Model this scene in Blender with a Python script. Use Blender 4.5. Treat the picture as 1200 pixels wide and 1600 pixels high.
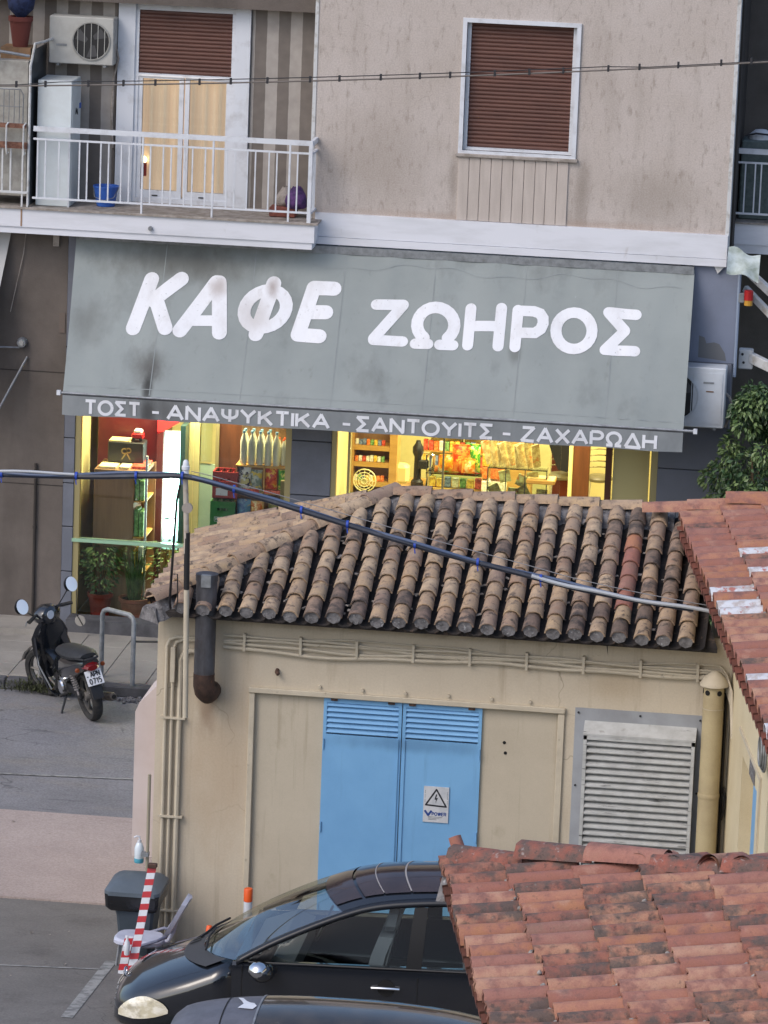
import bpy, math, random
from mathutils import Vector, Matrix
random.seed(7)
R = math.radians
S = bpy.context.scene
COL = S.collection
for o in list(bpy.data.objects):
    bpy.data.objects.remove(o)

# ------------------------------------------------------------------ camera
cam_d = bpy.data.cameras.new('camera')
cam = bpy.data.objects.new('camera', cam_d); COL.objects.link(cam)
yaw, pitch, roll = R(6.8), R(12.2), R(2.2)
cam.matrix_world = (Matrix.Translation((7.0, -59.8, 15.0)) @ Matrix.Rotation(yaw, 4, 'Z')
                    @ Matrix.Rotation(R(90) - pitch, 4, 'X') @ Matrix.Rotation(roll, 4, 'Z'))
cam_d.sensor_fit = 'VERTICAL'; cam_d.sensor_height = 36.0; cam_d.lens = 36.0 * 7200 / 1600
cam_d.clip_start = 0.5; cam_d.clip_end = 600
S.camera = cam
# ------------------------------------------------------------------ light
W = bpy.data.worlds.new('World'); S.world = W; W.use_nodes = True
wn = W.node_tree; bg = wn.nodes['Background']
sky = wn.nodes.new('ShaderNodeTexSky'); sky.sky_type = 'NISHITA'; sky.sun_disc = False
SUN_EL, SUN_AZ = R(44), R(222)
sky.sun_elevation = SUN_EL; sky.sun_rotation = SUN_AZ
sky.air_density = 1.0; sky.dust_density = 2.5; sky.ozone_density = 1.0
wn.links.new(sky.outputs[0], bg.inputs[0]); bg.inputs[1].default_value = 0.13
sun_d = bpy.data.lights.new('sun', 'SUN'); sun_d.energy = 0.5; sun_d.angle = R(28); sun_d.color = (1.0, .95, .90)
sun = bpy.data.objects.new('sun', sun_d); COL.objects.link(sun)
to_sun = Vector((math.sin(SUN_AZ) * math.cos(SUN_EL), math.cos(SUN_AZ) * math.cos(SUN_EL), math.sin(SUN_EL)))
sun.rotation_euler = to_sun.to_track_quat('Z', 'Y').to_euler()
S.view_settings.view_transform = 'Standard'; S.view_settings.look = 'None'
S.view_settings.exposure = 0.72; S.view_settings.gamma = 1.0; S.view_settings.use_curve_mapping = False
S.cycles.max_bounces = 6; S.cycles.transparent_max_bounces = 12
S.cycles.caustics_reflective = False; S.cycles.caustics_refractive = False

# ------------------------------------------------------------------ materials
def srgb(r, g, b):
    f = lambda c: (c / 255 / 12.92) if c / 255 <= .04045 else ((c / 255 + .055) / 1.055) ** 2.4
    return (f(r), f(g), f(b), 1)

def mat(name, col, col2=None, scale=4, lo=.4, hi=.65, rough=.8, metal=0, bump=0, bscale=60, space='world',
        spots=None, streak=None, rnd=None, coat=0, spec=.5, detail=5, fine=0, fscale=90, blobs=None, cracks=None):
    """noise-mixed surface; spots / streak = list of (colour, scale xyz, low, high, amount) layered on top"""
    m = bpy.data.materials.new(name); m.use_nodes = True
    nt = m.node_tree; N = nt.nodes; L = nt.links
    b = N['Principled BSDF']
    b.inputs['Roughness'].default_value = rough; b.inputs['Metallic'].default_value = metal
    b.inputs['Coat Weight'].default_value = coat; b.inputs['Specular IOR Level'].default_value = spec
    if space == 'world':
        g = N.new('ShaderNodeNewGeometry'); vec = g.outputs['Position']
    else:
        g = N.new('ShaderNodeTexCoord'); vec = g.outputs['Object']
        oi = N.new('ShaderNodeObjectInfo')
        mu = N.new('ShaderNodeVectorMath'); mu.operation = 'SCALE'; mu.inputs[0].default_value = (31, 17, 47)
        L.new(oi.outputs['Random'], mu.inputs['Scale'])
        ad = N.new('ShaderNodeVectorMath'); ad.operation = 'ADD'
        L.new(vec, ad.inputs[0]); L.new(mu.outputs[0], ad.inputs[1]); vec = ad.outputs[0]

    def noise(sc, lo, hi, det=5):
        mp = N.new('ShaderNodeMapping'); L.new(vec, mp.inputs[0])
        if isinstance(sc, (int, float)): sc = (sc, sc, sc)
        mp.inputs['Scale'].default_value = sc
        n = N.new('ShaderNodeTexNoise'); n.inputs['Scale'].default_value = 1; n.inputs['Detail'].default_value = det
        n.inputs['Roughness'].default_value = .62
        L.new(mp.outputs[0], n.inputs['Vector'])
        r = N.new('ShaderNodeMapRange'); r.inputs[1].default_value = lo; r.inputs[2].default_value = hi
        L.new(n.outputs['Fac'], r.inputs[0])
        return r.outputs[0], n.outputs['Fac']

    def mix(fac, a, bcol, amt=1.0):
        mx = N.new('ShaderNodeMix'); mx.data_type = 'RGBA'
        if amt != 1.0:
            mm = N.new('ShaderNodeMath'); mm.operation = 'MULTIPLY'; L.new(fac, mm.inputs[0]); mm.inputs[1].default_value = amt
            fac = mm.outputs[0]
        L.new(fac, mx.inputs[0])
        if isinstance(a, tuple): mx.inputs[6].default_value = a
        else: L.new(a, mx.inputs[6])
        if isinstance(bcol, tuple): mx.inputs[7].default_value = bcol
        else: L.new(bcol, mx.inputs[7])
        return mx.outputs[2]
    cur = col
    if rnd:
        oi2 = N.new('ShaderNodeObjectInfo'); cr = N.new('ShaderNodeValToRGB'); cr.color_ramp.interpolation = 'CONSTANT'
        while len(cr.color_ramp.elements) < len(rnd): cr.color_ramp.elements.new(.5)
        for i, c in enumerate(rnd):
            cr.color_ramp.elements[i].position = i / len(rnd); cr.color_ramp.elements[i].color = c
        L.new(oi2.outputs['Random'], cr.inputs[0]); cur = cr.outputs[0]
    if col2:
        f, _ = noise(scale, lo, hi, detail); cur = mix(f, cur, col2)
    for (c, sc, l, h, amt) in (spots or []):
        f, _ = noise(sc, l, h, 6); cur = mix(f, cur, c, amt)
    for (c, sc, wd, amt) in (cracks or []):          # hairline cracks: cell borders of a warped Voronoi pattern
        gg = N.new('ShaderNodeNewGeometry'); wn_ = N.new('ShaderNodeTexNoise'); wn_.inputs['Scale'].default_value = sc * 2.5; wn_.inputs['Detail'].default_value = 4; L.new(gg.outputs['Position'], wn_.inputs['Vector'])
        wa = N.new('ShaderNodeVectorMath'); wa.operation = 'MULTIPLY_ADD'; wa.inputs[1].default_value = (.6 / sc,) * 3; L.new(wn_.outputs['Color'], wa.inputs[0]); L.new(gg.outputs['Position'], wa.inputs[2])
        vo = N.new('ShaderNodeTexVoronoi'); vo.feature = 'DISTANCE_TO_EDGE'; vo.inputs['Scale'].default_value = sc; L.new(wa.outputs[0], vo.inputs['Vector'])
        mv = N.new('ShaderNodeMapRange'); mv.inputs[1].default_value = wd; mv.inputs[2].default_value = 0; L.new(vo.outputs['Distance'], mv.inputs[0])
        g2, _ = noise(sc * 1.3, .5, .62, 3)
        mz = N.new('ShaderNodeMath'); mz.operation = 'MULTIPLY'; L.new(mv.outputs[0], mz.inputs[0]); L.new(g2, mz.inputs[1])
        cur = mix(mz.outputs[0], cur, c, amt)
    for (cen, sc, c, amt) in (blobs or []):          # a stain with its own place and size
        gg = N.new('ShaderNodeNewGeometry'); sb = N.new('ShaderNodeVectorMath'); sb.operation = 'SUBTRACT'; sb.inputs[1].default_value = cen; L.new(gg.outputs['Position'], sb.inputs[0])
        dvn = N.new('ShaderNodeVectorMath'); dvn.operation = 'DIVIDE'; dvn.inputs[1].default_value = sc; L.new(sb.outputs[0], dvn.inputs[0])
        ln = N.new('ShaderNodeVectorMath'); ln.operation = 'LENGTH'; L.new(dvn.outputs[0], ln.inputs[0])
        f1, nf = noise((5, 5, 2.5), .3, .7, 6)
        a1_ = N.new('ShaderNodeMath'); a1_.operation = 'MULTIPLY_ADD'; a1_.inputs[1].default_value = .9; L.new(nf, a1_.inputs[0]); L.new(ln.outputs['Value'], a1_.inputs[2])
        mr_ = N.new('ShaderNodeMapRange'); mr_.interpolation_type = 'SMOOTHSTEP'; mr_.inputs[1].default_value = 1.45; mr_.inputs[2].default_value = .55; L.new(a1_.outputs[0], mr_.inputs[0])
        cur = mix(mr_.outputs[0], cur, c, amt)
    if fine:
        f, _ = noise(fscale, .3, .7, 3)
        mm = N.new('ShaderNodeMapRange'); L.new(f, mm.inputs[0]); mm.inputs[3].default_value = 1 - fine; mm.inputs[4].default_value = 1 + fine
        vm = N.new('ShaderNodeVectorMath'); vm.operation = 'SCALE'
        if isinstance(cur, tuple): vm.inputs[0].default_value = cur[:3]
        else: L.new(cur, vm.inputs[0])
        L.new(mm.outputs[0], vm.inputs['Scale']); cur = vm.outputs[0]
    if isinstance(cur, tuple): b.inputs['Base Color'].default_value = cur
    else: L.new(cur, b.inputs['Base Color'])
    if bump:
        _, nf = noise(bscale, 0, 1, 4)
        bp = N.new('ShaderNodeBump'); bp.inputs['Strength'].default_value = bump; bp.inputs['Distance'].default_value = .01
        L.new(nf, bp.inputs['Height']); L.new(bp.outputs[0], b.inputs['Normal'])
    return m

def emis(name, col, strength):
    m = bpy.data.materials.new(name); m.use_nodes = True; b = m.node_tree.nodes['Principled BSDF']
    b.inputs['Base Color'].default_value = col; b.inputs['Emission Color'].default_value = col
    b.inputs['Emission Strength'].default_value = strength
    return m

def glass(name, tint=(1, 1, 1, 1), refl=.08, rough=.02, k=1.0):
    m = bpy.data.materials.new(name); m.use_nodes = True; nt = m.node_tree; N = nt.nodes; L = nt.links
    N.remove(N['Principled BSDF'])
    t = N.new('ShaderNodeBsdfTransparent'); t.inputs[0].default_value = tint
    g = N.new('ShaderNodeBsdfGlossy'); g.inputs['Roughness'].default_value = rough
    fr = N.new('ShaderNodeFresnel'); fr.inputs[0].default_value = 1.45
    ad = N.new('ShaderNodeMath'); ad.operation = 'MULTIPLY_ADD'; ad.inputs[1].default_value = k; ad.inputs[2].default_value = refl; L.new(fr.outputs[0], ad.inputs[0])
    mx = N.new('ShaderNodeMixShader'); L.new(ad.outputs[0], mx.inputs[0]); L.new(t.outputs[0], mx.inputs[1]); L.new(g.outputs[0], mx.inputs[2])
    L.new(mx.outputs[0], N['Material Output'].inputs[0])
    return m

# ------------------------------------------------------------------ mesh builder
class MB:
    def __init__(s): s.v = []; s.f = []; s.mi = []; s.m = 0
    def add(s, vs, fs):
        o = len(s.v); s.v += [tuple(p) for p in vs]
        for f in fs: s.f.append([i + o for i in f]); s.mi.append(s.m)
        return s
    def box(s, x0, x1, y0, y1, z0, z1, M=None):
        vs = [(x, y, z) for z in (z0, z1) for y in (y0, y1) for x in (x0, x1)]
        if M: vs = [M @ Vector(p) for p in vs]
        return s.add(vs, [(0, 2, 3, 1), (4, 5, 7, 6), (0, 1, 5, 4), (2, 6, 7, 3), (0, 4, 6, 2), (1, 3, 7, 5)])
    def bbox(s, x0, x1, y0, y1, z0, z1, c=.01, M=None):
        """box with chamfered vertical and horizontal edges (loft of inset rings)"""
        rings = [(c, z0), (0, z0 + c), (0, z1 - c), (c, z1)]
        vs = []
        for ins, z in rings:
            a, b_, d, e = x0 + ins, x1 - ins, y0 + ins, y1 - ins
            vs += [(a + c, d, z), (b_ - c, d, z), (b_, d + c, z), (b_, e - c, z), (b_ - c, e, z), (a + c, e, z), (a, e - c, z), (a, d + c, z)]
        if M: vs = [M @ Vector(p) for p in vs]
        fs = []
        for k in range(3):
            for i in range(8):
                j = (i + 1) % 8; fs.append((k * 8 + i, k * 8 + j, k * 8 + 8 + j, k * 8 + 8 + i))
        fs.append(tuple(range(7, -1, -1))); fs.append(tuple(range(24, 32)))
        return s.add(vs, fs)
    def quad(s, a, b, c, d): return s.add([a, b, c, d], [(0, 1, 2, 3)])
    def poly(s, pts): return s.add(pts, [tuple(range(len(pts)))])
    def prism(s, pts, dv):
        n = len(pts); dv = Vector(dv); vs = [Vector(p) for p in pts]; vs += [p + dv for p in vs]
        return s.add(vs, [tuple(range(n)), tuple(range(2 * n - 1, n - 1, -1))] + [(i, n + i, n + (i + 1) % n, (i + 1) % n) for i in range(n)])
    def tube(s, pts, r, n=8, cap=True, closed=False):
        P = [Vector(p) for p in pts]; k = len(P)
        rs = r if isinstance(r, (list, tuple)) else [r] * k
        vs = []; up = None
        for i, p in enumerate(P):
            if closed: t = P[(i + 1) % k] - P[i - 1]
            else: t = (P[min(i + 1, k - 1)] - P[max(i - 1, 0)])
            t.normalize()
            if up is None:
                up = Vector((0, 0, 1)) if abs(t.z) < .9 else Vector((1, 0, 0))
            a = t.cross(up)
            if a.length < 1e-4: a = t.cross(Vector((0, 1, 0)))
            a.normalize(); b = a.cross(t); b.normalize(); up = b
            for j in range(n):
                an = 2 * math.pi * j / n; vs.append(p + (a * math.cos(an) + b * math.sin(an)) * rs[i])
        fs = []
        for i in range(k if closed else k - 1):
            i2 = (i + 1) % k
            for j in range(n):
                j2 = (j + 1) % n; fs.append((i * n + j, i * n + j2, i2 * n + j2, i2 * n + j))
        if cap and not closed:
            fs.append(tuple(range(n - 1, -1, -1))); fs.append(tuple(range((k - 1) * n, k * n)))
        return s.add(vs, fs)
    def lathe(s, prof, c=(0, 0, 0), n=16, axis='z', M=None):
        vs = []; c = Vector(c)
        for (r, h) in prof:
            for j in range(n):
                a = 2 * math.pi * j / n; x, y = r * math.cos(a), r * math.sin(a)
                p = {'z': (x, y, h), 'y': (x, h, y), 'x': (h, x, y)}[axis]
                p = Vector(p)
                if M: p = M @ p
                vs.append(p + c)
        k = len(prof); fs = []
        for i in range(k - 1):
            for j in range(n):
                j2 = (j + 1) % n; fs.append((i * n + j, i * n + j2, (i + 1) * n + j2, (i + 1) * n + j))
        fs.append(tuple(range(n - 1, -1, -1))); fs.append(tuple(range((k - 1) * n, k * n)))
        return s.add(vs, fs)
    def loft(s, rings, cap=True, closed=True):
        n = len(rings[0]); vs = [p for r in rings for p in r]; fs = []
        for i in range(len(rings) - 1):
            for j in range(n if closed else n - 1):
                j2 = (j + 1) % n; fs.append((i * n + j, i * n + j2, (i + 1) * n + j2, (i + 1) * n + j))
        if cap: fs.append(tuple(range(n - 1, -1, -1))); fs.append(tuple(range((len(rings) - 1) * n, len(rings) * n)))
        return s.add(vs, fs)
    def grid(s, fn, nu, nv):
        vs = [fn(i / nu, j / nv) for j in range(nv + 1) for i in range(nu + 1)]
        return s.add(vs, [(j * (nu + 1) + i, j * (nu + 1) + i + 1, (j + 1) * (nu + 1) + i + 1, (j + 1) * (nu + 1) + i) for j in range(nv) for i in range(nu)])
    def mesh(s, name, mats, smooth=False):
        me = bpy.data.meshes.new(name); me.from_pydata(s.v, [], s.f); me.update()
        if not isinstance(mats, (list, tuple)): mats = [mats]
        for m in mats: me.materials.append(m)
        for p, i in zip(me.polygons, s.mi): p.material_index = i
        if smooth:
            me.polygons.foreach_set('use_smooth', [True] * len(me.polygons))
            if smooth != 'all': me.set_sharp_from_angle(angle=R(38 if smooth is True else smooth))
        return me
    def build(s, name, mats, parent=None, smooth=False, **tags):
        o = bpy.data.objects.new(name, s.mesh(name, mats, smooth)); COL.objects.link(o)
        attach(o, parent)
        for k, v in tags.items(): o[k] = v
        return o

ORG = {}
def attach(o, parent, M=None):
    if parent is not None:
        o.parent = parent; off = ORG.get(parent.name, Vector((0, 0, 0)))
        o.matrix_local = Matrix.Translation(-off) @ (M or Matrix.Identity(4))
        ORG[o.name] = Vector((0, 0, 0))
    else:
        ORG[o.name] = Vector((0, 0, 0))
    return o

def thing(name, label, cat, loc, group=None):
    e = bpy.data.objects.new(name, None); e.empty_display_size = .2; COL.objects.link(e); e.location = loc
    ORG[e.name] = Vector(loc); e['label'] = label; e['category'] = cat
    if group: e['group'] = group
    return e

def copy_thing(src, loc, label, group=None):
    c = src.copy(); COL.objects.link(c); c.location = loc; c['label'] = label
    if group: c['group'] = group
    for ch in list(src.children):
        d = ch.copy(); COL.objects.link(d); d.parent = c
        for g in ch.children:
            e = g.copy(); COL.objects.link(e); e.parent = d
    return c

def inst(name, me, M, parent):
    o = bpy.data.objects.new(name, me); COL.objects.link(o); attach(o, parent, M); return o

def frame_of(org, ax, nrm):
    """matrix with local Y along ax, Z along nrm"""
    y = Vector(ax).normalized(); z = Vector(nrm); z = (z - y * z.dot(y)).normalized(); x = y.cross(z)
    m = Matrix((x, y, z)).transposed().to_4x4(); m.translation = Vector(org); return m
# ------------------------------------------------------------------ palette
M_wall = mat('stucco_mauve', srgb(187, 178, 173), srgb(177, 167, 160), 1.1, .35, .7, .9, bump=.45, bscale=38, fine=.13, fscale=52,
             cracks=[(srgb(128, 118, 110), .5, .004, .6)], spots=[(srgb(138, 129, 120), (2.2, 2.2, .45), .54, .8, .5), (srgb(142, 133, 124), (15, 15, .5), .60, .76, .35), (srgb(138, 127, 118), (14, 14, 5), .54, .70, .6), (srgb(184, 172, 166), (30, 30, 30), .55, .7, .5)],
             blobs=[((2.32, 0, 6.4), (.16, 1, .8), srgb(118, 108, 98), .55), ((.62, 0, 6.5), (.10, 1, .6), srgb(124, 114, 104), .5), ((-.3, 0, 6.7), (1.1, 1, 1.0), srgb(138, 128, 118), .35), ((3.3, 0, 6.4), (.9, 1, .6), srgb(136, 127, 117), .4), ((1.5, 0, 6.0), (4, 1, .10), srgb(150, 132, 118), .5)])
M_board = mat('panel_beige', srgb(186, 176, 169), srgb(172, 162, 155), (9, 9, 1.2), .4, .7, .85, fine=.05)
M_band = mat('white_fascia', srgb(214, 216, 224), srgb(196, 198, 204), (1, 1, 5), .45, .75, .6, spots=[(srgb(150, 140, 130), (5, 5, 1.5), .68, .8, .5)])
M_white = mat('white_paint', srgb(208, 212, 220), srgb(188, 190, 196), 5, .5, .7, .5)
M_whitew = mat('weathered_white', srgb(196, 198, 200), srgb(160, 156, 150), 7, .5, .68, .6, spots=[(srgb(120, 90, 70), 16, .66, .72, .7)])
M_shut = mat('shutter_brown', srgb(99, 66, 57), srgb(86, 57, 50), (2, 2, 8), .4, .7, .55)
M_sill = mat('sill_stone', srgb(160, 152, 146), srgb(130, 122, 114), 8, .4, .6, .8, bump=.2)
M_dark = mat('dark_render', srgb(108, 100, 95), srgb(92, 85, 80), 1.4, .35, .65, .92, bump=.3, bscale=40, fine=.10,
             spots=[(srgb(76, 70, 66), (1.4, 1.4, .35), .5, .75, .7)])
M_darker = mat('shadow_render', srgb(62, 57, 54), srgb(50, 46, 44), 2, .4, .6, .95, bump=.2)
M_clad = mat('grey_cladding', srgb(108, 112, 124), srgb(98, 102, 112), 2.5, .4, .7, .55, fine=.04, rnd=[srgb(108, 112, 124), srgb(103, 107, 118), srgb(112, 116, 128)], space='obj')
M_bluegrey = mat('bluegrey_paint', srgb(122, 130, 150), srgb(112, 119, 136), 1.8, .4, .7, .8, bump=.1)
M_joint = mat('joint_dark', srgb(52, 52, 56), rough=.9)
M_awn = mat('awning_canvas', srgb(142, 149, 149), srgb(131, 138, 138), (.9, .9, .9), .35, .7, .82, fine=.03, fscale=220, bump=.12, bscale=(160, 160, 160),
            spots=[(srgb(92, 94, 92), (1.3, 1.3, .5), .56, .82, .75), (srgb(104, 106, 102), (7, 7, .8), .62, .8, .5), (srgb(170, 176, 178), (9, 9, 2.2), .72, .78, .5)],
            blobs=[((-3.2, -1.0, 3.95), (.36, .5, .34), srgb(74, 72, 70), .8), ((-3.18, -1.15, 3.68), (.10, .4, .42), srgb(34, 33, 33), .85), ((-2.9, -.2, 5.25), (1.6, .5, .45), srgb(84, 84, 80), .75), ((-4.1, -.8, 4.5), (.4, .6, .5), srgb(96, 98, 96), .6), ((1.6, -.7, 4.4), (.12, .4, .25), srgb(96, 98, 96), .6)])
M_val = mat('valance_canvas', srgb(134, 139, 142), srgb(121, 126, 129), (3, 3, 2), .4, .7, .85, blobs=[((-3.15, -1.22, 3.4), (.16, .5, .4), srgb(44, 43, 43), .8), ((-2.9, -1.22, 3.4), (.5, .5, .4), srgb(80, 80, 80), .7)], spots=[(srgb(88, 88, 88), (4, 4, 1), .58, .8, .6)])
M_let = mat('letter_white', srgb(220, 222, 228), srgb(204, 204, 208), (4, 4, 1.5), .5, .75, .7, spots=[(srgb(160, 154, 150), (7, 7, 2.5), .60, .8, .6), (srgb(140, 142, 144), 26, .64, .70, .6)], blobs=[((-1.68, -.4, 5.0), (.14, .5, .22), srgb(142, 126, 120), .8), ((-2.4, -.4, 4.95), (.2, .5, .2), srgb(160, 148, 144), .7), ((-1.9, -.5, 4.6), (.4, .5, .4), srgb(176, 170, 168), .6)])
M_metal = mat('grey_metal', srgb(150, 154, 160), srgb(120, 122, 126), 9, .4, .7, .45, metal=.4)
M_galv = mat('galvanised', srgb(140, 144, 148), srgb(112, 115, 118), 12, .4, .7, .55, metal=.3)
M_cream = mat('cream_render', srgb(196, 185, 166), srgb(187, 175, 156), .9, .35, .7, .9, bump=.22, bscale=30, fine=.05, fscale=50,
              spots=[(srgb(164, 146, 120), (1.2, 1.2, .6), .55, .8, .6), (srgb(140, 128, 110), (5, 5, 9), .68, .76, .45), (srgb(150, 136, 116), (9, 9, .5), .56, .72, .5)],
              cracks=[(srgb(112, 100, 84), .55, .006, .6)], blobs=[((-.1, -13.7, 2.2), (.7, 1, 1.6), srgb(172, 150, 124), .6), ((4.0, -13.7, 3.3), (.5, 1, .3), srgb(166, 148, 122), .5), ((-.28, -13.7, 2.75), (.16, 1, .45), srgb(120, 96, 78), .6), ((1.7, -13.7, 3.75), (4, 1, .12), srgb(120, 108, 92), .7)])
M_cream2 = mat('cream_trim', srgb(192, 182, 163), srgb(174, 164, 146), 3, .4, .7, .8, bump=.2, spots=[(srgb(120, 112, 98), 14, .64, .72, .6)])
M_cream3 = mat('cream_panel', srgb(186, 176, 158), srgb(177, 167, 149), 1.4, .4, .7, .88, fine=.04, spots=[(srgb(146, 134, 112), (3, 3, 2), .6, .75, .5), (srgb(150, 138, 118), (12, 12, .6), .56, .7, .5)])
M_creamL = mat('cream_light', srgb(208, 196, 166), srgb(196, 182, 150), 1.2, .4, .7, .9, bump=.2, bscale=30, fine=.05)
M_blue = mat('blue_door_paint', srgb(118, 169, 212), srgb(108, 158, 203), 1.5, .4, .7, .5, fine=.03, spots=[(srgb(88, 130, 170), (10, 10, .8), .6, .8, .5), (srgb(126, 126, 128), 24, .71, .74, .7)], blobs=[((1.9, -13.7, 2.50), (1.2, 1, .12), srgb(84, 124, 160), .6), ((1.77, -13.7, 1.0), (.12, 1, .5), srgb(80, 118, 156), .5)])
M_louv = mat('louvre_metal', srgb(188, 190, 190), srgb(166, 167, 166), (6, 6, 8), .4, .7, .6, metal=.1,
             spots=[(srgb(56, 56, 58), (2.6, 2.6, 26), .60, .66, .85), (srgb(120, 114, 108), (8, 8, 14), .64, .72, .5)])
M_black = mat('black_void', (.006, .006, .007, 1), rough=.9)
M_rust = mat('rusty_steel', srgb(84, 62, 52), srgb(58, 44, 38), 9, .35, .65, .85, spots=[(srgb(120, 78, 56), 20, .6, .7, .6)])
M_flue = mat('flue_grey', srgb(92, 92, 98), srgb(66, 64, 66), (8, 8, 3), .35, .65, .6, metal=.3, spots=[(srgb(70, 48, 40), (6, 6, 3), .6, .75, .7)])
M_mort = mat('mortar', srgb(128, 126, 128), srgb(84, 82, 84), 14, .35, .65, .95, bump=.8, bscale=50, spots=[(srgb(176, 178, 182), 22, .6, .68, .8), (srgb(52, 50, 52), 9, .58, .68, .8)])
M_mortw = mat('mortar_white', srgb(158, 154, 150), srgb(112, 107, 104), 20, .4, .65, .9, bump=.6)
LICH = (srgb(74, 66, 62), 11, .54, .66, .9)
M_tan = mat('tan_tile', srgb(174, 152, 130), srgb(152, 132, 114), 7, .4, .65, .9, space='obj', bump=.5, bscale=70, fine=.10,
            rnd=[srgb(182, 156, 128), srgb(172, 146, 118), srgb(160, 134, 112), srgb(178, 152, 120), srgb(150, 122, 102), srgb(186, 162, 134), srgb(140, 118, 104), srgb(176, 148, 118)],
            spots=[(srgb(108, 90, 80), 5, .55, .72, .75), LICH, (srgb(196, 184, 168), 30, .68, .74, .5)])
M_tand = mat('tan_tile_dark', srgb(134, 116, 102), srgb(104, 90, 80), 7, .4, .6, .92, space='obj', bump=.5, bscale=70, fine=.12,
             rnd=[srgb(142, 120, 104), srgb(126, 106, 94), srgb(150, 126, 108)], spots=[(srgb(66, 60, 58), 8, .48, .62, .9)])
M_pan = mat('pan_tile_shade', srgb(58, 52, 50), srgb(32, 30, 30), 8, .35, .65, .95, bump=.5, spots=[(srgb(110, 90, 76), 12, .6, .7, .6)])  # near-black colour paints in the shade of gaps between cover tiles
REDS = [srgb(160, 111, 93), srgb(170, 120, 97), srgb(148, 99, 84), srgb(172, 129, 105), srgb(152, 109, 96), srgb(176, 136, 114), srgb(164, 114, 86), srgb(138, 104, 91)]
M_red = mat('red_tile', srgb(162, 108, 93), srgb(152, 102, 92), 6, .4, .65, .88, space='obj', bump=.4, bscale=70, fine=.10, rnd=REDS,
            spots=[(srgb(190, 154, 134), 4, .56, .75, .6), (srgb(104, 82, 76), 6, .52, .72, .75), (srgb(84, 72, 70), 22, .60, .70, .5)])
M_redd = mat('red_tile_stained', srgb(164, 98, 82), srgb(140, 88, 76), 6, .4, .65, .9, space='obj', bump=.45, bscale=70, fine=.12, rnd=REDS[:4],
             spots=[(srgb(86, 78, 74), 5.5, .42, .60, .9), (srgb(62, 58, 56), 16, .54, .66, .7), (srgb(140, 134, 126), 30, .64, .70, .5)])
M_redp = mat('red_tile_painted', srgb(204, 206, 212), srgb(176, 168, 166), 10, .45, .6, .8, space='obj', bump=.3, spots=[(srgb(170, 100, 86), 7, .56, .62, .9)])
M_redr = mat('red_ridge', srgb(148, 90, 76), srgb(128, 80, 70), 8, .4, .65, .9, space='obj', bump=.5, fine=.1,
             spots=[(srgb(92, 80, 76), 6, .40, .58, .9), (srgb(158, 154, 152), 17, .60, .70, .7), (srgb(60, 56, 54), 24, .56, .66, .6)])
M_asph = mat('asphalt', srgb(127, 126, 129), srgb(113, 112, 115), .8, .35, .7, .92, bump=.5, bscale=40, fine=.24, fscale=38, cracks=[(srgb(64, 64, 66), .45, .008, .75)],
             spots=[(srgb(132, 126, 118), (.5, 1.6, 1), .52, .75, .7), (srgb(78, 78, 84), 7, .6, .75, .55), (srgb(82, 82, 88), (.9, 5, 1), .6, .68, .5)])
M_lot = mat('lot_asphalt', srgb(116, 113, 110), srgb(102, 99, 96), .9, .35, .7, .93, bump=.4, bscale=40, fine=.2, fscale=40, cracks=[(srgb(66, 64, 62), .5, .007, .7)],
            spots=[(srgb(84, 80, 78), (1.6, 1.6, 1), .55, .75, .6), (srgb(126, 122, 118), 3, .6, .75, .5)])
M_pink = mat('pink_concrete', srgb(168, 154, 148), srgb(158, 144, 138), 1.2, .35, .7, .93, bump=.4, bscale=40, fine=.18, fscale=42,
             spots=[(srgb(124, 104, 98), (.8, 5, 1), .6, .75, .5), (srgb(172, 152, 142), 4, .6, .75, .5)])
M_side = mat('sidewalk_slab', srgb(152, 147, 140), srgb(134, 130, 124), 1.6, .35, .7, .9, bump=.3, bscale=40, fine=.10,
             spots=[(srgb(100, 94, 88), (.9, .9, 1), .55, .75, .6)])
M_kerb = mat('kerb_stone', srgb(88, 88, 92), srgb(66, 66, 70), 4, .4, .65, .9, bump=.4)
M_line = mat('worn_paint', srgb(150, 150, 148), srgb(112, 112, 112), 9, .45, .6, .85)
M_wood = mat('wood_brown', srgb(150, 116, 84), srgb(132, 100, 72), (14, 14, 1.2), .4, .7, .6)
M_woodd = mat('wood_dark', srgb(96, 54, 30), srgb(78, 42, 22), (12, 12, 1.5), .4, .7, .5)
M_woodl = mat('wood_light', srgb(206, 160, 88), srgb(188, 140, 72), (2, 2, 10), .4, .7, .5)
M_yel = mat('yellow_cream', srgb(212, 204, 150), srgb(196, 186, 132), 2, .4, .7, .7)
M_alu = mat('gold_alu', srgb(176, 164, 120), rough=.35, metal=.5)
M_blk = mat('black_plastic', srgb(30, 30, 33), rough=.45)
M_rubber = mat('tyre_rubber', srgb(40, 40, 42), srgb(58, 56, 54), 20, .4, .7, .9)
M_fridgeW = mat('appliance_white', srgb(206, 214, 218), srgb(190, 196, 198), 2, .4, .7, .35)
M_acw = mat('ac_white', srgb(192, 198, 206), srgb(178, 182, 188), 3, .4, .7, .5)
M_acg = mat('ac_grey', srgb(176, 176, 172), srgb(160, 158, 154), 4, .4, .7, .55)
M_terra = mat('terracotta', srgb(176, 112, 92), srgb(150, 96, 80), 9, .4, .65, .85)
M_redpot = mat('red_pot', srgb(150, 52, 40), srgb(132, 44, 34), 6, .4, .65, .6)
M_soil = mat('soil', srgb(52, 42, 36), rough=1)
M_leaf = mat('leaf', srgb(98, 124, 72), srgb(66, 92, 52), 9, .4, .6, .55, rnd=None)
M_leafl = mat('leaf_light', srgb(136, 154, 92), srgb(104, 126, 68), 9, .4, .6, .5)
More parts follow.
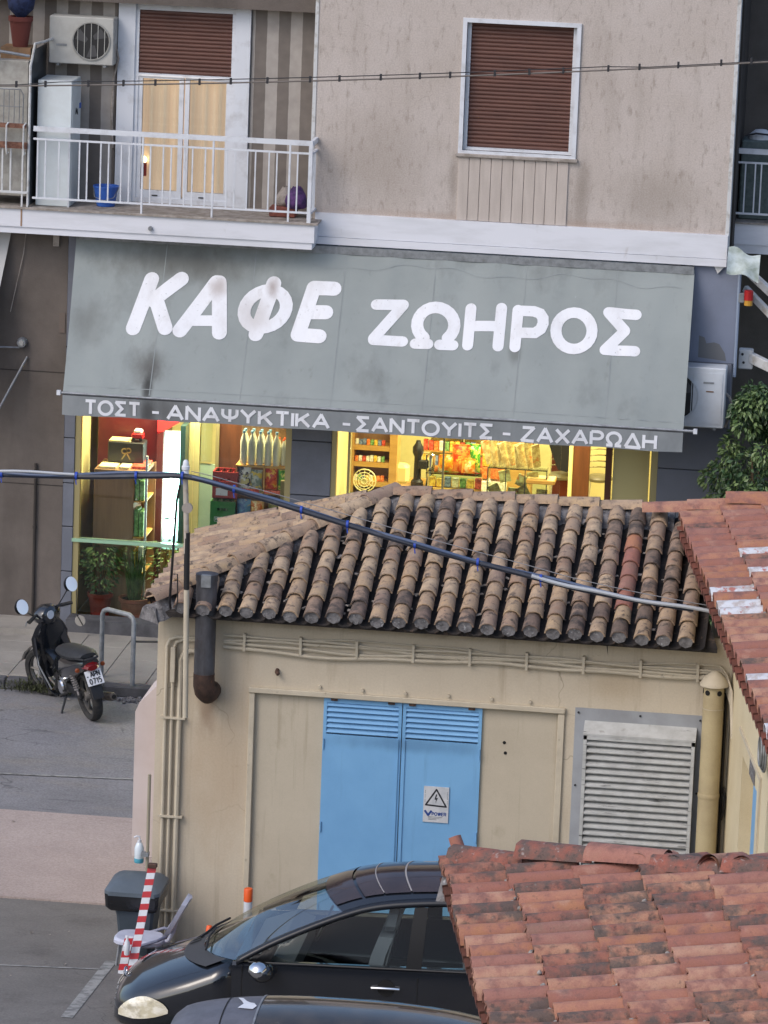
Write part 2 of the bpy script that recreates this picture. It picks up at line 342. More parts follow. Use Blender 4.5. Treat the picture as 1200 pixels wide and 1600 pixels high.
M_stem = mat('stem', srgb(80, 66, 48), rough=.9)
M_carp = mat('car_paint_black', (.010, .012, .017, 1), rough=.16, coat=1.0, spec=.6)
M_cargl = glass('car_glass', (.74, .79, .74, 1), .0, .02, .40)
M_pane = glass('window_glass', (.96, .98, .96, 1), .0)
M_glassg = glass('green_glass', (.92, .97, .93, 1), .0)
M_chrome = mat('chrome', (.75, .76, .78, 1), rough=.08, metal=1)
M_blueplastic = mat('blue_plastic', srgb(48, 92, 176), rough=.4)
M_redplastic = mat('red_plastic', srgb(176, 30, 34), rough=.35)
M_greenplastic = mat('green_plastic', srgb(44, 116, 56), rough=.4)
M_binc = mat('bin_grey', srgb(66, 76, 86), srgb(58, 66, 74), 3, .4, .7, .5)
M_binlid = mat('bin_lid', srgb(88, 98, 108), srgb(76, 86, 94), 3, .4, .7, .5)
M_chair = mat('chair_lilac', srgb(184, 187, 204), srgb(168, 171, 188), 6, .4, .7, .5)
M_cable = mat('cable_black', srgb(44, 47, 58), srgb(60, 64, 76), 12, .5, .7, .4)
M_cablew = mat('cable_grey', srgb(168, 172, 178), rough=.5)
M_tie = mat('blue_tie', srgb(36, 70, 168), rough=.5)
M_orange = mat('orange_plastic', srgb(226, 92, 34), rough=.45)
M_purple = mat('purple_cloth', srgb(92, 56, 112), srgb(60, 40, 84), 14, .4, .6, .8)
M_curt = mat('curtain', srgb(226, 206, 182), srgb(204, 182, 156), (14, 14, .6), .4, .7, .9); M_curt.node_tree.nodes['Principled BSDF'].inputs['Emission Color'].default_value = srgb(236, 206, 182); M_curt.node_tree.nodes['Principled BSDF'].inputs['Emission Strength'].default_value = .24  # faint glow added to the cloth in place of warm room light
def stripes():
    m = mat('striped_wall', srgb(158, 148, 138), rough=.9)
    N = m.node_tree.nodes; L = m.node_tree.links; b = N['Principled BSDF']
    g = N.new('ShaderNodeNewGeometry'); sx = N.new('ShaderNodeSeparateXYZ'); L.new(g.outputs['Position'], sx.inputs[0])
    n0 = N.new('ShaderNodeTexNoise'); n0.inputs['Scale'].default_value = 5; L.new(g.outputs['Position'], n0.inputs['Vector'])
    a = N.new('ShaderNodeMath'); a.operation = 'MULTIPLY_ADD'; a.inputs[1].default_value = 1 / .316; a.inputs[2].default_value = 40.32; L.new(sx.outputs[0], a.inputs[0])
    w = N.new('ShaderNodeMath'); w.operation = 'MULTIPLY_ADD'; w.inputs[1].default_value = .06; L.new(n0.outputs[0], w.inputs[0]); L.new(a.outputs[0], w.inputs[2])
    f = N.new('ShaderNodeMath'); f.operation = 'FRACT'; L.new(w.outputs[0], f.inputs[0])
    gt = N.new('ShaderNodeMath'); gt.operation = 'GREATER_THAN'; gt.inputs[1].default_value = .5; L.new(f.outputs[0], gt.inputs[0])
    mx = N.new('ShaderNodeMix'); mx.data_type = 'RGBA'; L.new(gt.outputs[0], mx.inputs[0])
    mx.inputs[6].default_value = srgb(160, 154, 149); mx.inputs[7].default_value = srgb(112, 105, 100)
    n = N.new('ShaderNodeTexNoise'); n.inputs['Scale'].default_value = 7; n.inputs['Detail'].default_value = 6; L.new(g.outputs['Position'], n.inputs['Vector'])
    mr = N.new('ShaderNodeMapRange'); L.new(n.outputs[0], mr.inputs[0]); mr.inputs[3].default_value = .72; mr.inputs[4].default_value = 1.25
    sc = N.new('ShaderNodeVectorMath'); sc.operation = 'SCALE'; L.new(mx.outputs[2], sc.inputs[0]); L.new(mr.outputs[0], sc.inputs['Scale'])
    L.new(sc.outputs[0], b.inputs['Base Color'])
    return m
M_stripe = stripes()

# ------------------------------------------------------------------ ground
def lot_z(y): return 0.0 if y > -12.1 else (-12.1 - y) * .102
m = MB()
m.quad((-60, -40, -.02), (60, -40, -.02), (60, 40, -.02), (-60, 40, -.02)); m.build('ground', M_asph, kind='structure')
m = MB(); m.grid(lambda u, v: (-40 + 80 * u, -8.85 + 5.75 * v, .0 + .02 * math.sin(v * 3.14)), 20, 8); m.build('road', M_asph, kind='structure')
m = MB(); m.box(-40, 40, -2.9, 4.8, -.01, .13); m.build('sidewalk', M_side, kind='structure')
# kerb stones
kerb = thing('kerb', 'low dark kerb edging the pavement in front of the cafe', 'kerb', (-4, -3, 0)); kerb['kind'] = 'structure'
del kerb['category']
for i in range(9):
    x = -8.6 + i
    MB().bbox(x, x + .99, -3.09, -2.9, -.01, .135, .015).build('kerb_stone', M_kerb, kerb)
# paving slabs near the shop are visible only at left: real slabs with joints
for i in range(9):
    for j in range(4):
        x = -6.4 + i * .6; y = -2.88 + j * .6
        MB().bbox(x + .005, x + .595, y + .005, y + .595, .12, .139 + random.random() * .003, .003).build('paving_slab', M_side, bpy.data.objects['sidewalk'])
m = MB()
pts = [(-40, -8.9), (40, -8.5), (40, -10.15), (-40, -10.5)]
m.prism([(x, y, -.01) for x, y in pts][::-1], (0, 0, .045)); 
pts = [(-40, -10.52), (40, -10.17), (40, -11.95), (-40, -12.25)]
m.prism([(x, y, -.01) for x, y in pts][::-1], (0, 0, .05))
m.build('concrete_strip', M_pink, kind='structure')
m = MB(); m.grid(lambda u, v: (-40 + 80 * u, -12.05 - 26 * v, lot_z(-12.05 - 26 * v) + .012), 4, 26); m.build('parking_ground', M_lot, kind='structure')
# litter: dry leaves and scraps along the kerb and by the wall
rnd = random.Random(31); mbl = MB()
for k in range(26):
    if k < 14: x, y, z = rnd.uniform(-5.2, -2.4), rnd.uniform(-3.7, -3.2), .016
    elif k < 20: x, y, z = rnd.uniform(-3.6, -1.6), rnd.uniform(-11.9, -9), .042
    else: x = rnd.uniform(-2.2, -1.2); y = rnd.uniform(-16, -13); z = lot_z(y) + .02
    a = rnd.uniform(0, 6.28); s = rnd.uniform(.012, .035); c_, s_ = math.cos(a) * s, math.sin(a) * s
    mbl.add([(x - c_, y - s_, z), (x + s_ * .6, y - c_ * .6, z + s * .5), (x + c_, y + s_, z + .004), (x - s_ * .6, y + c_ * .6, z + s * .3)], [(0, 1, 2, 3)])
mbl.build('litter', M_sill, None, kind='stuff')
# painted marks
m = MB()
m.quad((-6, -7.42, .026), (-1.4, -6.95, .026), (-1.4, -6.90, .026), (-6, -7.37, .026))
m.build('road_line', M_line, kind='structure')
m = MB()
def on(x, y): return (x, y, lot_z(y) + .018)
m.quad(on(-6, -16.1), on(-1.0, -15.35), on(-1.0, -15.30), on(-6, -16.04))
for k in range(6):
    a = -14.9 - k * .45; xx = lambda y: -1.01 - (-14.9 - y) * -.02
    m.quad(on(xx(a - .45) - .06, a - .45), on(xx(a - .45) + .06, a - .45), on(xx(a) + .06, a), on(xx(a) - .06, a))
m.build('parking_line', M_line, kind='structure')
# ------------------------------------------------------------------ apartment building
B = thing('apartment_building', 'apartment block with mauve stucco wall and balcony above the cafe', 'building', (0, 0, 0.13))
m = MB()
wx0, wx1, wz0, wz1 = .72, 2.16, 6.9, 8.58
m.box(-1.24, wx0, 0, .3, 5.7, 10.2); m.box(wx1, 4.22, 0, .3, 5.7, 10.2)
m.box(wx0, wx1, 0, .3, 5.7, wz0); m.box(wx0, wx1, 0, .3, wz1, 10.2)
m.build('wall', M_wall, B)
MB().box(-1.285, -1.24, -.012, .6, 5.87, 10.2).build('wall_edge', M_whitew, B); MB().box(4.22, 4.27, -.012, .9, 5.7, 10.2).build('wall_edge', M_whitew, B)
MB().box(-1.19, 4.26, -.07, .02, 5.66, 5.97).box(-1.19, 4.26, -.085, .02, 5.56, 5.655).build('fascia', M_band, B)
for i in range(10):                                    # vertical boards below the window
    x = .675 + i * .1455
    MB().bbox(x + .003, x + .1425, -.02, .01, 5.975, 6.84, .004).build('cladding_board', M_board, B)
# window
m = MB(); t = .055
m.box(wx0 - t, wx1 + t, -.03, .05, wz1, wz1 + t); m.box(wx0 - t, wx0, -.03, .05, wz0, wz1); m.box(wx1, wx1 + t, -.03, .05, wz0, wz1)
m.box(wx0 - t, wx1 + t, -.028, .05, wz0 - .04, wz0)
win = m.build('window', M_white, B)
MB().box(wx0, wx0 + .05, .06, .16, wz0, wz1).box(wx1 - .05, wx1, .06, .16, wz0, wz1).box(wx0 + .05, wx1 - .05, .06, .16, wz0, wz0 + .035).build('window_frame', M_white, win)
MB().bbox(wx0 - t - .03, wx1 + t + .03, -.06, .02, wz0 - .085, wz0 - .04, .008).build('sill', M_sill, win)
def shutter(x0, x1, y, z0, z1, parent, pitch=.052):
    n = int((z1 - z0) / pitch); rings = []
    prof = []
    for i in range(n):
        z = z0 + i * (z1 - z0) / n; h = (z1 - z0) / n
        prof += [(y + .012, z), (y, z + h * .2), (y - .004, z + h * .5), (y, z + h * .8), (y + .012, z + h * .98)]
    o = MB().loft([[(x, yy, z) for yy, z in prof] for x in (x0, x1)], cap=False, closed=False)
    return o.build('roller_shutter', M_shut, parent)
shutter(wx0 + .05, wx1 - .05, .10, wz0 + .035, wz1, win)
MB().box(wx0, wx1, .2, .25, wz0, wz1).build('backing', M_black, win)
# loggia: striped wall, ceiling beam, side wall of the neighbouring flat
MB().box(-6.5, -4.02, .6, .8, 5.8, 8.6).box(-2.2, -1.27, .6, .8, 5.8, 8.6).box(-4.02, -3.78, .64, .8, 5.8, 8.6).box(-2.42, -2.2, .64, .8, 5.8, 8.6).build('striped_wall', M_stripe, B)
MB().box(-6.5, -1.29, .35, 1.2, 8.56, 10.2).build('loggia_beam', M_dark, B)
MB().box(-6.6, -1.28, -.35, .9, 10.0, 10.25).build('upper_slab', M_band, B)
MB().box(-4.0, -3.77, .55, .66, 5.86, 8.55).build('door_surround', M_white, B); MB().box(-2.42, -2.22, .55, .66, 5.86, 8.55).build('door_surround', M_white, B)
bd = MB().box(-3.77, -2.42, .6, .66, 8.46, 8.555).build('balcony_door', M_white, B); MB().box(-3.72, -2.47, .575, .66, 7.58, 7.62).build('shutter_rail', M_white, bd)
shutter(-3.72, -2.47, .60, 7.62, 8.46, bd, .05)
MB().box(-3.77, -3.72, .58, .66, 5.95, 8.46).box(-2.47, -2.42, .58, .66, 5.95, 8.46).box(-3.77, -2.42, .58, .70, 5.86, 5.95).build('door_frame', M_white, bd)
for s, (a, b) in enumerate(((-3.72, -3.105), (-3.085, -2.47))):
    sh = MB().box(a, a + .06, .60, .66, 5.95, 7.6).box(b - .06, b, .60, .66, 5.95, 7.6).box(a + .06, b - .06, .60, .66, 5.95, 6.05).box(a + .06, b - .06, .60, .66, 7.55, 7.6).build('door_sash', M_white, bd)
    MB().box(a + .06, b - .06, .625, .633, 6.05, 7.55).build('pane', M_pane, bd)
    MB().box(a + .22, a + .30, .588, .6, 5.975, 5.99).build('drain_cover', M_blk, bd)
def curt(u, v):
    x = -3.72 + 1.25 * u; return (x, .80 + .045 * math.sin(x * 34) + .03 * math.sin(x * 13), 5.95 + 1.75 * v)
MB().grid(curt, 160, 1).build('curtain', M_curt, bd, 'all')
for k_, (x_, e_) in enumerate(((-3.4, .5), (-2.8, .4))):
    ld = bpy.data.lights.new('curtain_fill', 'AREA'); ld.size = .6; ld.energy = e_; ld.color = (1, .80, .58)  # unseen fill lights added between pane and curtain to model its folds
    lo = bpy.data.objects.new('curtain_fill', ld); COL.objects.link(lo); attach(lo, bd, Matrix.Translation((x_, .70, 7.62)) @ Matrix.Rotation(R(8), 4, 'X'))
MB().box(-3.8, -2.4, .95, 1.0, 5.8, 9).build('room_back', M_yel, bd)
MB().box(-3.69, -3.60, .70, .74, 6.22, 6.40).build('door_ornament', M_redplastic, bd)
MB().lathe([(.05, 0), (.05, .01)], (-3.645, .72, 6.44), 14, 'y').build('night_lamp', emis('night_lamp', (1, .85, .45, 1), 3), bd)
# balcony slab and railing
slab = MB().box(-7.2, -1.14, -.45, .62, 5.62, 5.86).box(-7.2, -1.17, -.43, .6, 5.53, 5.62).build('balcony_slab', M_band, B)
MB().box(-7.2, -1.10, -.48, .6, 5.86, 5.885).build('slab_coping', M_sill, slab)
MB().box(-5.065, -5.045, -.456, -.45, 5.63, 5.86).build('slab_joint', mat('stain_joint', srgb(150, 120, 96)), slab)
MB().lathe([(.026, -.5), (.03, -.49), (.03, -.45)], (-3.32, 0, 5.70), 12, 'y').lathe([(.016, -.501), (.016, -.48)], (-3.32, 0, 5.70), 10, 'y').build('drain_spout', M_metal, slab)
rl = MB().box(-4.92, -1.2, -.44, -.40, 6.90, 6.965).box(-4.92, -1.2, -.43, -.405, 6.785, 6.81).box(-4.92, -1.2, -.43, -.405, 6.00, 6.025).build('railing', M_white, B)
for za, zb_ in ((6.90, 6.965), (6.785, 6.81), (6.0, 6.025)): MB().box(-1.235, -1.19, -.40, .0, za, zb_).build('side_rail', M_white, rl)
# balusters come in pairs, some run down to the slab
bxs = []
x = -4.86
pat = [.105, .18, .105, .17]
i = 0
while x < -1.25:
    bxs.append(x); x += pat[i % 4] * 1.0; i += 1
me_b = MB().box(-.009, .009, -.425, -.410, 6.025, 6.785).mesh('baluster', M_white)
me_bl = MB().box(-.012, .012, -.4345, -.400, 5.885, 6.90).mesh('post', M_white)
for k, x in enumerate(bxs):
    inst('post' if k % 7 == 3 else 'baluster', me_bl if k % 7 == 3 else me_b, Matrix.Translation((x, 0, 0)), rl)
for y in (-.30, -.17, -.06):
    inst('baluster', me_b, Matrix.Translation((-1.212, y + .418, 0)), rl)
MB().box(-1.25, -1.2, -.44, -.39, 5.885, 6.90).build('corner_post', M_white, rl)
# left neighbour's balcony: rusty rail, divider
r2 = MB().box(-7, -5.02, -.46, -.40, 6.93, 6.985).box(-7, -5.0, -.46, -.41, 6.66, 6.74).build('rusty_railing', mat('rusty_rail', srgb(128, 92, 76), srgb(92, 60, 50), 14, .4, .6, .9), B)
MB().box(-7, -4.98, -.44, -.41, 6.06, 6.09).build('lower_rail', M_whitew, r2)
for k, x in enumerate((-5.42, -5.33, -5.22, -5.06, -4.985, -5.6, -5.75, -5.9)):
    MB().box(x - .011, x + .011, -.435, -.415, 5.885 if k in (3, 4) else 6.09, 6.66).build('baluster', M_whitew, r2)
for x in (-5.26, -5.03):
    MB().tube([(x, -.42, 6.99), (x - .01, -.50, 6.97), (x - .012, -.5, 6.7), (x - .005, -.47, 6.58), (x + .01, -.44, 6.60)], .012, 8).build('hanging_hook', M_whitew, r2, True)
dv = MB().tube([(-4.985, -.40, 5.9), (-4.985, -.40, 7.75), (-4.93, -.40, 8.05), (-4.86, -.1, 8.05), (-4.82, .55, 8.05)], .018, 8).build('balcony_divider', M_whitew, B, True)
MB().box(-4.975, -4.965, -.38, .58, 5.9, 7.95).build('divider_sheet', mat('smoky_sheet', srgb(70, 74, 78), rough=.3), dv)
# right neighbour's balcony
sl2 = MB().box(4.3, 7, .9, 2.2, 5.72, 6.0).box(4.3, 7, .92, 2.2, 5.60, 5.72).build('balcony_slab', M_band, B)
MB().box(4.3, 7, .87, 2.2, 6.0, 6.02).build('slab_coping', M_sill, sl2)
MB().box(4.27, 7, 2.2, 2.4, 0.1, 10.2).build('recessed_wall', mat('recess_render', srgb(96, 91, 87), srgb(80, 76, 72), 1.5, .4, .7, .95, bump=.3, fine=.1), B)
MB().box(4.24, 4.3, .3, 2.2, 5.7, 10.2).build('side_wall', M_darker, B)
r3 = MB().box(4.28, 7, .9, .94, 6.93, 7.0).box(4.28, 7, .91, .935, 6.80, 6.825).box(4.28, 7, .91, .935, 6.12, 6.145).build('railing', M_white, B)
for x in (4.40, 4.53, 4.61, 4.87, 5.0, 5.1):
    MB().box(x - .009, x + .009, .912, .93, 6.145, 6.8).build('baluster', M_white, r3)
MB().box(4.74, 4.79, .89, .94, 6.02, 9.0).build('corner_post', M_white, r3)
# ground floor: left dark wall, plinth, drain pipe
MB().box(-12, -4.5, 0, .35, .13, 5.56).build('ground_floor_wall', M_dark, B)
MB().box(-12, -4.52, -.72, .02, .13, .22).build('plinth_step', M_side, B)
MB().tube([(-4.87, -.03, 2.35), (-4.87, -.03, .25)], .02, 8).lathe([(.027, 1.45), (.027, 1.49)], (-4.87, -.03, 0), 10).build('drain_pipe', M_darker, B, True)
MB().tube([(-5.07, -.03, 5.5), (-5.10, -.03, 5.2), (-5.26, -.04, 4.4)], .006, 5).build('hanging_wire', M_sill, B)
MB().box(-4.70, -4.62, -.05, 0, 5.32, 5.5).build('junction_box', M_sill, B)
MB().box(-4.60, -4.52, -.01, .01, 4.15, 4.42).build('repair_patch', mat('repair_patch', srgb(108, 98, 92), rough=.95), B)
MB().box(-12, -4.5, -.004, .004, 3.60, 3.612).box(-12, -4.5, -.004, .004, 2.05, 2.062).build('wall_joint', M_darker, B)
# wall lamp + awning arm of the neighbour's shop
lp = MB().lathe([(.02, -.1), (.055, -.10), (.075, -.05), (.07, 0)], (-5.09, 0, 3.99), 14, 'y').build('wall_lamp', M_metal, B, True)
MB().lathe([(.03, -.115), (.04, -.1)], (-5.09, 0, 3.99), 10, 'y').build('lamp_lens', M_acg, lp)
# clad pillars: dark core with grey panels standing proud, open joints
def clad(x0, x1, zs, y=.0, depth=.3, ret=True):
    core = MB().box(x0 + .015, x1 - .015, y + .02, y + depth, .13, zs[-1]).build('pillar_core', M_joint, B)
    for a, b in zip(zs[:-1], zs[1:]):
        MB().bbox(x0, x1, y, y + depth - .01, a + .006, b - .006, .006).build('cladding_panel', M_clad, B)
clad(-4.5, -4.35, [.13, .88, 1.50, 2.10, 2.72, 3.34, 3.96, 5.54])
clad(-1.41, -.87, [.13, .66, 1.40, 2.14, 2.88, 3.62, 5.54], depth=.4)
clad(3.49, 4.40, [.13, .62, 1.35, 2.08, 2.81, 3.54, 4.27], depth=.4)
MB().box(3.49, 4.42, .0, .35, 4.27, 5.56).build('painted_wall', M_bluegrey, B)
MB().poly([(3.95, -.004, 4.33), (4.32, -.004, 4.30), (4.30, -.004, 4.40), (4.22, -.004, 4.52), (4.15, -.004, 4.54), (4.05, -.004, 4.52), (4.02, -.004, 4.60), (3.95, -.004, 4.62)]).build('damp_patch', mat('damp_patch', srgb(104, 106, 110), rough=.9), B)
MB().tube([(4.44, -.02, 5.5), (4.44, -.02, 4.1)], .022, 8).build('downpipe', mat('pale_blue_pipe', srgb(136, 150, 172), rough=.5), B, True)
MB().box(-4.36, 3.5, .1, .4, 3.62, 5.56).build('lintel', M_joint, B)
# ------- shop shell
MB().box(-4.35, -1.12, 0.0, 4.6, .13, .2).box(-1.12, 3.5, 0.0, 9.2, .13, .25).build('shop_floor', mat('shop_floor', srgb(150, 140, 120), rough=.4), B)
for bx_ in ((-4.5, -1.17, 3.0, 3.1, .2, 3.95), (-4.45, -4.36, .3, 3.0, .2, 3.95), (3.5, 3.6, .4, 9.2, .2, 3.95), (-1.1, 3.5, 9.1, 9.2, .25, 3.95)): MB().box(*bx_).build('shop_wall', M_yel, B)
for bx_ in ((-4.45, -1.17, .4, 3.1, 3.96, 4.05), (-1.16, 3.6, .4, 9.2, 3.96, 4.05)): MB().box(*bx_).build('shop_ceiling', M_yel, B)
MB().box(-1.16, -1.10, .4, 9.2, .2, 3.95).build('partition', M_yel, B)
MB().box(-4.35, -1.41, -.36, 0, .13, .30).build('shopfront_step', M_kerb, B)
MB().box(-.87, 3.49, -.3, 0, .13, .25).build('shopfront_step', M_kerb, B)
dw = MB().box(-4.35, -4.27, .02, .12, .3, 3.6).build('display_window', M_alu, B); MB().box(-1.49, -1.41, .02, .12, .3, 3.6).build('frame_post', M_alu, dw)
MB().box(-4.27, -2.2, .045, .06, .33, 1.30).build('parapet_pane', M_glassg, dw)
MB().box(-4.36, -1.6, -.01, .10, 1.30, 1.345).build('glass_shelf', mat('green_glass_edge', srgb(150, 186, 158), rough=.2), dw)
MB().box(-4.27, -2.75, .06, .07, 1.35, 3.6).box(-2.73, -1.49, .06, .07, 1.35, 3.6).build('pane', M_pane, dw)
sd = MB().box(-.87, -.80, .02, .12, .25, 3.6).build('shop_entrance', M_alu, B); MB().box(3.40, 3.49, .02, .12, .25, 3.6).build('frame_post', M_alu, sd); MB().box(-.66, -.63, .1, .16, .25, 3.6).build('frame_post', M_alu, sd)
MB().box(-.62, .62, .07, .08, .3, 3.6).box(.66, 2.2, .07, .08, .3, 3.6).build('pane', M_pane, sd)
MB().box(.62, .645, .05, .10, .25, 3.6).build('door_stile', M_alu, sd)
MB().box(2.78, 2.86, .30, .42, .25, 3.6).build('door_post', M_woodd, sd)
MB().box(2.88, 3.36, .34, .40, .25, 2.22).box(2.88, 3.36, .34, .40, 2.25, 3.6).build('door_panel', mat('pale_door', srgb(196, 184, 130), rough=.6), sd)
# boxes on the pillar ledge
MB().box(-1.55, -1.44, .06, .14, .3, 2.30).build('window_post', M_alu, dw)
M_awnd = mat('awning_seam', srgb(139, 145, 146), srgb(130, 136, 138), 6, rough=.9)
# ------------------------------------------------------------------ awning with its lettering
AW = thing('awning', 'grey canvas awning lettered in white over the cafe front', 'awning', (-.2, 0, 5.5))
A0 = Vector((0, -.06, 5.5)); DV = Vector((0, -1.14, -1.94)).normalized(); NV = Vector((0, -DV.z, DV.y)) * -1
if NV.y > 0: NV = -NV
def aw(x, s, off=0.0):
    u = (x + 4.35) / 8.22
    v = s / 2.25
    sag = .035 * math.sin(math.pi * min(max(v, 0), 1)) + .012 * math.sin(x * 3.1 + v * 2) * v * (1 - v) * 4 * .5 + .006 * math.sin(x * 9 + 1.3 * v)
    top = -.02 * math.sin(math.pi * u)
    # hanging folds between the seams, tension wrinkles running down from the corners
    sag += .010 * abs(math.sin(math.pi * (x + 3.15) / 1.2)) * math.sin(math.pi * min(max(v, 0), 1))
    sag += .007 * math.sin(23 * x + 6 * v) * math.exp(-((x - 3.0) / .7) ** 2) * v + .007 * math.sin(20 * x - 7 * v) * math.exp(-((x + 3.6) / .6) ** 2) * v
    sag += .006 * math.sin(14 * x + 9 * v + 2 * math.sin(3 * x)) * math.exp(-((v - .12) / .15) ** 2)
    return A0 + Vector((x, 0, 0)) + DV * (s + top) - NV * sag * .9 + NV * off
def awx(u, s):
    l = -4.38 + .08 * s / 2.25; r = 3.85 + .02 * s / 2.25
    return l + (r - l) * u
m = MB(); m.grid(lambda u, v: aw(awx(u, 2.25 * v), 2.25 * v), 90, 26)
cn = m.build('canopy', M_awn, AW, 'all')
BX, BY, BZ = 0, aw(0, 2.25).y, aw(0, 2.25).z
# front bar and valance
MB().tube([(-4.36, BY, BZ - .01), (4.02, BY, BZ - .01)], .018, 10).build('front_bar', M_metal, AW, True)
for x in (-4.38, 4.0):
    MB().box(x, x + .05, BY - .028, BY + .028, BZ - .04, BZ + .02).build('bar_cap', M_white, AW)
def vl(x, d, off=0.0):
    """valance: x along, d down from the bar"""
    return Vector((x, BY - .02 - .012 * math.sin(x * 4.2) * (d / .26) - .004 * math.sin(x * 13) * (d / .26) - off, BZ - .02 - d + .004 * math.sin(x * 5) * d * 4))
MB().grid(lambda u, v: vl(-4.30 + 8.17 * u, .275 * v), 120, 4).build('valance', M_val, AW, 'all')
MB().grid(lambda u, v: vl(-4.30 + 8.17 * u, .02 + .012 * v - .02, .004), 60, 1).build('valance_seam', M_joint, AW)
# sewn seams, a hem above the bar and the crease line near the top
for x in (-3.15, -1.95, -.75, .45, 1.65, 2.85):
    stroke_pts = [(x, s_ * .05 + .02) for s_ in range(44)]
    MB().grid(lambda u, v: aw(x - .006 + .012 * u, .03 + 2.19 * v, .003), 1, 40).build('seam', M_awnd, AW)
MB().grid(lambda u, v: aw(-4.27 + 8.1 * u, 2.13 + .010 * v, .003), 60, 1).build('hem_stitching', M_awnd, AW)
# folding arms and cassette
MB().box(-4.36, 3.84, -.10, -.0, 5.44, 5.54).build('cassette', M_galv, AW)
for x in (-4.25, -.2, 3.75):
    MB().tube([(x, -.08, 5.38), (x + .05, -.16, 4.3), (x, BY + .02, BZ)], .022, 8).build('arm', M_metal, AW, True)

def stroke(mb, pts, hw, mp, lift, closed=False, cap=8, step=.05, round_=True):
    """flat brush stroke of half width hw through pts, mapped onto cloth by mp(x, y, off)"""
    P = [Vector((p[0], p[1])) for p in pts]
    Q = [P[0]]
    for a, b in zip(P[:-1], P[1:]):
        n = max(1, int((b - a).length / step))
        for i in range(1, n + 1): Q.append(a.lerp(b, i / n))
    k = len(Q); L_, R_ = [], []
    for i, q in enumerate(Q):
        if closed and i in (0, k - 1): t = (Q[1] - Q[0]).normalized() + (Q[-1] - Q[-2]).normalized()
        elif i == 0: t = Q[1] - Q[0]
        elif i == k - 1: t = Q[-1] - Q[-2]
        else: t = (Q[i + 1] - Q[i]).normalized() + (Q[i] - Q[i - 1]).normalized()
        t.normalize(); nrm = Vector((-t.y, t.x)); w = hw
        if 0 < i < k - 1:
            c = abs(nrm.dot(Vector((-(Q[i] - Q[i - 1]).y, (Q[i] - Q[i - 1]).x)).normalized())); w = hw / max(c, .75)
        L_.append(q + nrm * w); R_.append(q - nrm * w)
    vs = [mp(p.x, p.y, lift) for p in L_ + R_]
    mb.add(vs, [(i, i + 1, k + i + 1, k + i) for i in range(k - 1)])
    if round_ and not closed:
        for e, q, t in ((0, Q[0], Q[0] - Q[1]), (1, Q[-1], Q[-1] - Q[-2])):
            a0 = math.atan2(t.y, t.x) - math.pi / 2
            ring = [q + Vector((math.cos(a0 + math.pi * j / cap), math.sin(a0 + math.pi * j / cap))) * hw for j in range(cap + 1)]
            mb.add([mp(p.x, p.y, lift) for p in ring], [tuple(range(cap + 1))])
    return mb
crease = [(-1.2 + .1 * k, .24 + .05 * math.sin(k * .31) + .025 * math.sin(k * .9)) for k in range(50)]
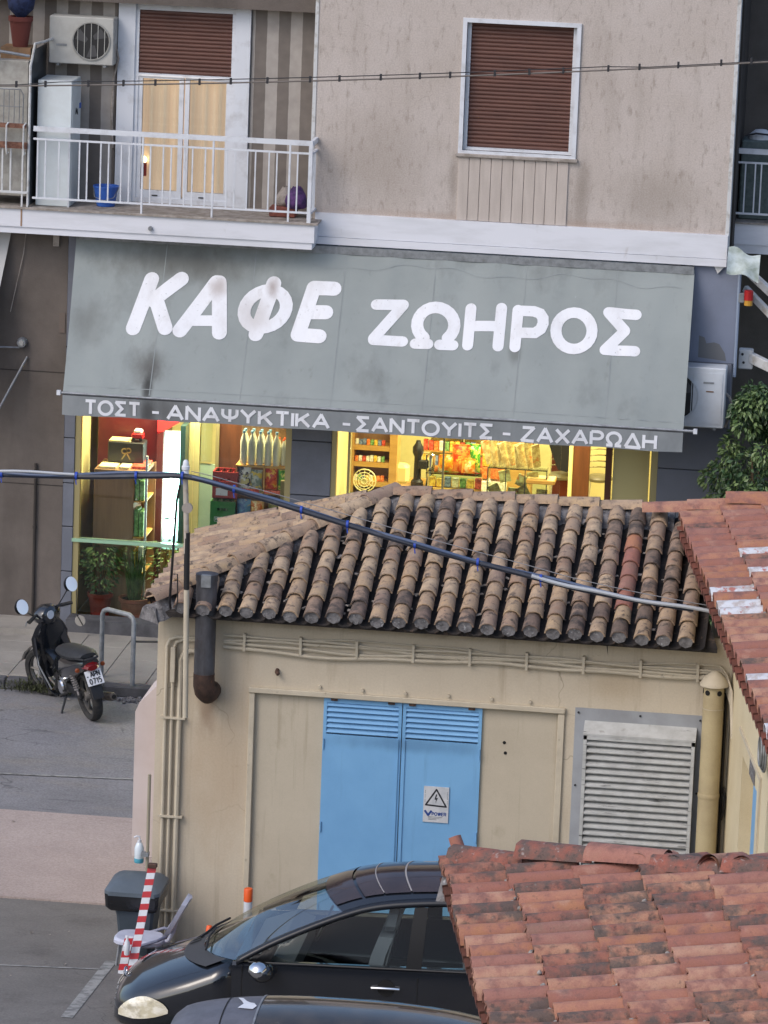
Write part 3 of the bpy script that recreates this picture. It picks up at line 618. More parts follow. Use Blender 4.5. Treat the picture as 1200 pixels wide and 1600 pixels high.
BIG = {
 'K': [[(-3.307, 0.572), (-3.477, 1.275)], [(-2.909, 0.553), (-3.253, 0.87)], [(-3.22, 0.847), (-3.048, 1.257)]] ,
 'A': [[(-2.4, 0.575), (-2.323, 1.276)], [(-2.442, 0.572), (-2.851, 1.274)], [(-2.701, 1.124), (-2.383, 1.11)]] ,
 'F': [[(-1.674, 0.545), (-1.839, 1.269)], [(-1.477, 0.892), (-1.494, 0.961), (-1.528, 1.027), (-1.577, 1.085), (-1.638, 1.131), (-1.707, 1.161), (-1.779, 1.175), (-1.85, 1.17), (-1.913, 1.148), (-1.966, 1.109), (-2.004, 1.057), (-2.026, 0.994), (-2.028, 0.926), (-2.012, 0.857), (-1.978, 0.791), (-1.929, 0.733), (-1.867, 0.687), (-1.798, 0.656), (-1.726, 0.642), (-1.655, 0.647), (-1.591, 0.67), (-1.539, 0.708), (-1.5, 0.761), (-1.479, 0.824), (-1.477, 0.892)]] ,
 'E': [[(-1.136, 0.576), (-1.281, 1.24)], [(-1.136, 0.576), (-0.867, 0.575)], [(-1.197, 0.918), (-0.944, 0.911)], [(-1.281, 1.24), (-0.998, 1.252)]] ,
 'Z': [[(-0.288, 0.761), (0.068, 0.738)], [(0.062, 0.749), (-0.28, 1.236)], [(-0.278, 1.254), (0.104, 1.247)]] ,
 'W': [[(0.38, 1.183), (0.331, 1.138), (0.296, 1.082), (0.277, 1.019), (0.276, 0.954), (0.293, 0.892), (0.326, 0.836), (0.374, 0.792), (0.433, 0.763), (0.498, 0.75), (0.564, 0.754), (0.628, 0.776), (0.683, 0.814), (0.727, 0.865), (0.755, 0.924), (0.766, 0.989), (0.759, 1.053), (0.735, 1.113), (0.695, 1.164)], [(0.275, 1.27), (0.443, 1.267)], [(0.598, 1.267), (0.772, 1.26)]] ,
 'H': [[(0.963, 0.735), (0.965, 1.251)], [(1.365, 0.703), (1.364, 1.236)], [(1.008, 0.977), (1.346, 0.959)]] ,
 'P': [[(1.583, 0.717), (1.586, 1.232)], [(1.584, 0.727), (1.793, 0.721), (1.876, 0.747), (1.92, 0.806), (1.927, 0.881), (1.901, 0.962), (1.829, 1.021), (1.627, 1.031)]] ,
 'O': [[(2.576, 0.937), (2.573, 1.003), (2.554, 1.065), (2.521, 1.12), (2.475, 1.163), (2.42, 1.192), (2.36, 1.204), (2.298, 1.199), (2.239, 1.178), (2.186, 1.141), (2.144, 1.091), (2.115, 1.031), (2.102, 0.967), (2.104, 0.901), (2.123, 0.838), (2.156, 0.783), (2.202, 0.74), (2.257, 0.711), (2.317, 0.699), (2.38, 0.703), (2.439, 0.725), (2.491, 0.762), (2.533, 0.812), (2.562, 0.872), (2.576, 0.937)]] ,
 'S': [[(2.772, 0.667), (3.133, 0.679)], [(2.779, 0.677), (3.001, 0.907)], [(3.001, 0.914), (2.767, 1.189)], [(2.767, 1.192), (3.154, 1.185)]] ,
}
mb = MB(); stroke(mb, crease, .005, lambda x, y, o: aw(x, y, o), .004); mb.build('crease_line', M_awnd, AW)
k = 0
for g in 'KAFEZWHPOS':
    hw = .099 if g in 'KAFE' else .073
    mb = MB()
    for st in BIG[g]:
        closed = (abs(st[0][0] - st[-1][0]) < .001 and len(st) > 8)
        h2 = hw
        if g == 'A' and st == BIG[g][2]: h2 = .075
        if g == 'F' and closed: h2 = .085
        if g in 'W' and len(st) > 5: h2 = .08
        k += 1
        stroke(mb, st, h2, lambda x, y, o: aw(x, y, o), .005 + .0005 * (k % 5), closed)
    mb.build('letter', M_let, AW)
# stroke alphabet for small lettering, unit height 1, y up
def arc(cx, cy, rx, ry, a0, a1, n=10): return [(cx + rx * math.cos(R(a0 + (a1 - a0) * i / n)), cy + ry * math.sin(R(a0 + (a1 - a0) * i / n))) for i in range(n + 1)]
G = {
 'T': (.8, [[(0, 1), (.8, 1)], [(.4, 1), (.4, 0)]]), 'O': (1, [arc(.5, .5, .5, .5, 90, 450, 20)]),
 'S~': (.8, [[(.8, 1), (.05, 1), (.5, .5), (.05, 0), (.8, 0)]]), 'A': (.95, [[(0, 0), (.475, 1), (.95, 0)], [(.19, .33), (.76, .33)]]),
 'N': (.8, [[(0, 0), (0, 1), (.8, 0), (.8, 1)]]), 'PS': (.9, [[(.45, 0), (.45, 1)], [(0, 1), (0, .62)] + arc(.45, .62, .45, .32, 180, 360, 8) + [(.9, 1)]]),
 'Y': (.9, [[(0, 1), (.45, .48), (.9, 1)], [(.45, .48), (.45, 0)]]), 'K': (.8, [[(0, 0), (0, 1)], [(.75, 1), (.05, .42)], [(.28, .6), (.8, 0)]]),
 'I': (.0, [[(0, 0), (0, 1)]]), 'Z': (.8, [[(.03, 1), (.78, 1), (0, 0), (.8, 0)]]), 'X': (.85, [[(0, 1), (.85, 0)], [(.85, 1), (0, 0)]]),
 'P': (.75, [[(0, 0), (0, 1)], [(0, 1), (.45, 1)] + arc(.45, .72, .3, .28, 90, -90, 8) + [(0, .44)]]),
 'OM': (1, [[(0, .02), (.33, .02), (.33, .1)] + arc(.5, .56, .44, .44, 240, -60, 14) + [(.67, .1), (.67, .02), (1, .02)]]),
 'D~': (.95, [[(0, 0), (.475, 1), (.95, 0), (0, 0)]]), 'H': (.78, [[(0, 0), (0, 1)], [(.78, 0), (.78, 1)], [(0, .52), (.78, .52)]]),
 '-': (.4, [[(0, .4), (.4, .4)]]), 'W': (1.2, [[(0, 1), (.3, 0), (.6, 1), (.9, 0), (1.2, 1)]]), 'E': (.7, [[(.7, 1), (0, 1), (0, 0), (.7, 0)], [(0, .52), (.62, .52)]]),
 'R': (.78, [[(0, 0), (0, 1), (.45, 1)] + arc(.45, .73, .3, .27, 90, -90, 8) + [(0, .46)], [(.42, .46), (.78, 0)]]), 'V': (.9, [[(0, 1), (.45, 0), (.9, 1)]]),
 '0': (.6, [arc(.3, .5, .3, .5, 90, 450, 14)]), '7': (.6, [[(0, 1), (.6, 1), (.2, 0)]]), '1': (.3, [[(0, .8), (.25, 1), (.25, 0)]]),
 '5': (.6, [[(.55, 1), (.08, 1), (.04, .58)] + arc(.28, .34, .3, .33, 100, -120, 9)]), 'C': (.8, [arc(.45, .5, .45, .5, 45, 315, 14)]),
}
def split_sharp(pts, hw):
    out = []; cur = [Vector(pts[0])]
    for i in range(1, len(pts)):
        p = Vector(pts[i]); cur.append(p)
        if i < len(pts) - 1:
            a = (p - Vector(pts[i - 1])).normalized(); b = (Vector(pts[i + 1]) - p).normalized()
            if a.dot(b) < .8:
                cur[-1] = p + a * hw * (.9 if a.dot(b) > -.3 else .45); out.append(cur); cur = [p - b * hw * (.9 if a.dot(b) > -.3 else .45)]
    out.append(cur); return out
def text(mb, chars, x0, x1, y0, h, hw, mp, lift, gap=.26):
    tot = sum(G[c][0] for c in chars) + gap * (len(chars) - 1)
    sx = (x1 - x0) / tot; x = x0; q = 0
    for c in chars:
        for st in G[c][1]:
            q += 1
            pts = [(x + p[0] * sx, y0 + p[1] * h) for p in st]
            if c in ('O', '0'):
                stroke(mb, pts, hw, mp, lift, closed=True, round_=False); continue
            for part in split_sharp(pts, hw):
                q += 1
                stroke(mb, part, hw, mp, lift + .0004 * (q % 5), round_=False)
        x += (G[c][0] + gap) * sx
VM = lambda x, y, o: vl(x, -y, o)
for chars, x0, x1 in ((['T', 'O', 'S~', 'T'], -3.99, -3.27), (['-'], -3.10, -3.01), (['A', 'N', 'A', 'PS', 'Y', 'K', 'T', 'I', 'K', 'A'], -2.89, -.76), (['-'], -.575, -.475),
                      (['S~', 'A', 'N', 'T', 'O', 'Y', 'I', 'T', 'S~'], -.39, 1.39), (['-'], 1.53, 1.63), (['Z', 'A', 'X', 'A', 'P', 'OM', 'D~', 'H'], 1.78, 3.52)):
    mb = MB(); text(mb, chars, x0, x1, -.242, .172, .0205 if chars != ['-'] else .018, VM, .006)
    mb.build('lettering', M_let, AW, kind='stuff') if False else mb.build('lettering', M_let, AW)
# ------------------------------------------------------------------ roof tiles
def cover_tile(name, mats, L=.33, r0=.092, r1=.078, th=.013, seg=7, arc_=168, chip=0, plug=False, hz=.92):
    """half round cover tile, local Y up the slope from 0 to L, Z off the roof"""
    m = MB(); rings = []
    for (r, y) in ((r0, 0), (r1, L)):
        for rr in (r, r - th):
            ring = []
            for j in range(seg + 1):
                a = R(90 + arc_ / 2 - arc_ * j / seg)
                ring.append((rr * math.cos(a), y - (chip * math.sin(j * 2.3) if y == 0 else 0), rr * math.sin(a) * hz))
            rings.append(ring)
    o0, i0, o1, i1 = rings; n = seg + 1
    vs = o0 + i0 + o1 + i1; fs = []
    for j in range(seg):
        fs.append((j, j + 1, 2 * n + j + 1, 2 * n + j))
        fs.append((n + j + 1, n + j, 3 * n + j, 3 * n + j + 1))
        fs.append((j + 1, j, n + j, n + j + 1))
    fs.append((0, 2 * n, 3 * n, n)); fs.append((seg, n + seg, 3 * n + seg, 2 * n + seg))
    m.add(vs, fs)
    if plug:
        m.m = 1; rr = r0 - th + .001
        pts = [(rr * math.cos(R(170 - 160 * j / 6)), .012 + .012 * math.sin(j * 3.1), rr * math.sin(R(170 - 160 * j / 6)) * .92) for j in range(7)]
        pts += [(rr * .75, -.004, -.035), (0, -.014, -.055), (-rr * .75, -.002, -.03)]
        m.add(pts, [tuple(range(len(pts) - 1, -1, -1))])
    me = m.mesh(name, mats, True); return me
def pan_strip(mb, A, B_, lat, nrm, r=.085, seg=5, steps=None):
    """concave channel from A (eave) up to B_"""
    A, B_, lat, nrm = Vector(A), Vector(B_), Vector(lat), Vector(nrm)
    rings = []
    for p in (A, B_):
        rings.append([p + lat * (r * math.cos(R(180 + 180 * j / seg))) + nrm * (.055 + r * .8 * math.sin(R(180 + 180 * j / seg)) ) for j in range(seg + 1)])
    mb.loft(rings, cap=False, closed=False)
    # lip thickness at the eave
    e = [p - nrm * .014 for p in rings[0]]
    mb.loft([e, rings[0]], cap=False, closed=False)

def rot_jit(M, a=2.2, s=.006):
    return M @ Matrix.Translation((random.uniform(-s, s), random.uniform(-s, s) * 2, random.uniform(-s * .3, s * .6))) @ Matrix.Rotation(R(random.uniform(-a, a)), 4, 'Z') @ Matrix.Rotation(R(random.uniform(-.8, .8)), 4, 'X')

def lay_column(parent, base, up, nrm, length, expo, pick, tilt=.055, jit=1.5):
    """cover tiles one after another up the slope; pick(k, n) -> mesh"""
    n = max(1, int(round(length / expo)))
    base, up, nrm = Vector(base), Vector(up).normalized(), Vector(nrm).normalized()
    for k in range(n):
        p = base + up * (k * length / n + random.uniform(-.012, .012)) + nrm * .062
        Mx = frame_of(p, up - nrm * tilt, nrm)
        inst('tile', pick(k, n), rot_jit(Mx, jit), parent)

# ------------------------------------------------------------------ transformer house
T = thing('substation_house', 'cream rendered house with blue double doors and tan barrel tile roof', 'house', (2.1, -13.7, .1))
Y0 = -13.7
XL, XR = -.82, 5.17
m = MB()
# front wall around door recess
dx0, dx1, dz = .95, 2.61, 2.95
rx0, rx1, rz = .22, 3.44, 2.95
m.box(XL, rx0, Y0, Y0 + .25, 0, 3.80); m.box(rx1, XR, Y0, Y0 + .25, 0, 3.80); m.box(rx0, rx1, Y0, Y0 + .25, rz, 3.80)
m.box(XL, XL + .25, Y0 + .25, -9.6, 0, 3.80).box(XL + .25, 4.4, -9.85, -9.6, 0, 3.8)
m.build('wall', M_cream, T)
MB().box(rx0, dx0, Y0 + .03, Y0 + .2, 0, rz).build('infill_panel', M_cream3, T); MB().box(dx1, rx1, Y0 + .03, Y0 + .2, 0, rz).build('infill_panel', M_cream3, T)
MB().bbox(.155, 3.475, Y0 - .045, Y0 + .01, 2.955, 3.015, .008).build('door_rail', M_cream2, T)
MB().bbox(.165, .225, Y0 - .03, Y0 + .02, 0, 2.95, .006).build('door_jamb', M_cream2, T)
MB().bbox(3.40, 3.47, Y0 - .03, Y0 + .02, 0, 2.95, .006).build('door_jamb', M_cream2, T)
for x in (.9, 1.35, 1.8, 2.25, 2.7, 3.1):
    MB().lathe([(.018, -.03), (.018, 0)], (x, Y0, 3.06 + random.uniform(-.01, .01)), 8, 'y').build('hanger_bolt', M_cream2, T)
# blue doors with louvre slats
for i, (a, b) in enumerate(((dx0, 1.772), (1.782, dx1))):
    z0, zb, zt = .12, 2.56, 2.86
    lf = MB().box(a, b, Y0 + .0, Y0 + .04, z0, zb).box(a, a + .035, Y0, Y0 + .04, zb, 2.945).box(b - .035, b, Y0, Y0 + .04, zb, 2.945).box(a + .035, b - .035, Y0, Y0 + .04, 2.90, 2.945)
    lf.box(a + .035, b - .035, Y0 + .06, Y0 + .07, zb, 2.9)
    lf = lf.build('door_leaf', M_blue, T)
    for k in range(6):
        z = zb + .014 + k * .057
        MB().add([(a + .036, Y0 + .002, z), (b - .036, Y0 + .002, z), (b - .036, Y0 - .006, z + .008), (a + .036, Y0 - .006, z + .008), (a + .036, Y0 + .04, z + .05), (b - .036, Y0 + .04, z + .05), (b - .036, Y0 + .035, z + .055), (a + .036, Y0 + .035, z + .055)],
                 [(0, 1, 2, 3), (3, 2, 6, 7), (4, 5, 1, 0), (7, 6, 5, 4), (0, 3, 7, 4), (1, 5, 6, 2)]).build('louvre_slat', M_blue, lf)
    x = b - .03 if i == 0 else a + .03
    MB().box(x - .008, x + .008, Y0 - .012, Y0, .13, 2.55).build('cover_strip', M_blue, lf)
    MB().tube([(x, Y0 - .02, 1.07), (x + (.02 if i else -.02), Y0 - .05, 1.04), (x, Y0 - .02, 1.0)], .008, 6).build('handle', M_metal, lf)
for x in (1.06, 1.66, 1.88, 2.50):
    MB().box(x - .035, x + .035, Y0 - .02, Y0 - .004, 2.925, 2.95).lathe([(.012, -.03), (.012, -.02)], (x, Y0, 2.94), 8, 'y').build('door_roller', M_rust, T)
for x in (dx0 + .01, dx1 - .01):
    for z in (.6, 1.5, 2.4): MB().tube([(x, Y0 - .008, z), (x, Y0 - .008, z + .11)], .009, 6).build('hinge', M_blue, T)
# warning sign on right leaf
sg = MB().box(2.035, 2.30, Y0 - .012, Y0 - .004, 1.69, 2.075).build('warning_sign', mat('sign_sheet', srgb(196, 198, 202), srgb(176, 180, 186), 12, rough=.5), T)
FM = lambda x, y, o: Vector((x, Y0 - .012 - o, y))
M_ink = mat('sign_ink', srgb(26, 28, 36), rough=.6); M_inkb = mat('sign_blue', srgb(36, 66, 132), rough=.6)
mb = MB()
tri = [(2.06, 1.875), (2.168, 2.045), (2.275, 1.865)]
for a, b in ((0, 1), (1, 2), (2, 0)): stroke(mb, [tri[a], tri[b]], .0085, FM, .001 + .0004 * a, round_=True)
mb.add([FM(x, y, .0024) for x, y in ((2.165, 1.995), (2.178, 1.993), (2.166, 1.955), (2.184, 1.955), (2.160, 1.892), (2.168, 1.935), (2.150, 1.937))], [(0, 1, 2, 3, 4, 5, 6)])
mb.build('hazard_symbol', M_ink, sg)
mb = MB(); text(mb, ['V'], 2.052, 2.125, 1.765, .05, .011, FM, .001); text(mb, ['P', 'O', 'W', 'E', 'R'], 2.13, 2.275, 1.765, .032, .0042, FM, .001, .35)
mb.build('sign_lettering', M_inkb, sg)
mb = MB()
for k in range(3): stroke(mb, [(2.09, 1.748 - k * .014), (2.24 - .03 * k, 1.746 - k * .014)], .002, FM, .001, round_=False)
for k in range(12):
    if k % 4 != 3:
        stroke(mb, [(2.049, 2.03 - k * .012), (2.054, 2.028 - k * .012)], .0028, FM, .001, round_=False); stroke(mb, [(2.283, 2.02 - k * .012), (2.288, 2.02 - k * .012)], .0028, FM, .001, round_=False)
mb.build('small_print', M_ink, sg)
# big ventilation louvre with sheet surround
sp = MB().box(3.575, 4.90, Y0 - .012, Y0 + .0, .2, 3.03).build('louvre_surround', mat('sheet_metal', srgb(156, 160, 166), srgb(136, 138, 142), 1.5, .4, .7, .5, spots=[(srgb(110, 104, 98), (5, 5, 2), .62, .75, .6)]), T)
for x, z in ((3.61, 2.98), (4.25, 2.985), (4.87, 2.98), (3.61, 2.2), (4.87, 2.2), (3.61, 1.4), (4.87, 1.4)):
    MB().lathe([(.012, -.022), (.012, -.012)], (x, Y0, z), 8, 'y').build('screw', M_joint, sp)
lv = MB().box(3.685, 3.72, Y0 - .16, Y0 - .012, .3, 2.78).box(4.80, 4.835, Y0 - .16, Y0 - .012, .3, 2.78).box(3.68, 4.84, Y0 - .165, Y0 - .012, 2.78, 2.80)
lv.prism([(3.68, Y0 - .16, 2.80), (3.68, Y0 - .012, 2.90), (3.68, Y0 - .012, 2.80)], (1.16, 0, 0))
lv.box(3.685, 4.835, Y0 - .16, Y0 - .14, 2.735, 2.779)
lv = lv.build('louvre_frame', M_louv, T)
MB().box(3.72, 4.80, Y0 - .045, Y0 - .03, .3, 2.73).build('louvre_back', M_black, lv)
me_s = MB().add([(3.722, -.150, 0), (4.798, -.150, 0), (4.798, -.158, .012), (3.722, -.158, .012), (3.722, -.155, .032), (4.798, -.155, .032), (4.798, -.075, .070), (3.722, -.075, .070), (3.722, -.07, .062), (4.798, -.07, .062)],
                [(0, 1, 2, 3), (3, 2, 5, 4), (4, 5, 6, 7), (7, 6, 9, 8), (8, 9, 1, 0)]).mesh('louvre_slat', M_louv)
k = 0
z = 2.665
while z > .4:
    inst('louvre_slat', me_s, Matrix.Translation((0, Y0, z)), lv); z -= .0735
# vent pipe with conical cap
vp = MB().lathe([(.107, 0), (.107, 3.33)], (5.0, Y0 - .13, .05), 20).lathe([(.110, 2.15), (.113, 2.16), (.113, 2.19), (.110, 2.2)], (5.0, Y0 - .13, .05), 20).build('vent_pipe', mat('pipe_cream', srgb(176, 162, 128), srgb(160, 146, 116), 3, .4, .7, .7, fine=.05), T, True)
MB().lathe([(.112, 3.10), (.112, 3.105)], (5.0, Y0 - .13, .05), 20).build('pipe_seam', M_cream2, vp)
for a in (-125, -55, 10, 180):
    ca, sa = math.cos(R(a)), math.sin(R(a))
    MB().lathe([(.028, .1), (.028, .112)], (5.0, Y0 - .13, 3.33), 10, 'y', Matrix.Rotation(R(a - 90), 4, 'Z')).build('vent_hole', M_black, vp)
MB().lathe([(.012, .17), (.03, .165), (.105, .10), (.15, .035), (.15, .015), (.11, .0)][::-1], (5.0, Y0 - .13, 3.38), 22).build('pipe_cap', M_cream2, vp, True)
MB().tube([(5.125, Y0 - .05, 3.3), (5.13, Y0 - .05, .2)], .018, 6).build('black_cable', M_blk, T)
MB().tube([(5.14, Y0 - .06, 2.3), (5.17, Y0 - .08, 2.2), (5.16, Y0 - .08, 2.05), (5.14, Y0 - .06, 1.95)], .015, 6).build('cable_loop', M_blk, T, True)
# cable bundle below the eave
for q, (dzz, rr, ph) in enumerate(((0, .016, 0), (.035, .014, 1.2), (-.035, .018, 2.1), (-.075, .020, 3.0), (.055, .010, 4))):
    pts = []
    for i in range(41):
        x = -.12 + i * (5.05 + .12) / 40
        w = .016 * math.sin(x * 2.1 + ph) + .008 * math.sin(x * 5.3 + ph * 2)
        pts.append((x, Y0 - .03 - .01 * (q % 2), 3.50 + dzz * (1 + .3 * math.sin(x * 1.3)) + w))
    pts += [(5.12, Y0 - .06, 3.44 + dzz), (5.19, Y0 - .22, 3.30 + dzz), (5.22, Y0 - .25, 2.95 + dzz)]
    MB().tube(pts, rr, 7).build('wall_cable', M_cream2, T, True)
for i in range(9):
    x = .1 + i * .59
    MB().box(x - .014, x + .014, Y0 - .065, Y0, 3.40, 3.585).build('cable_clip', M_cream2, T)
# conduits down the left corner
for q, (xc, rr, zt) in enumerate(((-.715, .020, 3.50), (-.645, .018, 3.475), (-.565, .028, 3.36))):
    e = .10
    pts = [(xc, Y0 - .035, .12), (xc, Y0 - .035, zt - e), (xc + .03, Y0 - .035, zt - .03), (xc + e, Y0 - .035, zt), (-.40, Y0 - .035, zt)]
    MB().tube(pts, rr, 8).build('conduit', M_cream2, T, True)
for z in (2.62, 1.55, .52):
    MB().box(-.76, -.50, Y0 - .07, Y0, z, z + .02).build('conduit_bracket', M_cream2, T)
MB().bbox(-.665, -.615, Y0 - .10, Y0 - .03, 3.02, 3.40, .006).build('cable_joint', M_cream2, T)
# steel flue with rusty elbow
fl = MB().lathe([(.105, 0), (.11, .03), (.11, 1.08), (.102, 1.085)], (-.28, Y0 - .26, 3.16), 20).lathe([(.118, 1.02), (.118, 1.09), (.10, 1.095), (.02, 1.07)], (-.28, Y0 - .26, 3.16), 20).build('flue_pipe', M_flue, T, True)
MB().tube([(-.28, Y0 - .26, 3.19), (-.28, Y0 - .26, 3.06), (-.27, Y0 - .245, 3.0), (-.25, Y0 - .18, 2.955), (-.24, Y0 - .08, 2.95), (-.235, Y0 + .02, 2.95)], [.113, .113, .112, .11, .106, .10], 16).build('flue_elbow', M_rust, fl, True)
MB().box(-.32, -.22, Y0 - .39, Y0 - .34, 4.13, 4.26).build('flue_clip', M_galv, fl)
# broken pipe stub, holes, vertical crack
MB().tube([(.45, Y0 + .0, 3.21), (.45, Y0 - .05, 3.20), (.47, Y0 - .07, 3.18)], .022, 8).build('cut_pipe', M_rust, T, True)
MB().lathe([(.018, -.004), (.018, .0)], (2.85, Y0 + .03, 2.59), 8, 'y').lathe([(.018, -.004), (.018, 0)], (2.865, Y0 + .03, 2.48), 8, 'y').build('wall_hole', M_black, T)
MB().add([(3.86, Y0 - .003, 3.78), (3.872, Y0 - .003, 3.78), (3.878, Y0 - .003, 3.68), (3.868, Y0 - .003, 3.68), (3.885, Y0 - .003, 3.60)], [(0, 3, 2, 1), (3, 4, 2)]).build('wall_crack', M_joint, T)
# meter cabinet on the side wall towards the road
mc = MB().prism([(-1.10, -13.35, .98), (-1.10, -13.35, 2.56), (-1.06, -13.35, 2.66), (-.82, -13.35, 2.92), (-.82, -13.35, .98)], (0, .9, 0)).build('meter_cabinet', mat('pale_pink_render', srgb(196, 184, 182), srgb(186, 172, 168), 2, .4, .7, .85), T)
# roof deck and mortar bed
EZ, RZ, RY0, ex = 3.83, 4.68, -11.8, -14.02
EL, EXR = -.87, 5.3
RX = EL + (RY0 - ex)        # 45 degree hips
YB = -10.25
rd = MB()
def dk(x, y, z): return (x, y, z)
rd.add([(EL, ex, EZ), (5.02, ex, EZ), (4.43, RY0, RZ), (RX, RY0, RZ), (EL, YB, EZ), (4.1, YB, EZ), (EL, ex, EZ - .05), (5.02, ex, EZ - .05), (EL, YB, EZ - .05), (4.1, YB, EZ - .05)],
       [(0, 1, 2, 3), (4, 0, 3), (5, 4, 3, 2), (6, 7, 1, 0), (8, 6, 0, 4), (9, 8, 4, 5), (8, 9, 7, 6)])
roof = rd.build('roof', M_pan, T)
t_n = [cover_tile('tile', [M_tan, M_mort], .36, .088 + .004 * i, .074 + .003 * i, chip=.003 * i) for i in range(3)]
t_d = [cover_tile('tile', [M_tand, M_mort], .36, .090, .076, chip=.006)]
t_e = [cover_tile('tile', [M_tan, M_mort], .36, .090, .076, chip=.003, plug=True), cover_tile('tile', [M_tand, M_mort], .36, .092, .076, chip=.006, plug=True)]
t_r = cover_tile('tile', [M_red, M_mort], .38, .094, .080)
slope = Vector((0, RY0 - ex, RZ - EZ)); SL = slope.length; up = slope.normalized(); nr = Vector((0, -up.z, up.y))
pans = MB(); SP = .2265
NC = int((5.0 - EL) / SP)
for i in range(NC):
    x = EL + .13 + i * SP
    frac = min(1.0, (x - EL - .10) / (RX - EL))
    if x > 4.35: frac = min(frac, (5.12 - x) / (5.12 - 4.35) * .9 + .12)
    Lc = SL * frac
    if Lc < .14: continue
    red = (i == 21)
    def pick(k, n, i=i, red=red):
        if k == 0: return t_e[1] if random.random() < .3 else t_e[0]
        if red and 1 < k < 7: return t_r
        dark = .12 + (.35 if i > 20 else 0) + (.25 if k < 2 else 0)
        return t_d[0] if random.random() < dark else random.choice(t_n)
    lay_column(roof, (x, ex - .06, EZ - .0), up, nr, Lc, .272, pick)
    xp = x + SP / 2; f2 = min(1.0, (xp - EL - .05) / (RX - EL))
    pan_strip(pans, Vector((xp, ex - .05, EZ - .01)), Vector((xp, ex, EZ)) + up * SL * f2, (1, 0, 0), nr)
# left hip face: tiles run along x
upL = Vector((RX - EL, 0, RZ - EZ)).normalized(); nL = Vector((-upL.z, 0, upL.x)); SLL = math.hypot(RX - EL, RZ - EZ)
SP0 = SP; SP = .252
nL_cols = int((YB - ex) / SP)
t_l = [cover_tile('tile', [M_tan, M_mort], .36, .096 + .004 * i, .082 + .003 * i, chip=.003 * i, hz=1.18) for i in range(3)]
for i in range(nL_cols):
    y = ex + .11 + i * SP
    f = 1 - (RY0 - y) / (RY0 - ex) if y < RY0 else 1 - (y - RY0) / (YB - RY0)
    Lc = SLL * f
    if Lc < .12: continue
    lay_column(roof, (EL - .05, y, EZ), upL, nL, Lc, .29, lambda k, n: (t_e[0] if k == 0 else (t_d[0] if random.random() < .10 else random.choice(t_l))))
    yp = y + SP / 2
    pan_strip(pans, (EL - .06, yp, EZ - .01), Vector((EL, yp, EZ)) + upL * SLL * max(.02, 1 - (RY0 - yp) / (RY0 - ex) if yp < RY0 else 1 - (yp - RY0) / (YB - RY0)), (0, -1, 0), nL)
pans.build('pan_tile', M_pan, roof, True, kind='stuff')
# chips of tile, twigs and grit lying in the channels
rnd = random.Random(77); mb = MB()
for _ in range(150):
    x = rnd.uniform(EL + .6, 4.6); s_ = rnd.uniform(.05, .95) * SL
    if x < RX: s_ *= max(.1, (x - EL) / (RX - EL)) * .9
    p = Vector((x, ex, EZ)) + up * s_ + nr * .05; a = rnd.uniform(0, 3.14); w_ = rnd.uniform(.008, .028); l_ = rnd.uniform(.015, .05)
    Mx = Matrix.Translation(p) @ Matrix.Rotation(a, 4, 'Z') @ Matrix.Rotation(rnd.uniform(-.4, .4), 4, 'X'); mb.box(-w_, w_, -l_, l_, -.006, .008, Mx)
mb.build('debris', M_sill, roof, kind='stuff')
# ridge and hip caps set in mortar
cap_t = cover_tile('tile', [M_tan, M_mort], .44, .118, .104, .016, 8, 160)
def caps(parent, A, B_, mesh, step, nrm=(0, 0, 1), off=.06, skip=None, jit=1.5):
    A, B_ = Vector(A), Vector(B_); d = (B_ - A); n = int(round(d.length / step)); u = d.normalized()
    for k in range(n):
        me = mesh(k, n) if callable(mesh) else mesh
        Mx = frame_of(A + u * (k * d.length / n) + Vector((0, 0, off)), u - Vector((0, 0, .04)), nrm)
        inst('ridge_tile', me, rot_jit(Mx, jit, .005), parent)
caps(roof, (EL + .02, ex + .02, EZ + .045), (RX, RY0, RZ + .03), lambda k, n: cap_t, .345)
cap_ridge = cover_tile('tile', [M_tan, M_mort], .47, .112, .10, .016, 8, 160)
caps(roof, (4.05, RY0, RZ + .02), (RX - .02, RY0, RZ + .02), lambda k, n: cap_ridge, .43, jit=3)
def bed(mb, A, B_, w, h, seg=60, seed=1):
    """lumpy mortar bed along a ridge or hip"""
    A, B_ = Vector(A), Vector(B_); u = (B_ - A); lat = Vector((-u.y, u.x, 0)).normalized(); rnd = random.Random(seed)
    rings = []
    for i in range(seg + 1):
        p = A + u * i / seg; a = rnd.uniform(-.025, .025); b = rnd.uniform(-.025, .025); c = rnd.uniform(-.01, .01)
        rings.append([p - lat * (w + a) - Vector((0, 0, .10)), p - lat * (w * .62 + a) + Vector((0, 0, h * .45 + c)), p + Vector((0, 0, h)), p + lat * (w * .62 + b) + Vector((0, 0, h * .45 + c)), p + lat * (w + b) - Vector((0, 0, .10))])
    mb.loft(rings, cap=True, closed=False)
mb = MB(); bed(mb, (EL, ex, EZ - .01), (RX, RY0, RZ + .0), .15, .07, 70, 2); bed(mb, (EL, YB, EZ - .03), (RX, RY0, RZ - .03), .12, .05, 50, 3); bed(mb, (RX, RY0, RZ), (4.4, RY0, RZ), .25, .075, 70, 4)
mb.build('mortar_bed', M_mort, roof)
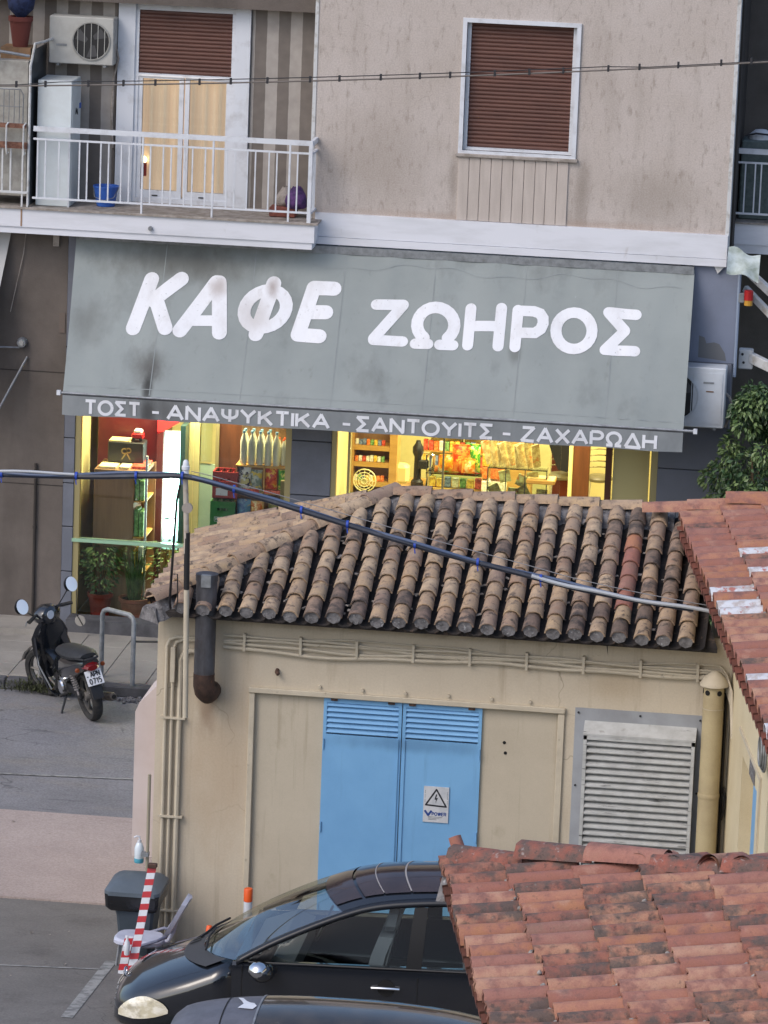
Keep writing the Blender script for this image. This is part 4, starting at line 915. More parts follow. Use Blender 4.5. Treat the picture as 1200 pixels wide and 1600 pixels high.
# ------------------------------------------------------------------ red-tiled annexe on the right
H = thing('red_roof_annexe', 'cream annexe with blue shutters under red barrel tiles patched with white paint', 'house', (6, -16, 0))
eA = Vector((4.41, -11.62, 4.69)); eD = Vector((.1521, -.9884, 0)); eU = Vector((.9884, .1521, 0)); RISE = .17
upH = (eU + Vector((0, 0, RISE))).normalized(); nH = Vector((-upH.z * eU.x, -upH.z * eU.y, eU.length * upH.dot(eU))).normalized()
def hp(t, a, z): return eA * 0 + Vector((eA.x, eA.y, 0)) + eD * t + eU * a + Vector((0, 0, z))
def wallbox(mb, t0, t1, a0, a1, z0, z1):
    vs = [hp(t, a, z) for z in (z0, z1) for a in (a0, a1) for t in (t0, t1)]
    return mb.add(vs, [(0, 1, 3, 2), (4, 6, 7, 5), (0, 4, 5, 1), (2, 3, 7, 6), (0, 2, 6, 4), (1, 5, 7, 3)])
m = MB(); WA = .44
wallbox(m, -.1, 3.45, WA, WA + .4, 0, 4.66); wallbox(m, 4.80, 5.66, WA, WA + .4, 0, 4.66); wallbox(m, 3.45, 4.80, WA, WA + .4, 2.98, 4.66); wallbox(m, 3.45, 4.8, WA, WA + .4, 0, .9)
wallbox(m, 5.66, 7.0, WA, WA + .4, 3.14, 4.66); wallbox(m, 7.0, 11, WA, WA + .4, 0, 4.66)
m.build('wall', M_creamL, H)
w1 = wallbox(MB(), 3.45, 4.8, WA + .16, WA + .18, .9, 2.98).build('window', M_cream3, H)
for k in range(9):
    wallbox(MB(), 4.0 + k * .088, 4.0 + k * .088 + .076, WA + .06, WA + .09, .9, 2.97).build('shutter_board', M_blue, w1)
w2 = wallbox(MB(), 5.66, 7.0, WA + .16, WA + .18, .9, 3.14).build('window', M_cream3, H)
for k in range(9):
    wallbox(MB(), 5.72 + k * .12, 5.72 + k * .12 + .105, WA + .04, WA + .07, .9, 3.13).build('shutter_board', M_blue, w2)
m = MB(); wallbox(m, 3.2, 5.16, WA - .02, WA + .0, 3.17, 3.21); wallbox(m, 5.1, 5.16, WA - .02, WA + .0, .3, 3.17); m.build('window_trim', M_cream2, H)
wallbox(MB(), 4.18, 4.62, WA - .012, WA - .002, 2.99, 3.16).build('grey_patch', M_mort, H)
for k, r in enumerate((.16, .135, .11)):
    pts = [hp(5.62 + .02 * k + r * 1.2 * math.cos(a * .3927), WA - .05 - .02 * k, 3.62 + r * 1.3 * math.sin(a * .3927)) for a in range(16)]
    MB().tube(pts, .014, 6, closed=True).build('cable_coil', M_galv, H, True)
m = MB()
m.add([hp(.35, .0, 4.66), hp(12, .0, 4.66), hp(12, 4.2, 4.66 + 4.2 * RISE), hp(.35, 4.2, 4.66 + 4.2 * RISE), hp(.35, 0, 4.62), hp(12, 0, 4.62), hp(12, 4.2, 4.60 + 4.2 * RISE), hp(.35, 4.2, 4.60 + 4.2 * RISE)],
      [(0, 1, 2, 3), (7, 6, 5, 4), (0, 4, 5, 1), (3, 2, 6, 7), (0, 3, 7, 4), (1, 5, 6, 2)])
roofH = m.build('roof', mat('red_deck', srgb(120, 70, 60), srgb(90, 60, 54), 9, rough=.95), H)
tr = [cover_tile('tile', [M_red, M_mort], .50, .126 + .003 * i, .110, .016, 7, chip=.002 * i, hz=1.05) for i in range(3)]
trs = [cover_tile('tile', [M_redd, M_mort], .50, .129, .112, .015, 7, chip=.004)]
trp = cover_tile('tile', [M_redp, M_mort], .50, .131, .113, .015, 7)
SPH = .288; pans = MB(); EXH = .44
painted = {(10, 1): 1, (12, 0): 1, (14, 0): 1, (15, 0): 1, (20, 1): 1, (22, 1): 1, (24, 0): 1, (7, 1): 1, (27, 1): 1, (30, 0): 1, (5, 2): 1}
for i in range(37):
    t = .62 + i * SPH
    for k in range(4):
        if t < 3 and k > 2: continue
        a = -.03 + k * EXH + random.uniform(-.012, .012)
        P0 = eA + eD * t + upH * a + nH * (.035 + .010 * (k % 2))
        me = trp if painted.get((i, k)) else (random.choice(tr) if random.random() > .10 else trs[0])
        inst('tile', me, rot_jit(frame_of(P0, upH - nH * .05, nH), 1.0, .004), roofH)
    tp = t + SPH / 2
    a, b = eA + eD * tp - eU * .06 - Vector((0, 0, .02)), eA + eD * tp + upH * 1.9
    pan_strip(pans, a - nH * .03, b - nH * .03, -eD, nH, .115)
pans.build('pan_tile', mat('red_pan', srgb(120, 72, 62), srgb(80, 54, 48), 8, rough=.95), roofH, True, kind='stuff')
# mortar lumps and white sealant between the first and second course
def lump(mb, p, s, rnd):
    rings = []
    for q, h in ((.5, -.8), (1.0, -.1), (.8, .55), (.25, .85)):
        rings.append([p + Vector((s * q * math.cos(j * 1.047) * rnd.uniform(.75, 1.25), s * q * math.sin(j * 1.047) * rnd.uniform(.75, 1.25), s * h * rnd.uniform(.8, 1.2))) for j in range(6)])
    mb.loft(rings)
rnd = random.Random(3); mb = MB()
for i in range(36):
    t = .10 + i * SPH
    for kk, amt in ((1, .95), (2, .5), (3, .5)):
        for q in range(2):
            if rnd.random() < amt * .8:
                lump(mb, eA + eD * (t + .14 + rnd.uniform(-.06, .06)) + upH * (kk * EXH - .03 + rnd.uniform(-.02, .03)) + nH * (.06 + rnd.uniform(0, .03)), rnd.uniform(.02, .045), rnd)
mb.build('mortar_lump', M_mortw, roofH, 60, kind='stuff')
mb = MB(); bed(mb, (4.45, RY0 - .02, RZ - .02), hp(.3, 1.9, 4.64 + 1.9 * RISE), .16, .08, 30, 8); mb.build('mortar_bed', M_mort, roofH)
rc = cover_tile('tile', [M_red, M_mort], .56, .125, .11, .016, 8, 165)
for k, (x, z, s) in enumerate(((4.62, 4.82, 1), (5.09, 4.88, 1), (5.56, 4.96, 1.12), (6.1, 5.06, 1.12))):
    Mx = frame_of((x, RY0 - .22, z), Vector((-1, -.04, -.06 if k < 2 else -.02)), (0, 0, 1)) @ Matrix.Scale(s, 4)
    inst('ridge_tile', rc, Mx, roofH)
# ------------------------------------------------------------------ nearest roof, bottom right
F = thing('near_house', 'weathered red barrel tile roof with lichen-covered ridge in front of the parked cars', 'house', (7, -31, 0))
fA = Vector((3.65, -26.99, 5.13)); fD = Vector((.2, -.98, 0)).normalized(); fU = Vector((.98, .2, 0)).normalized(); FR = .176
upF = (fU + Vector((0, 0, FR))).normalized(); nF = Vector((-upF.z * fU.x, -upF.z * fU.y, upF.dot(fU))).normalized()
def fp(b, a, z=None): return Vector((fA.x, fA.y, 0)) + fD * b + fU * a + Vector((0, 0, (5.13 + FR * a) if z is None else z))
m = MB(); q = [fp(.45, .35, 0), fp(7, .35, 0), fp(7, 6, 0), fp(1.9, 6, 0)]
m.prism(q[::-1], (0, 0, 5.15)); m.build('wall', M_creamL, F)
ct, cb = fp(0, 0), fp(7.5, 0)
m = MB(); R1, R2, R3, R4 = fp(.05, .05), fp(7, .05), fp(7, 4.6), fp(3.1, 4.6)
m.add([R1 - Vector((0, 0, .02)), R2 - Vector((0, 0, .02)), R3 - Vector((0, 0, .02)), R4 - Vector((0, 0, .02)), R1 - Vector((0, 0, .07)), R2 - Vector((0, 0, .07)), R3 - Vector((0, 0, .07)), R4 - Vector((0, 0, .07))],
      [(0, 1, 2, 3), (7, 6, 5, 4), (0, 4, 5, 1), (3, 2, 6, 7), (0, 3, 7, 4), (1, 5, 6, 2)])
# far slope falling away behind the ridge
cdir = (R4 - R1).normalized(); away = Vector((-cdir.y, cdir.x, 0)).normalized()
m.add([R1, R4, R4 + away * 1.6 - Vector((0, 0, .55)), R1 + away * .1 - Vector((0, 0, .05))], [(0, 1, 2, 3)])
roofF = m.build('roof', M_pan, F)
tf = [cover_tile('tile', [M_red, M_mort], .52, .106 + .003 * i, .092 + .002 * i, .017, 8, chip=.004 * i, hz=1.22) for i in range(3)]
tfs = [cover_tile('tile', [M_redd, M_mort], .52, .110, .096, .017, 8, chip=.006, hz=1.22) for _ in range(1)]
EXF = .455; SPF = .243; pans = MB(); rnd = random.Random(11); mb = MB()
for i in range(24):
    b = .12 + i * SPF
    amax = min(3.6, 1.36 * b + .05)
    k = 0
    while True:
        a = -.03 + k * EXF
        if a > amax - .1: break
        P0 = fA + fD * b + upF * (a + rnd.uniform(-.02, .02)) + nF * (.05 + .006 * (k % 2))
        cluster = math.sin(b * 2.1 + k * 1.7) + math.sin(b * 5.3 - k * .9)
        me = tfs[0] if (cluster > .45 or rnd.random() < .15) else rnd.choice(tf)
        inst('tile', me, rot_jit(frame_of(P0, upF - nF * (.07 if k == 0 else .05), nF), 1.6, .006), roofF)
        if k > 0 and i < 24:
            for q in range(2):
                if rnd.random() < .85: lump(mb, P0 + fD * (.11 + rnd.uniform(-.03, .03)) + nF * rnd.uniform(.01, .055) - upF * rnd.uniform(-.01, .03), rnd.uniform(.010, .026), rnd)
        k += 1
        if k > 8: break
    bp = b + SPF / 2
    pan_strip(pans, fA + fD * bp - upF * .05 - nF * .03, fA + fD * bp + upF * min(3.8, 1.36 * bp) - nF * .03, -fD, nF, .095)
pans.build('pan_tile', mat('red_pan_dark', srgb(104, 66, 58), srgb(70, 50, 46), 8, rough=.95), roofF, True, kind='stuff')
mb.build('mortar_lump', M_mortw, roofF, 60, kind='stuff')
mb = MB(); bed(mb, R1 + Vector((0, 0, -.04)), R4 + Vector((0, 0, -.02)), .24, .15, 80, 5); mb.build('mortar_bed', M_mort, roofF)
rt = [cover_tile('tile', [M_redr, M_mort], .62, .135, .115, .018, 9, 165, chip=.006), cover_tile('tile', [M_red, M_mort], .62, .135, .115, .018, 9, 165)]
n = 8
for k in range(n):
    p = R1 + cdir * (k * .56 + .02) + Vector((0, 0, .11 + (.05 if k in (1, 2) else 0)))
    inst('ridge_tile', rt[1] if k == 2 else rt[0], rot_jit(frame_of(p, cdir - Vector((0, 0, .05)), (0, 0, 1)), 2.5, .01), roofF)
# heads of the tiles on the far slope
for k in range(12):
    p = R1 + cdir * (1.35 + k * .27 + rnd.uniform(-.04, .04)) + away * (.42) + Vector((0, 0, .0 + rnd.uniform(0, .03)))
    inst('tile', rnd.choice(tf + tfs), rot_jit(frame_of(p, -away * .96 + Vector((0, 0, .22)), (0, 0, 1)), 5, .01), roofF)
# loose tile shard standing at the ridge end
inst('broken_tile', tf[0], Matrix.Translation(R1 + Vector((.10, .0, .02))) @ Matrix.Rotation(R(-24), 4, 'Y') @ Matrix.Rotation(R(70), 4, 'X') @ Matrix.Rotation(R(35), 4, 'Y') @ Matrix.Scale(.55, 4), roofF)
# ------------------------------------------------------------------ helpers for street things
def add_head_prof(): pass
# air conditioners -------------------------------------------------------------
def ac_unit(loc, w, h, d, label, body, fan_x, side, group='air conditioner units'):
    t = thing('air_conditioner', label, 'air conditioner', loc, group)
    x0, y0, z0 = loc
    bd = MB().bbox(x0, x0 + w, y0, y0 + d, z0, z0 + h, .012).build('casing', body, t)
    cx, cz, r = x0 + fan_x, z0 + h * .5, h * .40
    MB().lathe([(r, -.004), (r, .0)], (cx, y0, cz), 28, 'y').build('fan_opening', M_blk, t)
    fb = MB()
    for k in range(3):
        a = k * 2.094 + .5
        fb.add([(cx + math.cos(a) * .05, y0 - .006, cz + math.sin(a) * .05), (cx + math.cos(a - .25) * r * .9, y0 - .006, cz + math.sin(a - .25) * r * .9), (cx + math.cos(a + .45) * r * .85, y0 - .010, cz + math.sin(a + .45) * r * .85), (cx + math.cos(a + .8) * r * .3, y0 - .008, cz + math.sin(a + .8) * r * .3)], [(3, 2, 1, 0)])
    fb.build('fan_blade', mat('fan_grey', srgb(70, 70, 72), rough=.6), t)
    g = MB()
    for rr in (r, r * .98): g.tube([(cx + rr * math.cos(k * .2244), y0 - .012, cz + rr * math.sin(k * .2244)) for k in range(28)], .008, 5, closed=True)
    for k in range(-2, 3):
        xx = k * r * .36; hh = math.sqrt(max(r * r - xx * xx, 0)); g.box(cx + xx - .004, cx + xx + .004, y0 - .016, y0 - .01, cz - hh, cz + hh)
    g.build('fan_grille', body, t)
    for xx in (x0 + .1, x0 + w - .14): MB().box(xx, xx + .04, y0 + .02, y0 + d, z0 - .03, z0).build('bracket', M_galv, t)
    return t
a1 = ac_unit((-4.88, .28, 7.725), .87, .63, .3, 'beige outdoor AC unit hanging high on the striped balcony wall', M_acg, .57, 0)
MB().box(-4.78, -4.64, .272, .279, 7.96, 7.99).build('badge', M_metal, a1)
MB().tube([(-4.02, .45, 8.0), (-3.98, .5, 7.8), (-4.04, .52, 7.55), (-4.06, .55, 7.0), (-4.04, .55, 6.6)], .018, 6).build('pipe_lagging', M_sill, a1, True)
a2 = ac_unit((3.52, -.42, 3.47), .83, .80, .34, 'white outdoor AC unit beside the grey awning above the bush', M_acw, .16, 0)
MB().box(3.93, 4.31, -.43, -.42, 3.53, 4.20).build('front_panel', M_acw, a2)
MB().box(4.06, 4.2, -.436, -.43, 4.06, 4.085).build('maker_badge', M_galv, a2)
MB().box(4.10, 4.2, -.436, -.43, 3.95, 3.965).build('warning_label', mat('brown_label', srgb(120, 92, 70)), a2)
MB().tube([(4.35, -.2, 3.9), (4.40, -.22, 3.86), (4.44, -.2, 3.76), (4.41, -.2, 3.6), (4.36, -.16, 3.45)], .02, 7).build('pipe_lagging', M_sill, a2, True)
# white wardrobe cabinet on the balcony ---------------------------------------
t = thing('balcony_cabinet', 'tall white metal cabinet standing behind the balcony railing under the AC unit', 'cabinet', (-4.75, .1, 5.89))
MB().bbox(-4.91, -4.45, -.26, .34, 5.89, 7.56, .008).build('cabinet_body', M_fridgeW, t)
MB().box(-4.445, -4.44, -.24, .32, 5.95, 7.52).build('door', M_fridgeW, t)
MB().box(-4.44, -4.425, .22, .28, 7.15, 7.22).build('handle', M_blueplastic, t)
MB().tube([(-4.438, -.05, 7.10), (-4.436, -.02, 7.18), (-4.436, .03, 7.1), (-4.436, .06, 7.16), (-4.436, .1, 7.08)], .006, 5).build('scribble', M_joint, t)
t = thing('old_refrigerator', 'old white refrigerator with wire rack behind the rusty balcony rail', 'refrigerator', (-5.5, 0, 5.89))
MB().bbox(-5.9, -5.03, -.28, .3, 6.0, 7.80, .01).build('body', mat('old_white', srgb(170, 168, 162), srgb(140, 136, 130), 6, .4, .7, .6), t)
m = MB()
for x in (-5.55, -5.48, -5.41, -5.34, -5.27, -5.2, -5.13): m.tube([(x, -.36, 6.95), (x, -.36, 7.42)], .005, 4)
m.tube([(-5.7, -.36, 7.43), (-5.12, -.36, 7.43), (-5.08, -.36, 7.36), (-5.08, -.36, 6.9)], .009, 5); m.tube([(-5.7, -.36, 7.2), (-5.09, -.36, 7.2)], .005, 4)
m.build('wire_rack', M_galv, t)
t = thing('sheet_canopy', 'pale corrugated sheet hanging at the top left balcony corner', 'canopy', (-5.5, -.45, 8.2))
m = MB(); m.grid(lambda u, v: (-6.0 + u * (.70 - .28 * (1 - v)), -.52 + .012 * math.sin(v * 90), 7.98 + .9 * v), 4, 90); m.build('sheet', mat('grey_sheet', srgb(150, 150, 150), rough=.7), t, 'all')
MB().tube([(-6, -.5, 8.0), (-5.3, -.5, 7.93), (-5.0, -.4, 7.88)], .02, 8).build('canopy_bar', M_metal, t, True)
t = thing('flower_pot', 'red-brown flower pot on the refrigerator at the top left corner', 'flower pot', (-5.2, 0, 7.95), 'flower pots')
MB().box(-5.45, -5.05, -.1, .3, 7.8, 7.95).build('crate_base', M_wood, t)
MB().lathe([(.10, 0), (.15, .34), (.165, .34), (.165, .40), (.14, .40), (.13, .36)], (-5.22, .05, 7.95), 18).build('pot', mat('old_pot', srgb(112, 56, 48), rough=.8), t, True)
MB().lathe([(.05, .38), (.17, .5), (.19, .62), (.13, .74)], (-5.22, .05, 7.95), 12).build('plant_cover', mat('navy_net', srgb(40, 52, 88), srgb(24, 30, 54), 20, rough=.9), t, True)
t = thing('bucket', 'bright blue plastic bucket on the balcony floor beside the white cabinet', 'bucket', (-4.02, .05, 5.89))
MB().lathe([(.12, 0), (.165, .25), (.175, .25), (.175, .27), (.155, .27), (.12, .03)], (-4.02, .05, 5.89), 20).build('tub', M_blueplastic, t, True)
MB().tube([(-4.19, .05, 6.13), (-4.15, -.08, 6.02), (-4.02, -.13, 5.98), (-3.89, -.08, 6.02), (-3.85, .05, 6.13)], .005, 5).build('bucket_handle', M_galv, t)
t = thing('plastic_crate', 'red-brown crate on the balcony floor by the end post', 'crate', (-1.6, .0, 5.89))
MB().bbox(-1.80, -1.45, -.1, .15, 5.89, 6.02, .01).build('tub', mat('brown_crate', srgb(128, 72, 60), srgb(96, 54, 46), 20), t)
for nm, lab, c, x, z, r, mm in (('cloth_bundle', 'purple cloth bundle in the corner of the balcony railing', 'bundle', -1.46, 6.13, .15, M_purple), ('shopping_bag', 'beige bag leaning behind the purple bundle', 'bag', -1.62, 6.12, .13, M_sill),):
    m = MB(); rr = random.Random(4)
    prof = [(r * .2, -r * .9), (r * .9, -r * .75), (r, -.2 * r), (r * .85, .4 * r), (r * .45, .9 * r), (r * .3, 1.1 * r)]
    m.lathe(prof, (x, .0 if c == 'bundle' else .12, z), 12)
    m.v = [(a + rr.uniform(-.015, .015), b + rr.uniform(-.015, .015), c_ + rr.uniform(-.012, .012)) for a, b, c_ in m.v]
    o = m.build(nm, mm, None, 'all'); o['label'] = lab; o['category'] = c
t = thing('covered_barbecue', 'grey-green covered box behind the right-hand balcony railing', 'covered box', (4.7, 1.5, 6.02))
MB().bbox(4.32, 4.72, 1.15, 1.6, 6.02, 7.08, .02).build('cover', mat('greengrey_cover', srgb(96, 108, 108), srgb(80, 92, 92), 14, rough=.8), t)
MB().tube([(4.36, 1.2, 7.13), (4.5, 1.2, 7.17), (4.66, 1.2, 7.16), (4.70, 1.2, 7.10)], .014, 6).build('handle', M_joint, t)
MB().lathe([(.16, 0), (.15, .06), (.08, .12), (.01, .13)], (4.56, 1.38, 7.08), 14).build('white_lid', M_white, t, True)
# overhead service line -------------------------------------------------------
t = thing('telephone_line', 'thin twin telephone wire crossing in front of the upper floor', 'cable', (0, -6, 8.4))
def wz(x): return 8.19 + (x + 4.22) * .058 + .0028 * (x + 4.22) ** 2
m = MB(); m.tube([(x * .5, -6, wz(x * .5) - .012) for x in range(-16, 18)], .010, 5); m.build('wire', mat('wire_grey', srgb(112, 106, 102), rough=.8), t, True)
m = MB(); m.tube([(x * .5, -6, wz(x * .5) + .03 - .03 * (abs(x * .5 + .2) > 3.6)) for x in range(-16, 18)], .006, 5); m.build('support_wire', M_joint, t, True)
for k in range(22):
    x = -4.5 + k * .44 + .05 * math.sin(k * 2.3)
    MB().box(x - .012, x + .012, -6.018, -5.982, wz(x) - .03, wz(x) + .045).build('wire_clip', M_joint, t)
# thick cable bundle over the roof
t = thing('service_cable', 'thick black power cable bundle with blue ties sagging over the tan roof', 'cable', (0, -14.25, 5.2))
CP = [(-6, 5.10), (-3.4, 5.19), (-2.43, 5.22), (-1.5, 5.255), (-.9, 5.30), (-.43, 5.315), (.2, 5.17), (.77, 5.03), (1.5, 4.85), (2.24, 4.68), (3.0, 4.53), (3.56, 4.42), (4.1, 4.345), (4.54, 4.30), (4.95, 4.262), (5.03, 4.255)]
def smooth(cp, n=5):
    out = []
    for i in range(len(cp) - 1):
        p0 = cp[max(i - 1, 0)]; p1 = cp[i]; p2 = cp[i + 1]; p3 = cp[min(i + 2, len(cp) - 1)]
        for k in range(n):
            s = k / n
            out.append(tuple(.5 * ((2 * p1[j]) + (-p0[j] + p2[j]) * s + (2 * p0[j] - 5 * p1[j] + 4 * p2[j] - p3[j]) * s * s + (-p0[j] + 3 * p1[j] - 3 * p2[j] + p3[j]) * s ** 3) for j in range(len(p1))))
    out.append(tuple(cp[-1])); return out
cp = smooth(CP, 6)
cy = lambda x: -14.25
MB().tube([(x, cy(x), z) for x, z in cp if x < 4.8], .030, 8).build('power_cable', M_cable, t, True)
MB().tube([(x, cy(x) - .03 * math.cos(x * 3), z + .022 + .012 * math.sin(x * 4)) for x, z in cp if x < 4.7], .017, 7).build('power_cable', mat('cable_blue_grey', srgb(74, 88, 116), rough=.35), t, True)
MB().tube([(x, cy(x) - .025, z + (.035 if x < -.5 else .012) + .01 * math.sin(x * 7)) for x, z in cp if x < -.9 or x > 1.6], .013, 7).build('grey_cable', M_cablew, t, True) if False else None
MB().tube([(x, -14.28, z + .036 + .01 * math.sin(x * 5)) for x, z in cp if x < -1.6], .015, 7).build('grey_cable', M_cablew, t, True)
MB().tube([(x, -14.28, z + .014 + .006 * math.sin(x * 7)) for x, z in cp if x > 3.0], .020, 7).build('grey_cable', M_cablew, t, True)
MB().tube([(x, -14.24, z + .06 + .05 * math.sin(max(0, min(1, (x + .43) / 5.3)) * math.pi)) for x, z in cp if x > -.5], .0045, 5).build('stay_wire', mat('stay', srgb(130, 130, 134), rough=.6), t, True)
for x in (-1.62, -1.0, -.52, .02, .72, 1.2, 1.9, 2.55, 3.2, -2.4, -3.1):
    for i in range(len(cp) - 1):
        if cp[i][0] <= x <= cp[i + 1][0]: z = cp[i][1] + (cp[i + 1][1] - cp[i][1]) * (x - cp[i][0]) / (cp[i + 1][0] - cp[i][0] + 1e-9)
    MB().lathe([(.042, -.012), (.042, .012)], (x, -14.255, z + .008), 10, 'x').tube([(x, -14.29, z - .03), (x + .01, -14.30, z - .075)], .006, 5).build('cable_tie', M_tie, t, True)
t = thing('service_mast', 'slim vertical conduit mast with white insulator carrying the cable at the house corner', 'mast', (-.46, -14.2, 2.7))
MB().tube([(-.50, -14.18, 5.28), (-.49, -14.18, 5.1), (-.465, -14.18, 4.5)], .028, 10).build('mast_top', mat('pale_pole', srgb(176, 168, 158), srgb(140, 120, 104), 9, .5, .7), t, True)
MB().tube([(-.465, -14.18, 4.72), (-.455, -14.18, 4.12)], .0305, 10).build('burnt_section', M_blk, t, True)
MB().tube([(-.455, -14.18, 4.14), (-.43, -14.18, 2.76)], .0285, 10).build('conduit_pipe', M_cream2, t, True)
MB().lathe([(.022, -.05), (.034, -.04), (.034, 0), (.028, .01), (.042, .02), (.042, .055), (.032, .06), (.03, .10), (.014, .12)], (-.50, -14.18, 5.36), 14).build('insulator', M_white, t, True)
MB().lathe([(.055, -.02), (.055, .02)], (-.47, -14.19, 4.98), 14, 'y').build('clamp_disc', mat('clamp', srgb(150, 142, 136), rough=.7), t, True)
MB().tube([(-.55, -14.2, 5.22), (-.58, -14.2, 5.05), (-.60, -14.2, 4.6), (-.625, -14.2, 3.98), (-.62, -14.15, 3.9)], .014, 7).build('drop_cable', M_blk, t, True)
MB().tube([(-.58, -14.2, 4.86), (-.70, -14.2, 4.855)], .010, 6).tube([(-.61, -14.2, 4.28), (-.55, -14.2, 4.28), (-.54, -14.2, 4.0), (-.56, -14.2, 3.88)], .007, 5).build('tie_wire', M_blk, t)
# ------------------------------------------------------------------ shop interior
def area(name, loc, size, energy, col, rot=(0, 0, 0), parent=None):
    l = bpy.data.lights.new(name, 'AREA'); l.shape = 'RECTANGLE'; l.size, l.size_y = size; l.energy = energy; l.color = col
    o = bpy.data.objects.new(name, l); COL.objects.link(o); o.rotation_euler = rot
    if parent: attach(o, parent, Matrix.Translation(loc) @ Matrix.Rotation(rot[0], 4, 'X') @ Matrix.Rotation(rot[1], 4, 'Y'))
    else: o.location = loc
    return o
M_lamp = emis('lamp_panel', (1.0, .9, .6, 1), 4)
for i, (x, y, e, w, lab) in enumerate(((-2.8, .75, 135, 1.6, 'long ceiling lamp behind the left shop window'), (.4, 1.8, 85, 1.6, 'ceiling lamp over the shop entrance'), (1.6, 4.2, 145, 1.8, 'ceiling lamp over the shop counter'), (1.0, 7.2, 150, 1.8, 'ceiling lamp at the back of the shop'))):
    t = thing('ceiling_lamp', lab, 'ceiling lamp', (x, y, 3.9), 'ceiling lamps in the shop')
    MB().box(x - w / 2, x + w / 2, y - .15, y + .15, 3.86, 3.94).build('housing', M_white, t)
    MB().box(x - w / 2 + .03, x + w / 2 - .03, y - .12, y + .12, 3.845, 3.859).build('diffuser', M_lamp, t)
    area('lamp_light', (x, y, 3.83), (w, .3), e, (1.0, .88, .52), parent=t)
# wooden cabinet with goods on its open side
t = thing('wooden_cabinet', 'tall brown wooden display cabinet inside the left shop window', 'cabinet', (-3.8, .7, .2))
MB().bbox(-4.15, -3.60, .4, 1.1, .2, 2.24, .008).build('cabinet_body', M_wood, t)
for z in (.8, 1.3, 1.8): MB().box(-3.60, -3.44, .42, 1.1, z, z + .02).build('shelf', M_woodl, t)
MB().box(-3.60, -3.42, 1.06, 1.1, .2, 2.24).box(-3.6, -3.44, .42, 1.1, 2.2, 2.24).build('side_frame', M_wood, t)
MB().box(-3.45, -3.42, .42, .45, .2, 2.45).build('white_rail', M_white, t)
rr = random.Random(5)
def packets(parent, name, x0, x1, y, z, w, h, d, cols, mats, gap=.01):
    x = x0; k = 0
    while x + w <= x1:
        hh = h * rr.uniform(.85, 1.05)
        MB().bbox(x, x + w, y, y + d, z, z + hh, .006).build(name, rr.choice(mats), parent); x += w + gap; k += 1
M_pk = [mat('pack_%s' % n, srgb(*c), srgb(min(255, c[0] + 50), min(255, c[1] + 50), min(255, c[2] + 50)), 30, .45, .55, .5) for n, c in (('red', (190, 60, 40)), ('white', (226, 220, 200)), ('yellow', (220, 170, 50)), ('blue', (90, 110, 150)), ('orange', (226, 110, 40)), ('green', (90, 140, 70)))]
for z, q in ((1.82, .3), (1.32, .36), (.82, .36)):
    packets(t, 'packet', -3.595, -3.45, .45, z, .06, q, .25, None, [M_pk[1], M_pk[2], M_pk[5]])
MB().box(-4.10, -3.86, .44, .80, 2.245, 2.27).box(-3.82, -3.68, .44, .7, 2.245, 2.275).build('paper_stack', mat('paper', srgb(236, 226, 180), rough=.8), t)
MB().box(-3.66, -3.46, .5, 1.0, 2.245, 2.28).build('carton', M_pk[0], t)
t = thing('black_box', 'black box with a gold emblem on top of the wooden cabinet', 'box', (-3.8, .8, 2.24))
MB().bbox(-4.03, -3.54, .72, 1.02, 2.28, 2.56, .01).build('carton', mat('carton_black', srgb(36, 36, 38), rough=.5), t)
MB().box(-4.02, -3.72, .74, 1.0, 2.561, 2.575).build('lid', mat('lid_cream', srgb(226, 208, 150), rough=.7), t)
mb = MB(); EM = lambda x, y, o: Vector((x, .715 - o, y))
for st in (arc(-3.80, 2.44, .035, .035, 0, 360, 12), arc(-3.74, 2.45, .03, .03, 0, 360, 12), [(-3.83, 2.33), (-3.77, 2.42), (-3.72, 2.33)]): stroke(mb, st, .009, EM, .002)
mb.build('gold_emblem', mat('gold_print', srgb(150, 130, 80), rough=.5), t)
t = thing('toy_truck', 'small red and white toy truck on the black box', 'toy', (-3.62, .85, 2.58))
MB().bbox(-3.72, -3.56, .78, .92, 2.60, 2.68, .015).build('body', M_redplastic, t); MB().bbox(-3.69, -3.58, .79, .91, 2.675, 2.73, .015).build('cab', M_white, t)
for x in (-3.69, -3.59): MB().lathe([(.022, .77), (.022, .785)], (x, 0, 2.60), 10, 'y').build('wheel', M_blk, t)
# drinks cooler with bright tube
t = thing('drinks_cooler', 'dark red drinks cooler with a glowing white tube along its glass door', 'cooler', (-3.7, 1.4, .2))
M_dred = mat('cooler_red', srgb(92, 22, 27), srgb(78, 18, 22), 2, rough=.4)
MB().bbox(-4.25, -3.42, 1.15, 1.9, .2, 2.98, .01).build('cabinet_body', M_dred, t)
MB().box(-3.42, -3.33, 1.10, 1.8, .2, 2.66).build('door_edge', mat('cooler_edge', srgb(92, 40, 40), rough=.4), t)
MB().box(-3.33, -3.08, 1.20, 1.24, 1.0, 2.66).build('lit_panel', emis('cool_panel', (.50, .90, .80, 1), .38), t)
MB().tube([(-3.19, 1.14, 1.22), (-3.19, 1.14, 2.58)], .040, 12).build('fluorescent_tube', emis('tube_light', (.9, 1, .97, 1), 9), t)
MB().box(-3.08, -3.01, 1.0, 1.3, .2, 2.78).build('teal_frame', mat('teal', srgb(40, 70, 72), rough=.4), t)
MB().prism([(-3.42, 1.1, 2.62), (-3.42, 1.1, 2.98), (-3.05, 1.1, 2.98), (-3.12, 1.1, 2.80)], (0, .15, 0)).build('lit_header', emis('red_header', (.85, .03, .03, 1), .8), t)
area('cooler_light', (-3.19, 1.05, 1.9), (.1, 1.3), 6, (.85, 1, .96), (R(90), 0, 0), t)
